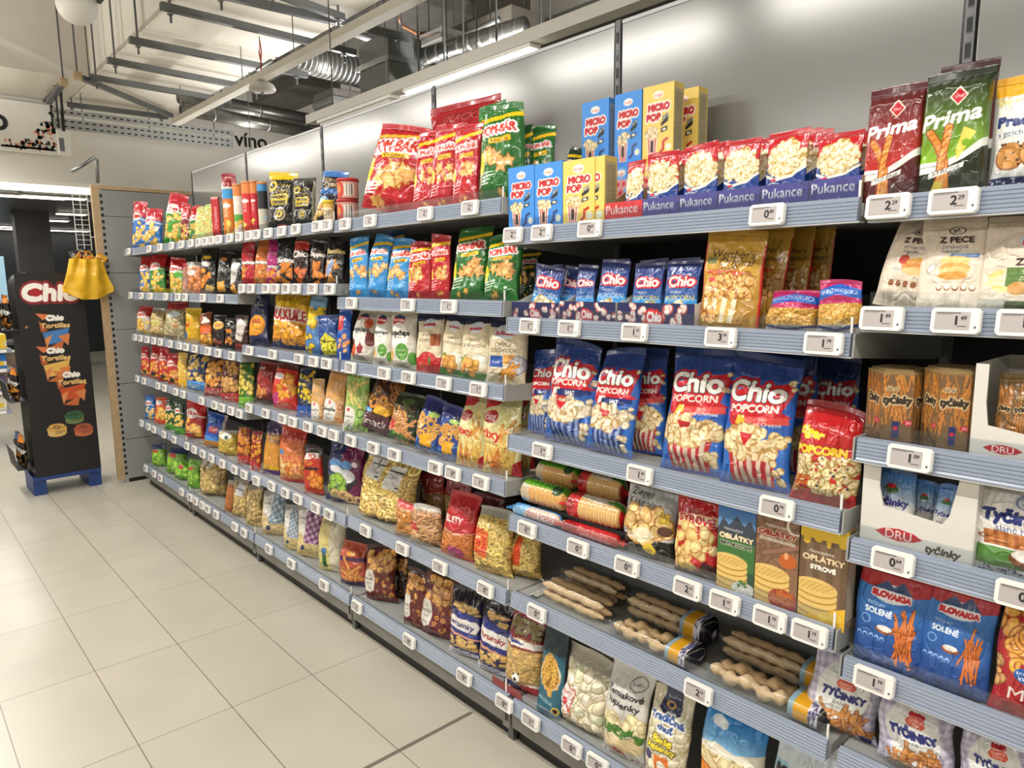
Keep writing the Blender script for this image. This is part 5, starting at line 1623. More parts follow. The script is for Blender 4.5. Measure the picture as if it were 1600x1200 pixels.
for (y0, y1) in ((-.02, .06), (SW - .08, SW)):
    m = MB()
    m.box(-.37, y0, 0, -.02, y1, .105)
    m.build('pallet_foot', mat('pallet_blue', '24407e', .45, noise=.06), st)
MB().box(-.38, -.02, .105, -.005, SW, .135).build('pallet_deck', MATS['pallet_blue'], st)
# open trays on the aisle side of the stand with bags in them
for z, lb in ((.2, 'lower'), (.68, 'middle'), (1.17, 'upper')):
    m = MB().box(-.35, -.10, z, -.01, -.0005, z + .004).prism([(-.10, z + .0045), (-.097, z + .0045), (-.112, z + .14), (-.115, z + .14)], -.35, -.01)
    m.build('tray_lip', DARK if z < 1 else mat('smoky_acrylic', '3a3836', .2, noise=.02), st)
for i, z in enumerate((.35, .45, .55, .80)):
    MB().box(-.003, .005, z, -.0008, .045, z + .022).build('price_label', WHITEP, st)
for i, (z, xo) in enumerate([(1.178, -.10), (1.178, -.25), (.688, -.10), (.688, -.25), (.208, -.10), (.208, -.25)]):
    c_ = make_bag('tortilla_bag', .12, .22, .04, 30, 44, paint, dict(ops=tortilla('1c1817', 'Chio', cc='d89a4c', band='4a5a7a' if i % 2 else 'c9803c')), 300 + i)
    c_.matrix_world = Matrix.Translation((SX + xo, .195, z - .0035 + .001)) @ Matrix.Rotation(math.radians(8), 4, 'Z')
    tag(c_, 'black tortilla chip bag in the %s tray of the black stand, %s' % (['upper', 'upper', 'middle', 'middle', 'lower', 'lower'][i], ['nearer', 'farther'][i % 2]), 'snack bag', 'bags in the black stand')

# yellow cloth bag and small packets on the wooden edge
yb = empty('cloth_bag', (EX + .012, .60, 1.37))
p0, p1, p2, p3 = at(106, 404, 'x', EX + .05), at(160, 402, 'x', EX + .05), at(172, 454, 'x', EX + .05), at(94, 449, 'x', EX + .05)
yb.location = (EX + .035, (p0[1] + p1[1]) / 2, p0[2])
n, mm = 60, 44
t = np.linspace(0, 1, n)[None]
s = np.linspace(0, 1, mm)[:, None]
hb = p0[2] - at(130, 468, 'x', EX + .05)[2]
wt, wb_ = (p1[1] - p0[1]) / 2, (p2[1] - p3[1]) / 2 * 1.02
hw = wt * .92 + (wb_ - wt * .92) * np.clip(s * 1.25, 0, 1) ** 1.1
rng = np.random.default_rng(8)
Yv = (2 * t - 1) * hw
cut = 1 - .20 * s ** 2 * np.clip((np.abs(2 * t - 1) - .30) / .70, 0, 1) ** 1.0
Zv = -hb * s * cut + .006 * np.sin(t * 9) * (1 - s)
Xv = .03 + .035 * np.sin(np.pi * t) * np.sin(np.pi * np.clip(s * .85 + .1, 0, 1)) + .012 * np.sin(t * 17 + 3 * s) * (1 - s * .6) + .006 * (vnoise(mm, n, 5, 6, rng) - .5) * 4
V = np.stack([Xv, Yv, Zv], -1)
Bk = V.copy()[:, ::-1]
Bk[..., 0] = .004 - .0 * Bk[..., 0]
V = np.concatenate([V, Bk], 1)
Cc = np.broadcast_to(lin(hx('dfae1c')), V.shape)
NN = V.shape[1]
grid_mesh('cloth', V, Cc, PAPER, wrap=True, caps=(np.arange(NN), (mm - 1) * NN + np.arange(NN)[::-1]), parent=yb)
tag(yb, 'bright yellow cloth bag hanging at the top of the black stand', 'cloth bag')
MB().tube([(.02, -.06, 0), (.01, -.03, .05), (.01, .03, .05), (.02, .06, 0)], .004, 6).build('handle', mat('yellow_cord', 'c9981c', .7, noise=.05), yb)
for i, (px, py, rl, lb) in enumerate([(121, 404, -12, 'leaning left'), (136, 402, 6, 'in the middle'), (150, 408, 30, 'tilted right')]):
    q = at(px, py, 'x', EX + .03)
    c_ = make_bag('snack_packet', .075, .085, .02, 26, 28, paint, dict(ops=[('b', 0, 1, '231d1a' if i < 2 else 'cf9a2c'), ('f', 'tri', (.1, .1, .9, .8), 9, .2, 'd98a3c', '8a4a1c'), ('t', 'mini', .5, .6, .18, 'e6c04a', dict(wmax=.6))]), 330 + i)
    c_.matrix_world = Matrix.Translation((q[0] - .005 + .006 * i, q[1], q[2] - .035)) @ Matrix.Rotation(math.radians(80), 4, 'Z') @ Matrix.Rotation(math.radians(rl), 4, 'Y')
    tag(c_, 'small black and orange snack packet above the yellow cloth bag, %s' % lb, 'snack packet', 'packets above the yellow bag')
# white wire grid beside the wooden edge
g = empty('wire_grid', (EX - .05, .66, 1.55))
tag(g, 'narrow white wire grid left of the wooden edge', 'wire grid')
q0, q1 = at(113, 303, 'x', EX - .05), at(131, 398, 'x', EX - .05)
g.location = (EX - .06, q0[1], q1[2])
hh = q0[2] - q1[2]
MW = mat('white_wire', 'cfcfcc', .4, noise=.03)
for k in range(3):
    MB().bar((0, .045 * k, 0), (0, .045 * k, hh), .005).build('vertical_wire', MW, g)
for k in range(13):
    MB().bar((0, 0, hh * k / 12), (0, .09, hh * k / 12), .004).build('cross_wire', MW, g)
MB().bar((0, .09, hh * .3), (.012, .12, hh * .3), .005).build('hook', MW, g)
MB().bar((0, .09, hh * .9), (.012, .12, hh * .9), .005).build('hook', MW, g)

# shelf end of the next aisle at the left picture edge
e = empty('shelf_end', (-3.0, -.25, 0))
tag(e, 'end of a low goods shelf at the left picture edge', 'shelf')
for k, (py, nm) in enumerate([(640, 0), (610, 1), (575, 2), (545, 3)]):
    q = at(18, py, 'x', -3.0)
    MB().box(-.6, -.7, q[2] - .02, 0, q[1] + .25, q[2]).build('shelf_board', SHELFM, e)
    MB().box(.0005, q[1] - .5 + .25, q[2] - .035, .008, q[1] + .25, q[2] + .005).build('price_rail', RAILM, e)
    MB().box(.0085, q[1] + .25 - .11, q[2] - .03, .011, q[1] + .25 - .04, q[2] - .004).build('price_label', WHITEP, e)
MB().box(-.6, -.72, 0, -.02, -.70, 1.0).build('back_panel', GREY, e)
for s in (0, 1):
    MB().box(-.6 + s * .57, .1, 0, -.57 + s * .57, .13, at(18, 640, 'x', -3.0)[2] - .021).build('foot', DARK, e)
for k, (py, cbg, lb) in enumerate([(640, 'd8d4c8', 'white carton on the lowest board of the left shelf end'), (610, '5a4a6a', 'grey and purple carton on the second board of the left shelf end'), (575, '2f6ab0', 'blue pack on the third board of the left shelf end'), (545, 'd8b83c', 'yellow pack on the top board of the left shelf end')]):
    q = at(18, py, 'x', -3.0)
    c_ = make_box('carton', .24, .13, .26, 24, 18, paint, dict(ops=[('b', 0, 1, cbg), ('b', .2, .5, 'cfcac0' if k % 2 else 'e6e2da'), ('r', .6, .2, .9, .5, 'd8b83c')]), 340 + k)
    c_.matrix_world = Matrix.Translation((-3.0 - .15, -.25 + q[1] + .1, q[2] + .0005)) @ Matrix.Rotation(math.radians(90), 4, 'Z')
    tag(c_, lb, 'carton', 'cartons on the left shelf end')
# ------------------------------------------------------------------ goods on the shelves
ITEMS = []
YAW = {'A': 34, 'B': 26, 'C': 15, 'D': 5, 'E': 2}
_seed = [100]


def solve_place(sh, xl, xr, yt, yaw, dy, dr, zo=0.0, h=None, dmax=0.12):
    z0 = SHELF_Z[sh[0]][int(sh[1]) - 1] - 0.0118 + zo
    psi = math.radians(yaw)
    w, pc = 0.15, (xl + xr) / 2
    x = 0
    hh = h or 0.2
    for _ in range(14):
        d = min(dmax, w * dr)
        yc = 0.9025 + dy + d / 2 * math.cos(psi) + w / 2 * abs(math.sin(psi))
        yfr = yc - d * 0.35
        x = X_at(pc, yfr, z0 + hh * 0.5)
        if h is None:
            hh = max(0.04, Z_at(yt, x, yc) - z0)
        q = (math.cos(psi) * w / 2, math.sin(psi) * w / 2)
        p0, p1 = proj((x - q[0], yfr - q[1], z0 + hh / 2)), proj((x + q[0], yfr + q[1], z0 + hh / 2))
        w = min(0.5, max(0.03, w * (xr - xl) / max(1.0, p1[0] - p0[0])))
    d = min(dmax, w * dr)
    yc = 0.9025 + dy + d / 2 * math.cos(psi) + w / 2 * abs(math.sin(psi))
    x = X_at(pc, yc - d * 0.35, z0 + hh * 0.5)
    yb = proj((x, yc, z0))[1]
    return x, yc, z0, w, hh, d, yb


def I(sh, xl, xr, yt, ops, label, kind='bag', name=None, cat=None, group=None, dy=0.0, yaw=None, roll=0.0, lean=None, dr=None, style='pillow', m=None, relief=0.0, zo=0.0, h=None, side=None, lid=None, res=1.0, wr=1.0, dmax=0.12, flat=0.0, lidr=1.03, lidh=0.012):
    yaw = YAW[sh[0]] if yaw is None else yaw
    _seed[0] += 1
    seed = _seed[0]
    if kind == 'can':
        dr = 1.0
        yaw = 38
        dmax = 0.3
    if dr is None:
        dr = {'bag': 0.40, 'box': 0.35}[kind] if kind in ('bag', 'box') else 0.4
    x, yc, z0, w, hh, d, yb = solve_place(sh, xl, xr, yt, yaw, dy, dr, zo, h, dmax)
    px = xr - xl
    nu = int(min(150, max(14, px * 1.2 * res)))
    nv = int(min(230, max(22, (yb - yt) * 1.1 * res)))
    mt = {'C': CLEAR, 'P': PAPER, 'K': CARD}.get(m)
    design = paint
    kw = dict(ops=ops)
    if kind == 'bag':
        hs = min(0.02, 0.07 * hh)
        w *= 1.05
        o = make_bag(name or 'snack_bag', w, hh - hs, d, nu, nv, design, kw, seed, style, mt, relief * w, wr)
        cat = cat or 'snack bag'
    elif kind == 'box':
        o = make_box(name or 'snack_box', w, hh, d, nu, nv, design, kw, seed, side)
        cat = cat or 'box'
        lean = 0 if lean is None else lean
    else:
        rad = w / 2
        o = make_can(name or 'crisp_tube', rad, hh, max(nu, 16), nv, design, kw, seed, lid or 'e8e4da', mt, lidr, lidh)
        lean = 0
    if kind == 'bag' and not roll and sh[0] in 'ABC' and not dy:
        roll = ((seed * 53) % 70 - 30) / 10.0
    if lean is None:
        lean = 5 + (seed * 37 % 50) / 10.0
    M = Matrix.Translation((x, yc, z0 + (0.0008 if lean else 0))) @ Matrix.Rotation(math.radians(yaw), 4, 'Z') @ Matrix.Rotation(-math.radians(lean), 4, 'X') @ Matrix.Rotation(math.radians(roll), 4, 'Y')
    co = np.empty(len(o.data.vertices) * 3, np.float32)
    o.data.vertices.foreach_get('co', co)
    zmin = (np.c_[co.reshape(-1, 3), np.ones(len(co) // 3)] @ np.array(M).T)[:, 2].min()
    M = Matrix.Translation((0, 0, z0 + .0006 - zmin)) @ M
    o.matrix_world = M
    tag(o, label, cat, group)
    ITEMS.append((sh, x, label, o))
    return o


def clone(o, loc, label):
    c = o.copy()
    COL.objects.link(c)
    c.location = loc
    c['label'] = label
    for ch in o.children:
        e = ch.copy()
        COL.objects.link(e)
        e.parent = c
    return c


G1 = 'crisp bags of the far left shelves'
# ---- A1: top shelf, far left
I('A1', 199, 222, 313, parrot('2d6cb8'), 'blue crisp bag with a red top, leftmost on the top shelf', group=G1)
I('A1', 220, 247, 324, parrot('3577bd', 'b5303a'), 'blue crisp bag with a red top, left of the shiny green bag', group=G1)
I('A1', 246, 278, 303, parrot('4f9a3c', 'b5303a'), 'shiny green crisp bag with a tall red top on the top shelf', group=G1, roll=8)
I('A1', 276, 291, 316, parrot('7c2226'), 'dark red crisp bag half hidden behind the shiny green bag', group=G1, dy=.06)
I('A1', 289, 307, 319, parrot('3d7a34'), 'dark green crisp bag with a red top, set back beside the pale green bags', group=G1, dy=.08)
I('A1', 300, 319, 321, cheetah('c9d28a', 'e6d68c', 'cfd890', 'chip'), 'pale green snack bag on the top shelf, left one of two', group=G1)
I('A1', 317, 333, 318, cheetah('c4d080', 'e3cf86', 'd8c68c', 'chip'), 'pale green snack bag beside the thin red box, right one of two', group=G1)
I('A1', 331, 342, 308, [('b', 0, 1, 'b0323a'), ('t', 'Chipsland', .5, .5, .4, 'f0e0dc', dict(rot=1.57, wmax=2.6)), ('b', .94, 1, 'd9a8a0')], 'tall thin red box with white upright lettering', kind='box', name='snack_box')
TB = 'crisp tubes on the top shelf'
I('A1', 343, 363, 297, chipsy_can('d9772c', '4a9ad0', 'd9772c'), 'orange crisp tube with a blue upper band and white lid', kind='can', cat='crisp tube', group=TB)
I('A1', 361, 376, 292, chipsy_can('e6e0d4', 'd98a52', '5fa04a'), 'white and green crisp tube with an orange lid', kind='can', cat='crisp tube', group=TB, lid='d9935f')
I('A1', 374, 391, 288, chipsy_can('c43034', 'd98a52', 'c43034'), 'red crisp tube with an orange lid, first from the left', kind='can', cat='crisp tube', group=TB, lid='d9935f')
I('A1', 389, 401, 287, chipsy_can('b92c32', 'd98a52', 'b92c32'), 'second red crisp tube with an orange lid, beside the black-banded tube', kind='can', cat='crisp tube', group=TB, lid='d9935f', dy=.02)
I('A1', 399, 413, 289, [('b', 0, 1, 'c9c4b4'), ('b', .5, .86, '22242a'), ('b', .86, 1, '4a8fc4'), ('f', 'chip', (.1, .1, .9, .4), 6, .15, 'b9c8d4')], 'crisp tube with a black band, pale lower half and blue top', kind='can', cat='crisp tube', group=TB, lid='d9935f')
I('A1', 410, 455, 267, nacho('CHEESE'), 'black corn chip bag with a yellow folded top and cheese lettering', group='black corn chip bags', dr=.45)
I('A1', 451, 485, 276, nacho('CHEESE', tp='3a362e'), 'second black corn chip bag with a dark crumpled top', group='black corn chip bags', dr=.5, dy=.02)
I('A1', 483, 521, 268, [('b', 0, 1, '1d1e24'), ('b', .94, 1, '3f76b8'), ('t', 'POTATO', .5, .86, .11, 'e6b468', dict(wmax=.7, rot=-.1)), ('t', 'CHIPS', .5, .76, .12, 'e6b468', dict(wmax=.6, rot=-.1)), ('p', [(.12, .56), (.12, .66), (.82, .70), (.88, .6)], '3f76b8'), ('t', 'SALT', .5, .63, .09, '15203a', dict(wmax=.5)), ('e', .3, .42, .2, .18, '7fb0e0', 0, None, .6), ('e', .3, .42, .1, .09, 'e6c45a'), ('m', 'chip', .3, .16, .3, .2, 16, .16, 'd9b068', '8a6430')], 'black and blue salted potato chip bag leaning to the right', group='black corn chip bags', roll=11)
I('A1', 501, 517, 319, [('b', 0, 1, 'd8b464'), ('r', .2, .3, .8, .8, 'efe0c0'), ('t', 'DIP', .5, .55, .3, '4a3a1c', dict(wmax=.5))], 'small glass dip jar with a yellow lid on the top shelf', kind='can', name='dip_jar', cat='jar', lid='e0c22c', lidh=.014)
SAL = [('b', 0, 1, 'c9988a'), ('e', .3, .5, .2, .26, 'b5442c'), ('e', .3, .55, .1, .12, 'd98a52'), ('r', .5, .15, .8, .85, 'e6ddd4'), ('l', [(.58, .2), (.58, .8)], .03, '222222'), ('l', [(.66, .2), (.66, .8)], .02, '222222'), ('l', [(.73, .2), (.73, .8)], .03, '222222')]
o1 = I('A1', 518, 549, 317, SAL, 'red-lidded salsa tub, lower of the stack of two', kind='can', name='salsa_tub', cat='tub', group='salsa tubs', lid='b5282c', lidr=1.06)
hz = max((o1.matrix_world @ Vector(c)).z for c in o1.bound_box) - (SHELF_Z['A'][0] - .0118)
I('A1', 518, 549, 285, SAL, 'red-lidded salsa tub, upper of the stack of two', kind='can', name='salsa_tub', cat='tub', group='salsa tubs', lid='b5282c', lidr=1.06, zo=hz + .0135)
I('A1', 343, 368, 270, parrot('3a5a34', '9c2a30'), 'dark crisp bag with a red top standing at the back above the tubes', dy=.30, lean=1)
# ---- C1: top shelf, red and green bags
GR = 'red snack bags on the top shelf'
I('C1', 548, 634, 204, bear('b3262e'), 'red snack bag leaning right, leftmost of the red bags on the top shelf', group=GR, roll=12, dr=.42, wr=.8)
I('C1', 636, 676, 203, bear('b3262e'), 'red snack bag, second on the top shelf, left half of a tight pair', group=GR, roll=3, dy=.03)
I('C1', 664, 704, 194, bear('ad242c'), 'third red snack bag on the top shelf, right half of the tight pair', group=GR, roll=4, dy=.02)
I('C1', 699, 740, 190, bear('b3262e'), 'red snack bag touching the large green bag on its left', group=GR, dy=.01)
I('C1', 660, 768, 158, [('b', 0, 1, 'a3222a'), ('r', .2, .86, .8, .95, '8a1e26'), ('t', 'SNACKS', .5, .90, .07, 'c4605c', dict(wmax=.55))], 'wide plain red bag standing behind the other red bags', dy=.20, lean=2, wr=.6)
GG = 'green snack bags on the top shelf'
I('C1', 736, 806, 160, bear('2d6a30', word='Ketchup'), 'large green snack bag in front, tallest on the top shelf', group=GG, roll=2, dr=.42)
I('C1', 738, 778, 160, bear('3a7a38', word='Ketchup'), 'green bag with a yellow top peeking out behind the large green bag', group=GG, dy=.14, lean=2)
I('C1', 806, 830, 190, bear('2a5e2c', word='Ketchup'), 'green bag seen half from the side, right of the large green bag', group=GG, dy=.10, yaw=40)
I('C1', 818, 858, 190, bear('2d6630', word='Ketchup'), 'green bag set back on the top shelf end, its lower part hidden by blue boxes', group=GG, dy=.12)
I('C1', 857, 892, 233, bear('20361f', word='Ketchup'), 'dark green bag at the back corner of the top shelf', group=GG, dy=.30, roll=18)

# ---- D1: popcorn boxes, trays and packets
SIDE_B = lambda c: paint(c, [('b', 0, 1, '4f92cf'), ('r', .12, .1, .88, .92, 'a9b4bd')] + [('l', [(.16, .14 + .03 * i), (.84, .14 + .03 * i)], .03, '5d6874') for i in range(25)])
SIDE_Y = lambda c: paint(c, [('b', 0, 1, 'ddc272'), ('r', .12, .1, .88, .92, 'b7ab88')] + [('l', [(.16, .14 + .03 * i), (.84, .14 + .03 * i)], .03, '6a6454') for i in range(25)])
BX = 'micro popcorn boxes'
boxes = [('D1', 797, 837, 262, '4a8fd6', SIDE_B, 0, 'blue popcorn box in the front row, leftmost'),
         ('D1', 838, 881, 256, '4a8fd6', SIDE_B, 0, 'blue popcorn box in the front row, touching the yellow box'),
         ('D1', 882, 931, 251, 'e6cb72', SIDE_Y, 0, 'yellow popcorn box in the front row')]
for sh, xl, xr, yt, bgc, sd, dy, lb in boxes:
    I(sh, xl, xr, yt, micro(bgc), lb, kind='box', name='popcorn_box', cat='popcorn box', group=BX, side=sd, dr=.48, yaw=2, dy=dy)
fy = ITEMS[-1][3]
clone(fy, (fy.location[0] + .030, fy.location[1] + fy.dimensions[1] + .004, fy.location[2]), 'yellow popcorn box behind the front yellow box, showing only its side')
for xl, xr, yt, bgc, sd, lb in [(911, 953, 190, '4a8fd6', SIDE_B, 'left blue box'), (962, 1004, 186, '4a8fd6', SIDE_B, 'right blue box'), (1006, 1054, 176, 'e6cb72', SIDE_Y, 'yellow box')]:
    o = I('D1', xl, xr, yt, micro(bgc), 'upper popcorn box of the back row, %s' % lb, kind='box', name='popcorn_box', cat='popcorn box', group=BX, side=sd, dr=.48, yaw=2, dy=.27, zo=.19, h=.20)
    UPY = o
    p_ = o.location.copy()
    q = make_box('popcorn_box', o.dimensions[0], .1885, .10, 20, 30, paint, dict(ops=micro(bgc)), 3)
    q.matrix_world = Matrix.Translation((p_[0], p_[1], SHELF_Z['D'][0] - .0118))
    LOY = q
    tag(q, 'lower popcorn box of the back row, mostly hidden under the %s' % lb, 'popcorn box', BX)
for o, lb in ((UPY, 'upper yellow popcorn box at the back right, showing only its side'), (LOY, 'lower yellow popcorn box at the back right, hidden by packets')):
    clone(o, (o.location[0] + .012, o.location[1] + .098, o.location[2]), lb)


def display_tray(sh, xl, xr, hf, ops, label, cat='display tray', name='display_tray', depth=.24, hb=.06, yaw=0, group=None, inner='a88860', edge=None, dy=0.0, notch=True, seed=7):
    x, yc, z0, w, hh, d, yb = solve_place(sh, xl, xr, 0, 0, dy, 0.01, h=hf)
    yfr = 0.9025 + dy
    nu, nv = int(min(170, (xr - xl) * 1.2)), int(max(20, hf * 420))
    cv = Cv(nu, nv, hf / w, seed)
    paint(cv, ops)
    C, _ = cv.out()
    V = np.zeros((nv, nu, 3))
    V[..., 0] = np.linspace(-w / 2, w / 2, nu)[None]
    V[..., 2] = np.linspace(0, hf, nv)[:, None]
    o = grid_mesh(name, V, C, CARD, smooth=False)
    o.location = (x, yfr, z0)
    cm = mat('tray_card_' + inner, inner, 0.7, noise=0.06, scale=10)
    m = MB()
    m.box(-w / 2, 0.0006, 0, w / 2, 0.003, hf - 0.0005)
    m.box(-w / 2 + .0005, 0.003, 0.0, w / 2 - .0005, depth, 0.002)
    m.build('tray_floor', cm, o)
    for s in (-1, 1):
        xa, xb = (-w / 2 + .0005, -w / 2 + 0.003) if s < 0 else (w / 2 - .003, w / 2 - .0005)
        MB().prism([(0.003, 0.002), (0.003, hf), (0.02, hf), (depth * .45, hf + hb), (depth, hf + hb), (depth, 0.002)], xa, xb).build('side_wall', cm, o)
    tag(o, label, cat, group)
    ITEMS.append((sh, x, label, o))
    return o, x, w, z0


TR = 'cardboard popcorn trays on the top shelf'
trs = [(944, 1003, 'b8343a', 'red lettered cardboard tray at the left of the popcorn trays'), (1003, 1059, '4a4a86', 'blue popcorn tray, first right of the red tray'), (1060, 1119, '4a4a86', 'blue popcorn tray, second right of the red tray'),
       (1120, 1186, '4a4a86', 'blue popcorn tray, third right of the red tray'), (1187, 1262, '4a4a86', 'blue popcorn tray, second from the red twisted pastry bag'), (1263, 1345, '4a4a86', 'blue popcorn tray touching the red twisted pastry bag')]
for i, (xl, xr, cb, lb) in enumerate(trs):
    display_tray('D1', xl, xr, .052, tray_pukance(cb if i else 'c24044'), lb, group=TR, hb=.05, seed=20 + i)
PK = 'popcorn packets in the trays'
pks = [(974, 1002, 250, 'in the red tray'), (1006, 1056, 236, 'in the first blue tray, front'), (1063, 1117, 224, 'in the second blue tray, front'), (1125, 1182, 217, 'in the third blue tray, front'), (1193, 1257, 202, 'in the fourth blue tray, front'), (1270, 1342, 205, 'in the tray beside the red pastry bag, front')]
for i, (xl, xr, yt, lb) in enumerate(pks):
    I('D1', xl, xr, yt, pukance(), 'red and blue popcorn packet %s' % lb, name='popcorn_packet', cat='popcorn packet', group=PK, dy=.012, yaw=0, lean=3, dr=.22, zo=.0025, wr=.5)
    if i:
        for k in (1, 2):
            o = ITEMS[-1][3]
            x_, y_, z_ = o.location if k == 1 else lastp
            lastp = (x_, y_, z_)
            c = o.copy()
            COL.objects.link(c)
            c.location = (x_ + .004 * k, y_ + .042 * k, z_ + .004 * k)
            c['label'] = 'popcorn packet, %s row %s' % ('second' if k == 1 else 'third', lb.replace(', front', ''))
            for ch in o.children:
                e = ch.copy()
                COL.objects.link(e)
                e.parent = c

# ---- E1
I('E1', 1349, 1436, 132, prima('b5352f', '4d1a1c', 'SOLENÉ', 0), 'dark red twisted pastry bag on the top shelf', name='pastry_bag', style='block', dr=.45, wr=.6, lean=2)
I('E1', 1437, 1540, 108, prima('86b42e', '1d2614', 'SÝROVÉ', 1), 'green twisted pastry bag with a cheese slice picture', name='pastry_bag', style='block', dr=.45, wr=.6, lean=2)
I('E1', 1458, 1546, 96, prima('7a2224', '3a1516', 'SOLENÉ', 0), 'dark red pastry bag peeking over the green pastry bag', name='pastry_bag', style='block', dr=.4, dy=.16, lean=1, wr=.6)
I('E1', 1546, 1650, 108, cookie_bag(), 'white cookie bag with a yellow top at the right picture edge', name='cookie_bag', cat='cookie bag', m='P', dy=.012, dr=.3)

# ---- A2
G2 = 'crisp bags on the second far shelf'
I('A2', 211, 232, 399, parrot('2f66ae'), 'blue crisp bag with a red top, leftmost on the second shelf', group=G2)
I('A2', 229, 254, 396, parrot('3f7f38'), 'green crisp bag beside the leftmost blue bag on the second shelf', group=G2)
I('A2', 250, 262, 400, parrot('5a1c22'), 'dark red crisp bag set back between two green bags on the second shelf', group=G2, dy=.08)
I('A2', 259, 283, 402, parrot('57a03e'), 'light green crisp bag with a red top on the second shelf', group=G2)
I('A2', 281, 291, 410, clearbag('stick', 20, .2, 'd9a08a', '8a4a3a', top='a03038'), 'narrow red and white bag on the second shelf left of the clear snack bag', group=G2)
I('A2', 288, 312, 409, clearbag('puff', 30, .16, 'd98a4c', '8a4420', [('e', .4, .7, .25, .15, 'e6e0da')]), 'clear bag of orange snacks with a white tag on the second shelf', group=G2, m='C', relief=.03)
I('A2', 306, 332, 387, [('b', 0, 1, '1b1918'), ('e', .4, .84, .26, .1, 'e6b83c'), ('e', .4, .7, .3, .12, 'e8e0dc'), ('m', 'chip', .35, .4, .3, .2, 10, .2, 'd98a3c'), ('p', [(.5, .24), (.95, .18), (.8, .08), (.4, .1)], 'd9b868')], 'black snack bag with a yellow top picture on the second shelf', group=G2)
I('A2', 332, 356, 389, [('b', 0, 1, '1c1a1a'), ('t', 'MAX', .4, .6, .26, 'e8e4e0', dict(wmax=.6, rot=-.3)), ('e', .4, .84, .2, .1, 'd98a4c'), ('p', [(.1, .3), (.6, .34), (.7, .1), (.2, .08)], 'd9a248')], 'black crisp bag with white slanted letters on the second shelf', group=G2)
I('A2', 354, 376, 402, [('b', 0, 1, '252220'), ('p', [(0, .9), (.7, .94), (.5, .4), (0, .3)], 'd8d4ce'), ('t', 'MAX', .4, .62, .2, '1a1a1a', dict(wmax=.6, rot=-.3)), ('m', 'chip', .5, .18, .4, .14, 6, .2, 'd99a48')], 'black and white crisp bag left of the red tortilla bag', group=G2)
# ---- B2
GT = 'tortilla chip bags on the second shelf'
I('B2', 372, 394, 376, tortilla('b02a34', 'Doritos', band='b8404a'), 'red tortilla chip bag, leftmost of the tortilla bags', group=GT)
I('B2', 391, 413, 375, tortilla('c9743a', 'Doritos', cc='d89a5a'), 'orange tortilla chip bag', group=GT)
I('B2', 410, 428, 374, tortilla('a52a6e', 'Doritos', h0=.45), 'magenta tortilla chip bag', group=GT)
I('B2', 425, 454, 369, tortilla('191718', 'Doritos'), 'black tortilla chip bag with white letters, beside the magenta bag', group=GT)
I('B2', 454, 479, 375, tortilla('2a1816', 'Chio', 'f0e6de', 'c96a3c', 'a83028', .74), 'black tortilla chip bag with a red salsa picture, third from the right', group=GT)
I('B2', 478, 503, 375, tortilla('221614', 'Dippas', 'e8ded6', 'd8863c', None, .72), 'black tortilla chip bag with a yellow cheese block picture', group=GT)
I('B2', 500, 531, 369, tortilla('1a1617', 'Tortillas', 'e6cf8a', 'd99a4c', None, .74) + [('p', [(.1, .3), (.4, .6), (.5, .5), (.3, .16)], '8fa6cc')], 'black tortilla chip bag with a pale blue salt shaker picture', group=GT)
I('B2', 521, 534, 417, [('b', 0, 1, 'c97a3c'), ('r', .2, .2, .8, .8, 'e6d0a0')], 'small dip jar with a yellow lid between the tortilla and blue bags', kind='can', name='dip_jar', cat='jar', lid='e0c22c', dy=.05)
# ---- C2
GC = 'animal snack bags on the second shelf'
I('C2', 539, 569, 369, bear('4a9ad4', word='Jemne'), 'blue snack bag on the second shelf, left one of three', group=GC)
I('C2', 567, 598, 365, bear('4592cc', word='Jemne'), 'blue snack bag on the second shelf, middle one of three', group=GC)
I('C2', 596, 633, 370, bear('4a9ad4', word='Jemne'), 'blue snack bag on the second shelf, right one of three', group=GC)
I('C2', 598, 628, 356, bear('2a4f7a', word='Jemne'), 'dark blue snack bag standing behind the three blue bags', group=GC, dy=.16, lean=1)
I('C2', 631, 669, 376, bear('b02a34'), 'red snack bag on the second shelf, left one of two', group=GC)
I('C2', 667, 697, 365, bear('b02a34'), 'red snack bag on the second shelf, right one of two beside the green bag', group=GC, dy=.01)
I('C2', 694, 747, 352, bear('2f6a33', word='Ketchup'), 'dark green snack bag on the second shelf, taller left one', group=GC, dr=.42)
I('C2', 749, 803, 361, bear('2f6e33', word='Ketchup'), 'dark green snack bag on the second shelf, right one', group=GC, dr=.42)
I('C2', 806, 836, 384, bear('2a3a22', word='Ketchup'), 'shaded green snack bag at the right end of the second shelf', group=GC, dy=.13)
# ---- A3
G3 = 'snack bags on the third far shelf'
I('A3', 208, 230, 479, parrot('c9bda8', 'b0282e'), 'white and red potato stick bag, leftmost on the third shelf', group=G3)
I('A3', 228, 252, 481, clearbag('stick', 60, .16, 'd9c08a', '9a7a3c', [('e', .5, .5, .3, .18, 'c9c07a')]), 'clear potato stick bag, second on the third shelf', group=G3, m='C', relief=.03)
I('A3', 250, 283, 471, clearbag('stick', 60, .14, 'd6c9a0', '9a8a5c', [('b', .84, 1, 'b03a40'), ('e', .5, .7, .3, .12, 'cfd6da'), ('p', [(.5, .36), (.8, .3), (.7, .5)], 'b5864a')]), 'clear snack bag with a red top on the third shelf, left of the yellow bag', group=G3, m='C', relief=.03)
I('A3', 284, 309, 481, [('b', 0, 1, 'cfa62c'), ('G', .5, 1, 'c79a22', 'e0bd3c'), ('r', .1, .5, .3, .6, 'b03a2c'), ('b', 0, .16, 'c9a04c'), ('e', .1, .25, .14, .2, '3a6aa0')], 'plain yellow snack bag on the third shelf', group=G3)
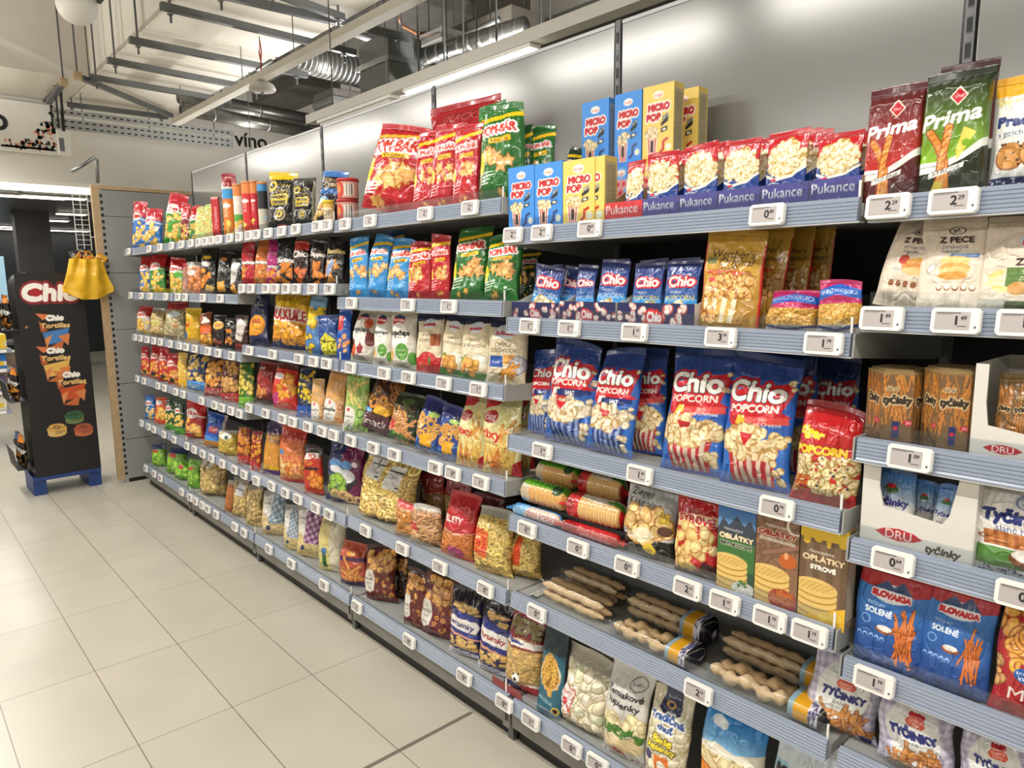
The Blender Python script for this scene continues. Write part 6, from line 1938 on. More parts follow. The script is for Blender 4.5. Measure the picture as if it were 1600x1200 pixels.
I('A3', 308, 327, 488, [('b', 0, 1, '8a4a22'), ('p', [(.2, .7), (.5, .96), (.95, .74)], 'eee6dc'), ('b', .4, .62, 'd96a34'), ('m', 'puff', .5, .22, .45, .2, 14, .17, 'dda23c', '8a5a1c')], 'orange snack bag with a white triangle on the third shelf', group=G3)
I('A3', 326, 347, 492, [('b', 0, 1, '2a1a16'), ('e', .5, .72, .4, .26, 'd9b45c'), ('t', 'ZIP', .5, .72, .2, 'b03030', dict(wmax=.5)), ('b', .3, .5, '1a1414'), ('m', 'puff', .5, .18, .45, .2, 10, .16, '8a4a3a')], 'brown snack bag with a yellow oval emblem on the third shelf', group=G3)
I('A3', 346, 366, 497, [('b', 0, 1, '1c1716'), ('m', 'tri', .4, .5, .4, .34, 10, .22, 'd98a3c', '8a4a1c')], 'black snack bag with orange pictures on the third shelf', group=G3)
I('A3', 363, 385, 492, [('b', 0, 1, '3a1f1c'), ('p', [(.3, .96), (.9, .9), (.6, .3), (.05, .4)], 'd9d2ca'), ('t', 'MAX', .45, .5, .18, '1c1a1a', dict(wmax=.6, rot=-.3)), ('b', 0, .24, '7a2c26')], 'brown and white crisp bag at the end of the third far shelf', group=G3)
# ---- B3
G4 = 'snack bags on the third shelf of the middle bay'
I('B3', 383, 413, 459, [('b', 0, 1, '20264c'), ('t', 'XXL', .45, .86, .16, 'e9d9c0', dict(wmax=.6)), ('e', .45, .42, .46, .42, '8a5a1c'), ('e', .45, .42, .43, .39, 'e0962c'), ('m', 'puff', .45, .36, .36, .16, 18, .13, 'e8a83c', 'a8681c'), ('t', 'XXL', .46, .5, .14, '8a2a1c', dict(wmax=.5, bold=.02))], 'navy snack bag with a big orange ball picture', group=G4)
I('B3', 411, 472, 457, [('b', 0, 1, '262a58'), ('b', .28, 1, 'e0b02c'), ('f', 'puff', (.05, .80, .95, .97), 12, .1, 'e8bc3c', 'b08420'), ('p', [(0, .52), (.9, .46), (.9, .72), (0, .78)], 'efe6da'), ('t', 'KULKUĽE', .46, .625, .2, 'a8282c', dict(wmax=.86, bold=.012, rot=-.05)), ('f', 'puff', (.04, .08, .96, .46), 70, .085, 'e3a33c', '9a661c'), ('b', 0, .06, '2c3068')], 'large yellow snack ball bag with red letters on a white band', group=G4, dr=.4)
I('B3', 470, 500, 461, [('b', 0, 1, '5c84b4'), ('f', 'puff', (.1, .5, .9, .9), 12, .17, 'e0c23c', '9a7a1c'), ('p', [(.05, .7), (.7, .82), (.9, .74), (.2, .6)], 'e8c83c'), ('b', .86, 1, '8fb4d4'), ('m', 'chip', .3, .24, .3, .2, 10, .14, 'd9bb3c', '2a2a22')], 'crumpled blue and yellow snack bag', group=G4)
I('B3', 492, 524, 492, [('b', 0, 1, '274a86'), ('p', [(.1, .44), (.5, .62), (.95, .42), (.95, .08), (.3, .06)], 'd9d04a'), ('f', 'kern', (.2, .1, .9, .5), 22, .035, '3a3a20'), ('l', [(.1, .44), (.55, .4), (.95, .42)], .03, '2a2a1c'), ('l', [(.55, .4), (.5, .08)], .03, '2a2a1c')], 'blue snack bag with a yellow dotted cheese picture', group=G4)
I('B3', 521, 543, 482, [('b', 0, 1, '2a55a0'), ('r', 0, .62, .5, .92, 'c03a34'), ('f', 'chip', (.2, .1, .9, .5), 8, .18, 'd99a6a', '8a5a34')], 'blue and red snack bag left of the white crisp bags', group=G4)
# ---- C3
G5 = 'beige crisp bags on the third shelf'
I('C3', 540, 577, 484, popchips(0), 'beige crisp bag with brown chip and drop pictures', group=G5, m='P')
I('C3', 577, 606, 486, popchips(1), 'white crisp bag with a round green emblem, left one of two', group=G5, m='P')
I('C3', 604, 644, 485, popchips(1), 'white crisp bag with a round green emblem, right one of two', group=G5, m='P')
I('C3', 643, 685, 486, sosov(0), 'beige crisp bag with a red pepper picture', group=G5, m='P')
I('C3', 679, 718, 491, sosov(1), 'beige crisp bag with a green edge, left one of two', group=G5, m='P', roll=6)
I('C3', 713, 760, 490, sosov(1), 'beige crisp bag with a green edge, right one of two', group=G5, m='P')
I('C3', 751, 812, 497, sosov(2), 'large beige crisp bag with a blue label at the right end of the third shelf', group=G5, m='P', dr=.42)
# ---- A4
G6 = 'crisp bags on the fourth far shelf'
rp = lambda: parrot('b83a34', 'b02a30', 'e0a058') + [('e', .5, .16, .2, .16, '24321c')]
I('A4', 216, 230, 541, rp(), 'red crisp bag, leftmost on the fourth shelf', group=G6)
I('A4', 228, 245, 540, rp(), 'red crisp bag, second on the fourth shelf', group=G6)
I('A4', 243, 259, 542, rp(), 'red crisp bag, third on the fourth shelf', group=G6)
I('A4', 257, 276, 552, rp(), 'red crisp bag with a white face patch, fourth on the fourth shelf', group=G6)
I('A4', 273, 289, 551, cheetah('d9b04a', 'e6c878', 'd9a83c', 'chip'), 'yellow crisp bag beside the blue one on the fourth shelf', group=G6)
I('A4', 284, 316, 550, cheetah('1f3a6a', 'e3c47a', '5a9ad4'), 'dark blue corn snack bag with a light blue foot on the fourth shelf', group=G6)
I('A4', 313, 342, 558, cheetah('4a2020', 'd99a4c', 'a8504c', 'chip'), 'brown corn snack bag with a pink foot on the fourth shelf', group=G6)
I('A4', 339, 368, 564, cheetah('5a2a24', 'd9a870', 'b03c3c', 'puff'), 'red-brown snack bag with a red foot on the fourth shelf', group=G6)
I('A4', 366, 391, 562, cheetah('3f6a2c', 'e0cc6a', '7ab33c', 'chip'), 'green snack bag at the end of the fourth far shelf', group=G6)
# ---- B4
G7 = 'snack bags on the fourth shelf of the middle bay'
I('B4', 392, 420, 565, [('b', 0, 1, '6a2220'), ('t', '29', .3, .86, .2, 'e8ded4', dict(wmax=.3)), ('b', .30, .84, '8a2826'), ('m', 'chip', .3, .3, .3, .2, 14, .14, 'c98a4c'), ('b', 0, .14, '3a1a1a')], 'dark red shiny snack bag, leftmost of the middle bay on the fourth shelf', group=G7)
I('B4', 418, 457, 568, [('b', 0, 1, 'c43c34'), ('m', 'tri', .6, .58, .4, .24, 14, .22, 'e3a23c', '9a5a1c'), ('e', .3, .76, .24, .10, 'e9dde0'), ('p', [(0, .3), (.4, .4), (.3, .06), (0, .1)], 'b83c7c'), ('b', .92, 1, '5a2a20'), ('t', 'dix', .5, .16, .12, 'e89a84', dict(wmax=.5))], 'orange and pink snack bag with a red foot', group=G7)
I('B4', 456, 483, 573, cheetah('1f2a44', 'dcc03c', '2c58a8'), 'navy bag covered with yellow snacks and a blue foot', group=G7)
SL = lambda bg, em: [('b', 0, 1, bg), ('m', 'stick', .5, .68, .48, .28, 24, .2, 'e3b06a', 'b07a3c'), ('p', [(0, .06), (0, .46), (.3, .50), (.66, .44), (.74, .28), (.62, .1), (.3, .04)], 'e6e2da'), ('r', .3, .40, .44, .46, 'c43a4c'), ('t', em, .38, .30, .1, '2a2a28', dict(wmax=.62, shear=.15, bold=.006)), ('t', 'špaldové', .38, .21, .04, '44423e', dict(wmax=.34)), ('t', '75 g', .36, .12, .05, '33312e', dict(wmax=.16)), ('e', .86, .36, .1, .12, '9a4a3a', 0, None, .7), ('e', .84, .1, .12, .1, 'c9743c', 0, None, .5)]
I('B4', 481, 503, 592, SL('cfae84', 'slniečka'), 'beige orange snack bag with a white label, front left one of two', group=G7, m='P')
I('B4', 498, 530, 578, SL('d3a87c', 'slniečka'), 'beige orange snack bag with a white label, taller right one of two', group=G7, m='P')
I('B4', 529, 567, 582, [('b', 0, 1, '9ab86a'), ('m', 'stick', .5, .7, .48, .26, 20, .22, 'dcc884', 'a8924c'), ('p', [(0, .06), (0, .40), (.24, .46), (.5, .40), (.56, .2), (.4, .04)], 'e8e6de'), ('t', 'trojhlavky', .27, .27, .07, '2a2a28', dict(wmax=.42)), ('t', 'cuketa', .27, .2, .035, '44423e', dict(wmax=.2)), ('r', .2, .36, .32, .41, 'c43a4c'), ('e', .74, .34, .14, .16, '2f4a22', 0, None, .75), ('e', .3, .05, .12, .1, '3f6a2a', 0, None, .6), ('e', .78, .08, .13, .12, '3f6a2a', 0, None, .7), ('e', .8, .6, .2, .1, 'c9cf8a')], 'green vegetable snack bag with a white label', group=G7, m='P')
I('B4', 555, 606, 592, snackbrown(), 'brown ring snack bag with orange cheese picture leaning right', group=G7, roll=14)
# ---- C4
G8 = 'snack bags on the fourth shelf below the beige crisps'
I('C4', 596, 643, 618, [('b', 0, 1, '26331f'), ('e', .5, .88, .2, .08, '5a6a3c'), ('t', 'SELLERS', .5, .76, .1, '8a5a4c', dict(wmax=.7, shear=.15)), ('t', 'garden mix', .6, .64, .05, 'c9c48a', dict(wmax=.5)), ('m', 'stick', .45, .34, .42, .22, 40, .22, 'd9a06a', '8a5a30'), ('e', .2, .36, .12, .12, 'c4504a'), ('m', 'tri', .4, .12, .4, .08, 14, .1, '4f7a33', '2f5222')], 'dark green vegetable stick bag leaning back', group=G8, roll=8)
NCH = lambda: [('b', 0, 1, '2f4a8c'), ('G', .8, 1, '28346a', '3a3f7a'), ('f', 'kern', (0, 0, 1, .3), 20, .06, '5a8ac4'), ('m', 'ring', .5, .5, .4, .22, 26, .16, 'd9a660', '8a5a28'), ('p', [(.3, .12), (.3, .34), (.7, .38), (.75, .14)], 'e3ac38'), ('e', .7, .76, .2, .08, 'a8c46a')]
I('C4', 640, 680, 623, NCH(), 'blue snack bag with orange cheese picture, left one of two', group=G8, roll=6)
I('C4', 676, 712, 634, NCH(), 'blue snack bag with orange cheese picture, right one of two by the cream bags', group=G8, roll=4)
I('C4', 705, 750, 620, tixy(), 'cream potato stick bag with a red oval, left one of two', group=G8)
I('C4', 744, 804, 618, tixy(), 'cream potato stick bag with a red oval and red foot, right one of two', group=G8, dr=.45)
I('C4', 802, 830, 622, tixy(), 'cream potato stick bag standing back at the shelf end', group=G8, dy=.14)
# ---- A5
G9 = 'crisp bags on the fifth far shelf'
I('A5', 222, 238, 618, parrot('2b68b4', '2f6ab0', 'e6c488'), 'blue crisp bag, leftmost on the fifth shelf', group=G9)
I('A5', 236, 256, 621, [('b', 0, 1, 'c9563c'), ('e', .3, .84, .3, .14, 'e8e4e0'), ('m', 'chip', .45, .36, .4, .26, 10, .22, 'e0b060')], 'red and white crisp bag, second on the fifth shelf', group=G9)
I('A5', 254, 270, 622, parrot('1f4a2c', '1c3f26', 'e6c46a') + [('b', 0, .2, '5a9a3c')], 'dark green crisp bag on the fifth shelf, left one of two', group=G9)
I('A5', 268, 284, 625, parrot('1f4a2c', '1c3f26', 'e6c46a') + [('b', 0, .2, '5a9a3c')], 'dark green crisp bag on the fifth shelf, right one of two', group=G9)
I('A5', 282, 313, 628, parrot('a82a2e', 'b83034', 'e0b060'), 'large red crisp bag on the fifth shelf', group=G9, dr=.5)
I('A5', 312, 343, 648, [('b', 0, 1, '2a4f9c'), ('b', .2, .34, '4a86c8'), ('b', 0, .2, 'c98a3c'), ('r', .25, .45, .7, .64, '9a2a34'), ('t', 'CHIPS', .48, .55, .12, 'f0e8e4', dict(wmax=.38)), ('e', .3, .84, .2, .1, '7aa0d8'), ('r', .85, 0, 1, 1, 'b9a8a4')], 'blue crisp bag with a red square on the fifth shelf', group=G9, roll=6)
I('A5', 336, 366, 673, clearbag('stick', 90, .12, 'dcbf5a', '9a7a22', [('e', .45, .80, .34, .12, 'dfe0d8'), ('e', .5, .76, .1, .08, '2c5048')]), 'clear bag of yellow sticks with a white top on the fifth shelf', group=G9, m='C', relief=.03)
I('A5', 366, 388, 669, cheetah('7a2a22', 'c9823c', 'b03a38', 'chip'), 'red snack bag with a brown picture on the fifth shelf, left one of two', group=G9)
I('A5', 386, 403, 675, cheetah('8a2c26', 'd99a3c', 'b5403c', 'chip'), 'red snack bag with a brown picture on the fifth shelf, right one of two', group=G9)
# ---- B5
I('B5', 404, 430, 659, [('b', 0, 1, 'd39a4c'), ('b', .82, 1, '33204a'), ('t', 'POMMES', .5, .80, .12, 'e3a860', dict(wmax=.8, ol='33204a', olw=.02)), ('t', 'frites', .5, .68, .14, 'e9b870', dict(wmax=.8, ol='33204a', olw=.02)), ('f', 'stick', (.05, .2, .95, .62), 30, .2, 'dba04c', '9a6424'), ('b', 0, .1, '4a2a6a'), ('b', .1, .18, 'dfb83c')], 'orange and purple fries snack bag', group='snack bags on the fifth shelf of the middle bay')
I('B5', 428, 471, 664, [('b', 0, 1, 'c9713c'), ('G', .4, 1, 'cf8a48', 'b84a34'), ('t', 'SNACK', .54, .46, .16, 'c9402f', dict(wmax=.78, bold=.008, ol='e9c08a', olw=.02)), ('e', .2, .56, .13, .07, '4f86b4'), ('f', 'puff', (.05, .06, .95, .34), 26, .1, 'd99a58', '9a5a30', 1.0), ('f', 'stick', (.02, .1, .3, .5), 8, .18, 'e6c98a', 'a8884c'), ('b', .8, .93, 'a83c34'), ('b', 0, .07, 'b03a3a')], 'large orange snack bag with outlined letters', group='snack bags on the fifth shelf of the middle bay')
I('B5', 469, 499, 697, [('b', 0, 1, 'b03424'), ('b', .84, 1, '2a1512'), ('p', [(.15, .74), (.85, .80), (.85, .92), (.2, .88)], 'f0ece6'), ('t', 'YO', .5, .83, .12, 'b03424', dict(wmax=.4, bold=.02)), ('t', 'POP', .35, .68, .13, 'e3b83c', dict(wmax=.5, rot=-.1)), ('r', .15, .53, .85, .59, '1a1414'), ('m', 'chip', .5, .26, .42, .2, 14, .2, 'd98a3c', '8a3a14')], 'red snack bag with a white patch on top and a black stripe', group='snack bags on the fifth shelf of the middle bay')
I('B5', 497, 556, 690, [('b', 0, 1, '27315a'), ('r', .5, .05, 1, .95, '6a1f4c'), ('p', [(.5, .62), (.78, .5), (.86, .4), (.7, .22), (.5, .3)], '17181f'), ('e', .3, .66, .2, .09, '6aa0d8'), ('e', .62, .64, .12, .1, '6aa0d8'), ('e', .34, .56, .18, .08, 'e6e6ea'), ('e', .60, .46, .2, .14, 'e8e8ea'), ('m', 'puff', .3, .3, .3, .16, 14, .12, '8ab04a'), ('m', 'ring', .55, .1, .4, .08, 16, .13, 'd9b88a', '9a7a4c'), ('e', .8, .66, .08, .06, 'ecd9e4')], 'navy and purple children snack bag with plain coloured shapes', group='snack bags on the fifth shelf of the middle bay')
# ---- C5
RG = lambda lab=None, n=110: clearbag('ring', n, .10, 'd9bf78', '93752e', lab)
PT = [('p', [(.14, .62), (.42, .60), (.43, .92), (.16, .93)], 'd8d6d2'), ('p', [(.50, .50), (.76, .48), (.80, .86), (.56, .87)], 'e0deda'), ('l', [(.18, .84), (.42, .83)], .02, '333333'), ('l', [(.30, .76), (.30, .92)], .02, '333333'), ('l', [(.56, .79), (.78, .77)], .02, '333333'), ('t', '2 ks', .30, .72, .04, '333333'), ('t', '200 g', .67, .70, .04, '333333'), ('r', .34, .64, .40, .67, '333333'), ('r', .70, .52, .76, .55, '333333')]
GX = 'clear bags of extruded rings and pellets'
I('C5', 550, 633, 712, RG(PT), 'large clear bag of yellow rings with two white price labels', group=GX, m='C', relief=.035, dr=.5, style='stand', cat='snack bag')
I('C5', 612, 648, 786, clearbag('stick', 70, .12, 'd99a4c', '9a5a28', [('b', .86, 1, 'c9504c')]), 'small clear bag of orange sticks with a red top', group=GX, m='C', relief=.03)
I('C5', 636, 684, 790, clearbag('stick', 60, .17, 'd3a878', '8a5a34', [('p', [(.02, .40), (.34, .36), (.32, .58), (.0, .62)], 'c02a30'), ('t', 'Snack', .17, .49, .06, 'f0e0dc', dict(wmax=.22))], 'c9c4bc'), 'clear bag of pale twisted snacks with a small red label', group=GX, m='C', relief=.03)
I('C5', 680, 730, 772, [('b', 0, 1, 'a86a34'), ('f', 'stick', (0, .08, 1, .48), 70, .13, 'd98a48', '8a4a20', 1.0), ('b', .44, 1, 'b0262c'), ('p', [(0, .44), (.5, .40), (1, .46), (1, .5), (0, .5)], 'b0262c'), ('p', [(0, .43), (.5, .39), (1, .45), (1, .46), (.5, .405), (0, .445)], 'f0d8c0'), ('t', 'PELETY', .36, .62, .14, 'f2ece6', dict(wmax=.62, bold=.012)), ('e', .5, .1, .24, .16, 'b04a7c'), ('b', 0, .03, 'c03a38')], 'clear pellet snack bag with a red upper half and white capitals', group=GX, m='C', relief=.025)
I('C5', 722, 748, 792, [('b', 0, 1, 'a3222a'), ('t', 'PELETY', .5, .66, .14, 'f2ece6', dict(wmax=.8))], 'red snack bag half hidden behind the ring bag with the orange label', group=GX, dy=.085)
LB = [('p', [(.0, .34), (.48, .29), (.5, .70), (.02, .74)], 'c8421c'), ('l', [(.04, .38), (.45, .33), (.46, .67), (.05, .70)], .012, 'e0a03c'), ('t', 'ČABAJSKA', .26, .63, .06, 'e6b83c', dict(wmax=.36)), ('e', .22, .5, .12, .12, 'e3a83c', 0, None, .75), ('r', .1, .26, .46, .29, 'd98a3c')]
I('C5', 731, 790, 797, RG(LB, 120), 'clear bag of pale rings with an orange-red label', group=GX, m='C', relief=.035, dr=.5)
I('C5', 793, 840, 830, RG([('p', [(.14, .3), (.44, .26), (.5, .84), (.26, .9)], 'c8481c')], 110), 'clear bag of pale rings with an orange stripe at the bay end', group=GX, m='C', relief=.035, dr=.5, roll=-4, dy=.07)
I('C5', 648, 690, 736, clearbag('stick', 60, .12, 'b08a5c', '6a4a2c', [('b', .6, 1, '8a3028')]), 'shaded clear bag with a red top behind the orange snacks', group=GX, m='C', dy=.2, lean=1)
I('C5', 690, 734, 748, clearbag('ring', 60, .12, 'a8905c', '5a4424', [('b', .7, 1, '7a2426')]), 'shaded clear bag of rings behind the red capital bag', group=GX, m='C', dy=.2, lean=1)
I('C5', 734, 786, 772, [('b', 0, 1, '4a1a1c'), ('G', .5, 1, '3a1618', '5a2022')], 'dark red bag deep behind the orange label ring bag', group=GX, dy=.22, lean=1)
# ---- A6
G10 = 'bags on the far base shelf'
grn = lambda: [('b', 0, 1, '6a9c34'), ('b', .8, 1, '2a3a5a'), ('m', 'puff', .5, .4, .42, .3, 16, .17, '8fb84a', '4a7a24'), ('e', .4, .72, .2, .09, 'b03a34')]
I('A6', 233, 255, 694, grn(), 'green snack bag with a navy top, leftmost on the base shelf', group=G10)
I('A6', 253, 283, 700, grn(), 'green snack bag with a navy top, second on the base shelf', group=G10)
I('A6', 268, 291, 722, grn()[:1] + grn()[2:], 'green snack bag tilted in front, third on the base shelf', group=G10, roll=8)
I('A6', 287, 307, 719, grn()[:1] + grn()[2:], 'green snack bag beside the clear pasta bag, fourth on the base shelf', group=G10, roll=4)
CP = lambda lab=None, top='7a756a': clearbag('puff', 90, .10, 'd0b67e', '8a7038', lab, top)
I('A6', 305, 348, 717, CP([('p', [(.1, .84), (.24, .82), (.28, .97), (.14, .98)], 'dedbd4'), ('p', [(.36, .8), (.52, .78), (.56, .96), (.42, .97)], 'dedbd4')]), 'clear snack bag with two white paper tags on the base shelf', group=G10, m='C', relief=.03, dr=.5)
I('A6', 346, 360, 752, clearbag('stick', 40, .16, 'd38448', '8a4a20'), 'narrow orange clear bag on the base shelf', group=G10, m='C', relief=.03)
I('A6', 357, 382, 749, CP([('p', [(.2, .62), (.7, .56), (.9, .86), (.4, .93)], 'dcdce0'), ('l', [(.3, .8), (.76, .74)], .05, '33333a')]), 'clear snack bag with a large white price label on the base shelf', group=G10, m='C', relief=.03)
I('A6', 379, 405, 757, CP(), 'clear bag of yellow snacks left of the blue checked bag', group=G10, m='C', relief=.03)
I('A6', 401, 442, 768, gingbag('6f8496', 'b9c4ca'), 'clear snack bag with a blue-grey checked label on the base shelf', group=G10, m='C', relief=.02)
# ---- B6
G11 = 'bags on the base shelf of the middle bay'
I('B6', 438, 464, 792, gingbag('7d8ea0', 'c4ccd2'), 'narrow clear bag with a pale blue checked label behind the purple one', group=G11, m='C', relief=.02)
I('B6', 455, 494, 789, gingbag('6a3060', 'c9b2c4'), 'clear snack bag with a purple checked label', group=G11, m='C', relief=.02)
I('B6', 489, 532, 803, [('b', 0, 1, 'cfc48c'), ('m', 'stick', .3, .4, .3, .34, 40, .14, 'e0d48a', 'a8985c'), ('r', .5, 0, 1, 1, 'd6cfb8'), ('t', 'BRONÉ', .4, .88, .1, '2c3a4a', dict(wmax=.6, rot=-.2)), ('e', .34, .38, .1, .09, '3a6aa0'), ('r', .26, .08, .40, .32, '2a5a2c'), ('l', [(.5, .3), (.66, .45)], .02, '2a2a28'), ('b', .92, 1, 'c9a83c')], 'white and yellow snack bag with a thin drawn figure-free label', group=G11)
ITEMS[-1][3]['label'] = 'white and yellow snack bag with a small green drawing'
I('B6', 524, 567, 849, [('b', 0, 1, 'a8503a'), ('b', .62, .72, '4a2a52'), ('m', 'stick', .4, .3, .4, .26, 18, .2, 'd9a05c', '9a5a2c'), ('b', 0, .14, '4a2a52'), ('e', .5, .8, .2, .06, 'd99a4c')], 'orange snack bag with purple bands beside the brown bags', group=G11)
I('B6', 563, 611, 855, chrumky(), 'dark red peanut puff bag with a white scalloped label, leftmost of three', group='dark red peanut puff bags')
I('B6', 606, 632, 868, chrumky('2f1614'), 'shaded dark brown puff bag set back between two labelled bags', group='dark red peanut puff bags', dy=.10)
# ---- C6
I('C6', 624, 656, 892, chrumky(), 'dark red peanut puff bag with a white scalloped label, narrow middle one', group='dark red peanut puff bags')
I('C6', 648, 702, 896, chrumky('62262a'), 'dark red peanut puff bag with a white scalloped label, large right one', group='dark red peanut puff bags', dr=.45)
I('C6', 694, 743, 922, wrumky(0), 'navy and white striped puff bag, left one of two', group='striped puff bags')
I('C6', 737, 787, 932, wrumky(1), 'navy and white striped puff bag with red lettering, right one of two', group='striped puff bags', dr=.45)
I('C6', 780, 836, 956, pepe(), 'clear peanut snack bag with thick dark letters and a football picture', m='C', dr=.45)
# ---- D6
I('D6', 834, 870, 978, nuts(), 'teal bag with an oval picture of roasted nuts', style='stand')
I('D6', 868, 940, 1026, puffs(), 'clear bag of white puffs with a small red and white label', m='C', relief=.035, dr=.5, group='clear bags of white puffs')
I('D6', 926, 966, 1020, puffs(), 'clear bag of white puffs set back behind the labelled one', m='C', relief=.035, dy=.10, group='clear bags of white puffs')
I('D6', 936, 1002, 1043, zemiak(), 'white potato crisp bag with black slanted lettering', m='P', dr=.42)
I('D6', 1000, 1066, 1085, tradicna(), 'clear white crisp bag with blue and yellow lettering', m='C', relief=.02, dr=.42)
I('D6', 1078, 1180, 1105, jizzy(), 'snack bag with a sky blue top and huge orange letters', dr=.42)
I('D6', 1194, 1296, 1156, kreck(), 'pale cracker bag with thick black letters at the bottom edge', m='P', dr=.42)

# ---- D2
TC = 'navy popcorn trays'
display_tray('D2', 799, 872, .055, tray_chio(), 'navy popcorn tray, leftmost of three', group=TC, inner='c9c6c0', hb=.03, seed=31)
display_tray('D2', 873, 960, .060, tray_chio(), 'navy popcorn tray, middle of three', group=TC, inner='c9c6c0', hb=.03, seed=32)
display_tray('D2', 962, 1082, .060, tray_chio(), 'navy popcorn tray, rightmost and widest of three', group=TC, inner='c9c6c0', hb=.03, seed=33)
PP = 'blue popcorn packets in the navy trays'
for xl, xr, yt, rl, dy, ww, lb in [(822, 866, 419, 9, .02, 'd8e4ee', 'tilted in the leftmost navy tray'), (866, 896, 418, 10, .06, 'd8e4ee', 'half hidden at the left of the middle navy tray'), (894, 924, 412, 0, .022, 'd8e4ee', 'narrow one in the middle navy tray'), (925, 971, 406, 4, .015, 'd8e4ee', 'at the right of the middle navy tray'),
                                   (981, 1028, 410, 2, .02, 'e3cf6a', 'with yellow letters, left in the widest navy tray'), (1030, 1083, 406, 2, .016, 'e3cf6a', 'with yellow letters, right in the widest navy tray')]:
    I('D2', xl, xr, yt, chio_packet(word=ww), 'blue popcorn packet %s' % lb, name='popcorn_packet', cat='popcorn packet', group=PP, yaw=3, dy=dy, roll=rl, lean=7, dr=.22, zo=.003, wr=.5)
for xl, xr, yt, lb in [(836, 876, 414, 'leftmost navy tray'), (934, 976, 404, 'middle navy tray'), (992, 1036, 404, 'widest navy tray, left'), (1042, 1086, 402, 'widest navy tray, right')]:
    I('D2', xl, xr, yt, chio_packet(), 'blue popcorn packet standing behind in the %s' % lb, name='popcorn_packet', cat='popcorn packet', group=PP, yaw=2, dy=.085, lean=4, dr=.22, zo=.003, wr=.5)
WR = 'golden caramel popcorn bags'
I('D2', 1084, 1176, 360, werther(), 'golden caramel popcorn bag in front', style='stand', group=WR, dr=.35, roll=3, lean=6, name='popcorn_bag', cat='popcorn bag')
I('D2', 1142, 1214, 350, werther(), 'golden caramel popcorn bag, second in the queue', style='stand', group=WR, dr=.35, roll=3, dy=.075, name='popcorn_bag', cat='popcorn bag')
I('D2', 1186, 1252, 350, werther(), 'golden caramel popcorn bag, third in the queue', style='stand', group=WR, dr=.35, roll=2, dy=.15, name='popcorn_bag', cat='popcorn bag')
I('D2', 1228, 1290, 348, werther(), 'golden caramel popcorn bag, last and darkest in the queue', style='stand', group=WR, dr=.35, roll=2, dy=.225, lean=2, name='popcorn_bag', cat='popcorn bag')
I('D2', 1190, 1272, 452, kernels(), 'low bag of popcorn kernels with a pink top, left one of two', m='C', dr=.55, relief=.012, group='popcorn kernel bags')
I('D2', 1272, 1342, 438, kernels(), 'bag of popcorn kernels with a raised blue corner, right one of two', m='C', dr=.5, relief=.012, group='popcorn kernel bags', roll=-3)

# ---- D3
GP = 'large blue popcorn bags'
I('D3', 820, 856, 545, chio_pop(1), 'large blue salt popcorn bag half hidden at the shelf end', group=GP, dy=.06, name='popcorn_bag', cat='popcorn bag')
I('D3', 841, 917, 532, chio_pop(1), 'large blue popcorn bag with a navy salt stripe, left full one', group=GP, roll=2, name='popcorn_bag', cat='popcorn bag', dr=.42)
I('D3', 911, 981, 543, chio_pop(1), 'large blue popcorn bag with a navy salt stripe, right full one', group=GP, roll=3, name='popcorn_bag', cat='popcorn bag', dr=.42)
I('D3', 975, 1034, 545, chio_pop(0), 'large blue ham and cheese popcorn bag, leftmost and half covered', group=GP, dy=.08, roll=-3, name='popcorn_bag', cat='popcorn bag')
I('D3', 1027, 1124, 543, chio_pop(0), 'large blue ham and cheese popcorn bag, middle one', group=GP, name='popcorn_bag', cat='popcorn bag', dr=.42)
I('D3', 1122, 1230, 554, chio_pop(0), 'large blue ham and cheese popcorn bag, rightmost front one', group=GP, name='popcorn_bag', cat='popcorn bag', dr=.42)
I('D3', 1186, 1268, 548, chio_pop(0), 'shaded blue popcorn bag behind the rightmost front one', group=GP, dy=.17, lean=2, name='popcorn_bag', cat='popcorn bag')
I('D3', 1262, 1334, 552, chio_pop(0), 'deeply shaded blue popcorn bag behind the red popcorn bag', group=GP, dy=.26, lean=1, name='popcorn_bag', cat='popcorn bag')
I('D3', 1231, 1333, 630, tiger(), 'red popcorn bag with yellow slanted letters and a wide popcorn picture', m=None, dr=.45, name='popcorn_bag', cat='popcorn bag')
# ---- D4
def ROLL(sh, xl, xr, yb, rad, ops, label, dy=0.0, zo=0.0, yaw=4, name='cracker_roll', cat='cracker roll', group='wrapped cracker rolls'):
    _seed[0] += 1
    z0 = SHELF_Z[sh[0]][int(sh[1]) - 1] - .0118 + zo
    y = .905 + dy + rad
    x0, x1 = X_at(xl, y - rad, z0 + rad), X_at(xr, y - rad, z0 + rad)
    o = make_roll(name, x1 - x0, rad, int((xr - xl) * 1.2), 46, paint, dict(ops=ops), _seed[0])
    o.location = ((x0 + x1) / 2, y, z0)
    o.rotation_euler = (0, 0, math.radians(yaw))
    tag(o, label, cat, group)
    ITEMS.append((sh, (x0 + x1) / 2, label, o))


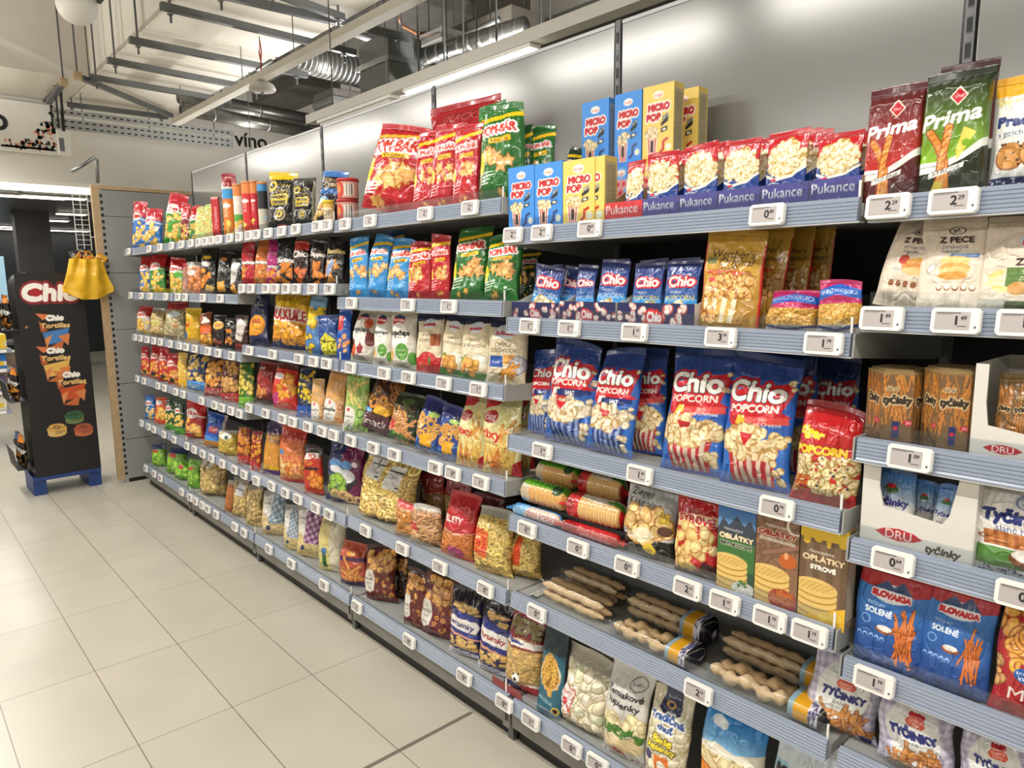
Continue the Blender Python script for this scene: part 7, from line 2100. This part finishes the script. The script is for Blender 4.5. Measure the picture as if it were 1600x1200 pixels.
rollg = [('b', 0, 1, 'd9b070'), ('v', (.15, 0, .95, .6), 34, 'dcb474', 'c2935a'), ('b', .62, 1, '5a9a34'), ('r', 0, 0, .2, .6, '6f94b8'), ('p', [(0, .7), (.25, .6), (.3, .1), (0, .3)], 'c4b49c'), ('e', .82, .66, .1, .1, '2a4a2c'), ('t', 'krehké', .6, .18, .10, 'b0402c', dict(wmax=.5))]
rollb = [('b', 0, 1, '5a9ad0'), ('p', [(0, .4), (.3, .9), (.5, .5), (.2, .1)], '8fc0e6'), ('p', [(.3, .2), (1, .1), (1, .8), (.4, .8)], 'd9c8b0'), ('t', 'slané krehké', .66, .45, .16, 'b5443c', dict(wmax=.6, ol='f0e6de', olw=.02))]
rollr = [('b', 0, 1, 'b02a2e'), ('v', (.3, .1, .95, .7), 30, 'e0c08a', 'c9a066'), ('p', [(.0, .2), (.3, .3), (.3, .8), (0, .9)], 'b8383a'), ('e', .14, .46, .09, .09, '8a1e24'), ('t', 'Rosa', .14, .46, .05, 'f0e0d8'), ('p', [(.3, .7), (.6, .62), (1, .72), (1, .9), (.3, .9)], 'e6ddd0'), ('b', .9, 1, 'b02a2e'), ('p', [(.7, .72), (1, .66), (1, .82), (.8, .84)], '4a8a34')]
rollr2 = [('b', 0, 1, 'a8242a'), ('t', 'Rosa krekry', .6, .5, .12, 'd98a80', dict(wmax=.5)), ('e', .2, .5, .1, .1, '8a1e24'), ('l', [(.4, .3), (.9, .26)], .015, 'e0b0a8')]
ROLL('D4', 797, 868, 0, .020, rollb, 'pale blue wrapped cracker pack lying lowest at the shelf end', yaw=3, zo=.001)
ROLL('D4', 808, 876, 0, .036, rollg, 'green and blue cracker roll lying on the pale blue pack', dy=.02, zo=.0405)
ROLL('D4', 832, 892, 0, .036, rollg, 'brown cracker roll behind and above the green roll', dy=.105, zo=.0805)
ROLL('D4', 873, 961, 0, .019, rollr2, 'flat red cracker pack lying lowest beside the silver bag', yaw=3, zo=.001)
ROLL('D4', 878, 964, 0, .037, rollr, 'red cracker roll lying on the flat red pack', dy=.02, zo=.0385)
ROLL('D4', 896, 966, 0, .036, rollr, 'red cracker roll behind and above the other red roll', dy=.105, zo=.0805)
ROLL('D4', 836, 890, 0, .0395, rollg, 'cracker roll in the shade beneath the brown roll', dy=.102, zo=.002)
ROLL('D4', 900, 966, 0, .0395, rollr2, 'red cracker roll in the shade beneath the back red roll', dy=.102, zo=.002)
I('D4', 966, 1047, 752, ziegen(), 'silver cracker bag with black slanted letters', dr=.42, wr=1.4, name='cracker_bag', cat='cracker bag')
I('D4', 1048, 1120, 776, syrove(), 'red cracker bag with a cream banner', dr=.4, name='cracker_bag', cat='cracker bag')
WB = 'wafer boxes'
brown = lambda c: paint(c, [('b', 0, 1, '8a7a66'), ('r', .1, .1, .9, .9, 'b0a490')])
I('D4', 1123, 1181, 790, oblatky(0), 'tall wafer box with mountains and green meadow', kind='box', name='wafer_box', cat='wafer box', group=WB, side=brown, dr=.55, yaw=1)
I('D4', 1182, 1248, 803, oblatky(1), 'tall wafer box with onion and carrot pictures', kind='box', name='wafer_box', cat='wafer box', group=WB, side=brown, dr=.5, yaw=1)
I('D4', 1250, 1324, 820, oblatky(2), 'tall wafer box with a dripping yellow cheese top', kind='box', name='wafer_box', cat='wafer box', group=WB, side=brown, dr=.45, yaw=1)


# ---- D5: clear packs of pastry twists lying along the shelf
def twist_pack(x0, x1, y, z, n, rad, label, end=True, dark=False, seed=1, knot=False):
    rng = np.random.default_rng(seed)
    L = x1 - x0
    o = empty('pastry_pack', ((x0 + x1) / 2, y, z))
    lo, hi = -L / 2, L / 2 - (L * .30 if end else 0.02)
    col = ('dcbc90', 'cda878')
    for i in range(n):
        pts, rs = [], []
        m = 46
        yy = (i % 2 - .5) * rad * 2.3
        zz = rad * 1.28 + (i // 2) * rad * 1.75
        for k in range(m):
            t = k / (m - 1)
            a = t * L * (55 if not knot else 46) + i * 2
            pts.append((lo + 0.006 + (hi - lo - .012) * t, yy + rad * (.26 if knot else .10) * math.sin(a), zz + rad * (.2 if knot else .08) * math.cos(a)))
            rs.append(rad * (.72 + (.26 if knot else .10) * math.sin(a * 2.1 + i)) * min(1, 6 * t + .45, 6 * (1 - t) + .45))
        MB().tube(pts, rs, 9).build('pastry_twist', mat('baked_dough_%d' % (i % 2), col[i % 2], .6, noise=.22, scale=30, bump=.5, bscale=60), o, smooth=True)
    hgt = rad * (2.5 + 1.75 * ((n + 1) // 2 - 1)) + .004
    wy = rad * 2.5
    nx = 24
    xs = np.linspace(lo - .004, hi + .004, nx)
    V = []
    th = np.linspace(0, 2 * math.pi, 21)[:-1]
    for x_ in xs:
        f = .90 + .10 * min(1, (x_ - lo) / .02, (hi - x_) / .02) if lo < x_ < hi else .85
        V.append([(x_, wy * f * np.sign(math.cos(t)) * abs(math.cos(t)) ** .6, hgt / 2 + .001 + hgt / 2 * f * np.sign(math.sin(t)) * abs(math.sin(t)) ** .6 + .002 * rng.uniform(-1, 1)) for t in th])
    V = np.array(V)
    V[..., 2] = np.clip(V[..., 2], .0006, None)
    grid_mesh('clear_wrapper', V, np.ones_like(V), ACRYL, wrap=True, parent=o)
    if end:
        cv = Cv(60, 60, 1.0, seed)
        paint(cv, [('r', 0, 0, .14, 1, '8aa0ac'), ('r', .14, 0, .50, 1, 'c9962c'), ('r', .50, 0, .72, 1, 'd8d4da'), ('f', 'tri', (.52, 0, .70, 1), 60, .05, '26264c', 'd8d4da'), ('r', .72, 0, 1, 1, '14141c'), ('l', [(.74, .3), (.9, .6)], .012, 'b9b6a0')])
        C, _ = cv.out()
        th = np.linspace(-.5 * math.pi, 1.5 * math.pi, 60)
        xs = np.linspace(hi, L / 2, 60)
        V = np.zeros((60, 60, 3))
        for k, x_ in enumerate(xs):
            f = 1.0 if k < 44 else 1 - .65 * ((k - 44) / 16) ** 1.5
            ct, st = np.cos(th), np.sin(th)
            V[:, k, 0] = x_
            V[:, k, 1] = -wy * f * np.sign(ct) * np.abs(ct) ** .6
            V[:, k, 2] = np.clip(hgt / 2 + hgt / 2 * f * np.sign(st) * np.abs(st) ** .6, .0008, None)
        grid_mesh('printed_end', V, C, FILM, parent=o)
    else:
        m = MB()
        m.cur = 0
        m.box(lo - .03, -wy, .001, lo - .004, wy, .004)
        m.build('printed_end', mat('label_black', '232323', .5, noise=.3, scale=40), o)
        m = MB()
        m.box(lo - .034, -wy, .0045, lo - .030, wy, .0055)
        for q in range(3):
            m.box(lo - .026 + q * .007, -wy * .8, .0042, lo - .0225 + q * .007, wy * (.9 - .3 * q), .0048)
        m.build('label_text', WHITEP, o)
    tag(o, label, 'pastry pack', 'clear packs of pastry twists')
    ITEMS.append(('D5', (x0 + x1) / 2, label, o))
    return o


zt = SHELF_Z['D'][4] - .0116
twist_pack(3.31, 3.58, .962, zt, 4, .0165, 'clear pack of straight pastry sticks with a black label at its left end', end=False, seed=3)
twist_pack(3.60, 3.87, .952, zt, 2, .0185, 'clear pack of knotted pastry twists with a yellow band, front left', seed=5, knot=True)
twist_pack(3.56, 3.84, 1.06, zt, 4, .017, 'clear pack of pastry twists behind the front left pack', seed=6)
twist_pack(3.30, 3.54, 1.07, zt, 4, .0165, 'dim clear pack of pastry sticks behind the straight sticks', end=False, seed=7)
twist_pack(3.90, 4.205, .957, zt, 2, .0195, 'clear pack of thick braided twists with a yellow band, front right', seed=8, knot=True)
twist_pack(3.87, 4.18, 1.06, zt, 4, .017, 'clear pack of long pastry twists behind the braided pack', seed=9)

# ---- E2 .. E6
I('E2', 1362, 1446, 338, pece('ZEMIAKOVÉ', 'KREKERY', 0), 'beige cracker bag with a red pepper picture, leaning', m='P', dr=.4, roll=8, name='cracker_bag', cat='cracker bag', group='beige cracker bags', dy=.02)
I('E2', 1428, 1530, 330, pece('ZEMIAKOVÉ', 'KREKERY', 1), 'beige cracker bag with a stacked cracker picture and blue strip', m='P', dr=.42, name='cracker_bag', cat='cracker bag', group='beige cracker bags', style='stand')
I('E2', 1528, 1652, 336, pece('', '', 2), 'beige and green potato stick bag at the right picture edge', m='P', dr=.4, name='cracker_bag', cat='cracker bag', group='beige cracker bags', style='stand')


def hex_box(sh, xl, xr, yt, label, seed):
    x, yc, z0, w, hh, d, yb = solve_place(sh, xl, xr, yt, 0, 0, 0.8, dmax=.2)
    nu, nv = 110, 110
    cv = Cv(nu, nv, hh / w * .62, seed)
    paint(cv, tycinky_hex())
    C, _ = cv.out()
    r_ = w / 2 * 1.0
    ang = np.radians([180, 180 + 62, 360 - 62, 360])
    P = np.array([[r_ * math.cos(a), r_ * math.sin(a)] for a in ang])
    seg = np.linalg.norm(np.diff(P, axis=0), axis=1)
    cum = np.concatenate([[0], np.cumsum(seg)]) / seg.sum()
    t = np.linspace(0, 1, nu)
    X, Y = np.interp(t, cum, P[:, 0]), np.interp(t, cum, P[:, 1])
    z = np.linspace(0, hh, nv)
    V = np.stack([X[None] + 0 * z[:, None], Y[None] + 0 * z[:, None], z[:, None] + 0 * X[None]], -1)
    o = grid_mesh('pretzel_box', V, C, CARD, smooth=False)
    o.location = (x, .9035 + r_, z0)
    o.rotation_euler = (0, 0, math.radians(18))
    pr = [(r_ * math.cos(a), r_ * math.sin(a)) for a in np.radians([180, 242, 298, 360, 62, 118])]
    k = .992
    vs = [(px * k, py * k, 0) for px, py in pr] + [(px * k, py * k, hh - .001) for px, py in pr]
    m = MB().add(vs, [(i, (i + 1) % 6, 6 + (i + 1) % 6, 6 + i) for i in range(6)] + [tuple(range(6))[::-1], tuple(range(6, 12))])
    m.build('carton', mat('hex_carton', '6f573c', .5, noise=.05), o)
    m = MB().add([(px * .9, py * .9, hh - .0008) for px, py in pr] + [(px * .9, py * .9, hh + .003) for px, py in pr], [(i, (i + 1) % 6, 6 + (i + 1) % 6, 6 + i) for i in range(6)] + [tuple(range(6, 12))])
    m.build('lid_flap', mat('hex_lid', '8a744e', .45, noise=.05), o)
    tag(o, label, 'pretzel box', 'brown six-sided pretzel boxes')
    ITEMS.append((sh, x, label, o))


hex_box('E3', 1342, 1437, 577, 'brown six-sided pretzel stick box, left one of two', 51)
hex_box('E3', 1430, 1526, 576, 'brown six-sided pretzel stick box, right one beside the white carton', 52)


def cutout_carton(sh, xl, xr, yt, depth, label, ops_txt, seed, frac=(.0, .18, .36)):
    """white display carton with a cut-out window in its front"""
    x, yc, z0, w, hh, d, yb = solve_place(sh, xl, xr, yt, 0, 0, 0.01, dmax=.01)
    o = empty('display_carton', (x, .903, z0))
    wm = mat('white_carton', 'dcd8d0', .55, noise=.04)
    low = hh * frac[2]
    sl = w * frac[1]
    prof = [(-w / 2, 0), (w / 2, 0), (w / 2, hh), (w / 2 - sl * .8, hh), (w / 2 - sl * 1.25, low + .02), (w / 2 - sl * 1.6, low), (-w / 2 + sl * 1.2, low + .012), (-w / 2 + sl * .95, low + .05), (-w / 2 + sl * .95, hh), (-w / 2, hh)]
    vs = [(a, 0, b_) for a, b_ in prof] + [(a, .004, b_) for a, b_ in prof]
    n = len(prof)
    MB().add(vs, [tuple(range(n)), tuple(range(n, 2 * n))[::-1]] + [(i, n + i, n + (i + 1) % n, (i + 1) % n) for i in range(n)]).build('front_wall', wm, o)
    for s in (-1, 1):
        xa, xb = (-w / 2, -w / 2 + .003) if s < 0 else (w / 2 - .003, w / 2)
        MB().box(xa, .0042, 0, xb, depth, hh).build('side_wall', wm, o)
    MB().box(-w / 2 + .0032, .0042, 0, w / 2 - .0032, depth, .003).build('tray_floor', wm, o)
    MB().box(-w / 2 + .0032, depth - .003, .0032, w / 2 - .0032, depth, hh).build('back_wall', wm, o)
    cv = Cv(int((xr - xl) * 1.2), 60, (low * .94) / w, seed)
    paint(cv, ops_txt)
    C, _ = cv.out()
    V = np.zeros(C.shape)
    V[..., 0] = np.linspace(-w / 2 + .002, w / 2 - .002, C.shape[1])[None]
    V[..., 1] = -.0006
    V[..., 2] = np.linspace(.002, low * .94, C.shape[0])[:, None]
    grid_mesh('front_print', V, C, CARD, parent=o, smooth=False)
    tag(o, label, 'display carton', 'white pretzel cartons')
    ITEMS.append((sh, x, label, o))
    return x, w, z0, hh


cutout_carton('E3', 1516, 1668, 573, .2, 'white display carton of pretzel boxes at the right picture edge', tray_dru(), 61, (.0, .15, .30))
I('E3', 1550, 1640, 582, tycinky_hex(), 'brown pretzel stick pack inside the upper white carton', name='pretzel_pack', cat='pretzel pack', dy=.012, yaw=0, lean=2, zo=.0035, dr=.3)
cutout_carton('E4', 1342, 1520, 722, .22, 'white display carton holding pretzel stick bags, on the fourth shelf', tray_dru(), 62, (.0, .17, .40))
tb = lambda a: [('b', 0, 1, 'c9c6c0'), ('G', .6, 1, 'b9c0c8', '4a78b0'), ('e', .45, .80, .2, .10, '3a5a30'), ('e', .45, .84, .12, .05, 'a8242c'), ('t', 'Tyčinky', .45, .62, .17, '24246a', dict(wmax=.8, bold=.014)), ('t', a, .45, .49, .07, '33332f', dict(wmax=.5)), ('v', (0, 0, .5, .34), 9, '8a5a30', 'b87a44'), ('e', .62, .3, .22, .2, '4a3020'), ('e', .64, .3, .16, .14, 'd0b490'), ('e', .5, .2, .1, .08, 'd8d4d0')]
I('E4', 1360, 1426, 735, tb('s morskou soľou'), 'small pretzel stick bag in the white carton, left one', name='pretzel_bag', cat='pretzel bag', group='pretzel bags in the white carton', dy=.012, yaw=0, lean=4, zo=.0035, dr=.35)
I('E4', 1420, 1462, 752, tb('na pizzu'), 'small pretzel stick bag in the white carton, middle one', name='pretzel_bag', cat='pretzel bag', group='pretzel bags in the white carton', dy=.035, yaw=10, lean=4, zo=.0035, dr=.4)
I('E4', 1448, 1486, 756, tb('klasik'), 'small pretzel stick bag in the white carton, right one', name='pretzel_bag', cat='pretzel bag', group='pretzel bags in the white carton', dy=.012, yaw=0, lean=4, roll=6, zo=.0035, dr=.4)
I('E4', 1514, 1650, 756, tycinky_white(), 'white pretzel stick bag with blue script, right of the carton', m='P', name='pretzel_bag', cat='pretzel bag', dr=.35)
GS = 'blue pretzel stick bags'
I('E5', 1330, 1440, 896, slovakia(), 'blue pretzel stick bag with a red top, left one of two', group=GS, style='stand', m='P', name='pretzel_bag', cat='pretzel bag', dr=.4)
I('E5', 1432, 1542, 921, slovakia(), 'blue pretzel stick bag with a red top, right one of two', group=GS, style='stand', m='P', name='pretzel_bag', cat='pretzel bag', dr=.4)
I('E5', 1548, 1660, 942, m_red(), 'red cracker mix bag at the right picture edge', name='cracker_bag', cat='cracker bag', dr=.4)
GL = 'lilac checked pretzel bags'
I('E6', 1252, 1364, 1030, tycinky_lilac(), 'lilac checked pretzel stick bag, leftmost of three', group=GL, name='pretzel_bag', cat='pretzel bag', dr=.45, dy=.02)
I('E6', 1362, 1484, 1088, tycinky_lilac(), 'lilac checked pretzel stick bag, middle of three', group=GL, name='pretzel_bag', cat='pretzel bag', dr=.45)
I('E6', 1490, 1610, 1138, tycinky_lilac(), 'lilac checked pretzel stick bag, rightmost of three at the bottom corner', group=GL, name='pretzel_bag', cat='pretzel bag', dr=.45)
# ------------------------------------------------------------------ electronic price tags on the rails
TAGS = {
    'A1': [201, 233, 250, 268, 283.5, 298.5, 310, 321, 331, 342, 359, 373.5, 388.5, 401, 419, 440, 462, 495.5, 511], 'C1': [539, 578, 664, 734],
    'A2': [204, 221, 235, 259, 278, 289, 317, 344], 'B2': [378, 392, 416, 430, 447, 463, 488, 515], 'C2': [549, 637, 701],
    'A3': [211, 219.5, 230, 240.5, 250.6, 266, 280.5, 291, 304.7, 325, 341, 362], 'B3': [390, 426, 467, 490, 510], 'C3': [547.5, 600, 638, 693, 747],
    'A4': [214.5, 225, 247, 257, 274.5, 286, 315, 335.5, 347, 361, 374], 'B4': [389, 415, 441.5, 457, 481, 503, 521], 'C4': [548, 583, 616, 680, 707.5, 751],
    'A5': [221, 232, 240.5, 256, 272, 292, 303.5, 317, 330.5, 347.5, 366.5, 381.5, 400.6], 'B5': [424.4, 446, 465.7, 493, 514], 'C5': [571, 628.5, 687, 758],
    'A6': [227.7, 240.7, 250.6, 283.8, 297, 305.8, 315.7, 324.5, 337.7, 367, 381], 'B6': [420, 455, 506, 557.5], 'C6': [639, 725, 787.5], 'D6': [829, 893, 933],
    'D1': [801, 846, 921, 1198], 'E1': [1387, 1489], 'D2': [827, 889, 991, 1125.5, 1286], 'E2': [1377, 1493, 1599], 'D3': [847, 999, 1213], 'E3': [1421],
    'D4': [823, 902.5, 979, 1073.6, 1131.6, 1202, 1264], 'E4': [1394, 1596], 'D5': [838, 1090.5], 'E5': [1365]}
VAL = {'E1': ['2 29', '2 29'], 'D1': ['2 79', '2 79', '0 85', '0 80'], 'D2': ['1 19', '1 19', '1 25', '3 79', '1 79'], 'E2': ['1 49', '1 49', '1 49'], 'D3': ['1 99', '1 99', '0 79'], 'E3': ['1 09'],
       'D4': ['0 75', '0 75', '0 95', '2 19', '1 19', '1 79', '1 19'], 'E4': ['0 64', '0 99'], 'D5': ['0 99', '2 19'], 'E5': ['1 79'], 'C1': ['2 19', '2 19', '2 19', '2 19'], 'C2': ['1 19', '1 19', '1 19'],
       'C3': ['1 29', '1 29', '1 29', '1 29', '1 29'], 'C4': ['0 89', '0 89', '0 89', '0 89', '0 89', '1 19'], 'C5': ['1 19', '1 19', '1 19', '0 95'], 'C6': ['0 89', '0 85', '0 89'], 'D6': ['1 19', '0 99', '0 99']}
ORDN = ['first', 'second', 'third', 'fourth', 'fifth', 'sixth', 'seventh', 'eighth', 'ninth', 'tenth', 'eleventh', 'twelfth', 'thirteenth', 'fourteenth', 'fifteenth', 'sixteenth', 'seventeenth', 'eighteenth', 'nineteenth']
RUN = {'A': 'far double bay', 'B': 'third bay', 'C': 'fourth bay', 'D': 'fifth bay', 'E': 'rightmost bay'}
TAGM = mat('tag_white', 'edece6', 0.45, noise=0.02)
TW, TH, TD = 0.076, 0.044, 0.011
_shell = MB()
c = 0.005
oct_ = [(-TW / 2 + c, -TH / 2), (TW / 2 - c, -TH / 2), (TW / 2, -TH / 2 + c), (TW / 2, TH / 2 - c), (TW / 2 - c, TH / 2), (-TW / 2 + c, TH / 2), (-TW / 2, TH / 2 - c), (-TW / 2, -TH / 2 + c)]
k_ = 0.96
vs = [(x, 0, z) for x, z in oct_] + [(x, -TD * .7, z) for x, z in oct_] + [(x * k_, -TD, z * k_) for x, z in oct_]
fs = [tuple(range(8))] + [tuple(range(16, 24))[::-1]] + [(i, i + 8, (i + 1) % 8 + 8, (i + 1) % 8) for i in range(8)] + [(i + 8, i + 16, (i + 1) % 8 + 16, (i + 1) % 8 + 8) for i in range(8)]
_sm = MB().add(vs, fs)
_shell_me = None
_screens = {}


def screen_mesh(val, hi):
    key = (val, hi)
    if key in _screens:
        return _screens[key]
    n, m = (70, 40) if hi else (26, 16)
    cv = Cv(n, m, .030 / .053, 9)
    a, b = val.split(' ')
    paint(cv, [('b', 0, 1, 'b5aeac'), ('l', [(.06, .93), (.72, .93)], .03, '55504f'), ('t', a, .62, .52, .27, '17171a', dict(bold=.012)), ('t', b, .82, .66, .12, '17171a', dict(bold=.006)), ('l', [(.66, .2), (.9, .2)], .025, '44403f'), ('l', [(.06, .86), (.5, .86)], .02, '77706f')])
    C, _ = cv.out()
    V = np.zeros(C.shape)
    V[..., 0] = np.linspace(-.0265, .0265, n)[None] - .004
    V[..., 1] = -TD - .0006
    V[..., 2] = np.linspace(-.015, .015, m)[:, None]
    o = grid_mesh('display', V, C, CARD, smooth=False)
    me = o.data
    bpy.data.objects.remove(o)
    _screens[key] = me
    return me


for sh in sorted(TAGS):
    z = SHELF_Z[sh[0]][int(sh[1]) - 1] - 0.0225
    y = YF - 0.0065
    for i, px in enumerate(TAGS[sh]):
        x = X_at(px, y - .006, z)
        v = VAL.get(sh, ['1 19', '0 89', '2 19'] * 8)[i]
        if _shell_me is None:
            o = _sm.build('price_tag', TAGM)
            _shell_me = o.data
        else:
            o = link('price_tag', _shell_me)
        o.location = (x, y, z)
        o.rotation_euler = (math.radians(-7), 0, math.radians((i * 7 % 5) - 2) * .5)
        link('display', screen_mesh(v, sh[0] in 'CDE'), o)
        if sh[0] in 'DE':
            link('logo_dot', None or _screens.setdefault('dot', MB().box(.0295, -TD - .0008, -.012, .0325, -TD - .0002, -.008).build('logo_dot', STEEL).data), o)
        rail = 'base' if int(sh[1]) == len(SHELF_Z[sh[0]]) else ORD[int(sh[1]) - 1]
        if rail == 'base' or True:
            lb = 'white price tag, %s from the left on the %s rail of the %s' % (ORDN[i], rail, RUN[sh[0]])
        tag(o, lb, 'price tag', 'electronic price tags on the shelf rails')
for o in list(bpy.data.objects):
    if o.name.startswith('logo_dot') and o.parent is None:
        bpy.data.objects.remove(o)
# red-edged clear divider clips on the base shelf
o = MB().box(-.07, -.001, 0, .07, .001, .026).build('shelf_divider', mat('red_acrylic', '8a3a3c', .3, noise=.05))
p = (X_at(795, YF + .02, .175), YF + .0105, .168)
o.location = p
tag(o, 'translucent red divider strip on the base rail under the peanut snack bag', 'divider')
MB().box(-.003, -.0025, 0, .003, -.0012, .045).build('clip', WHITEP, o)
bpy.data.objects.remove(_to)
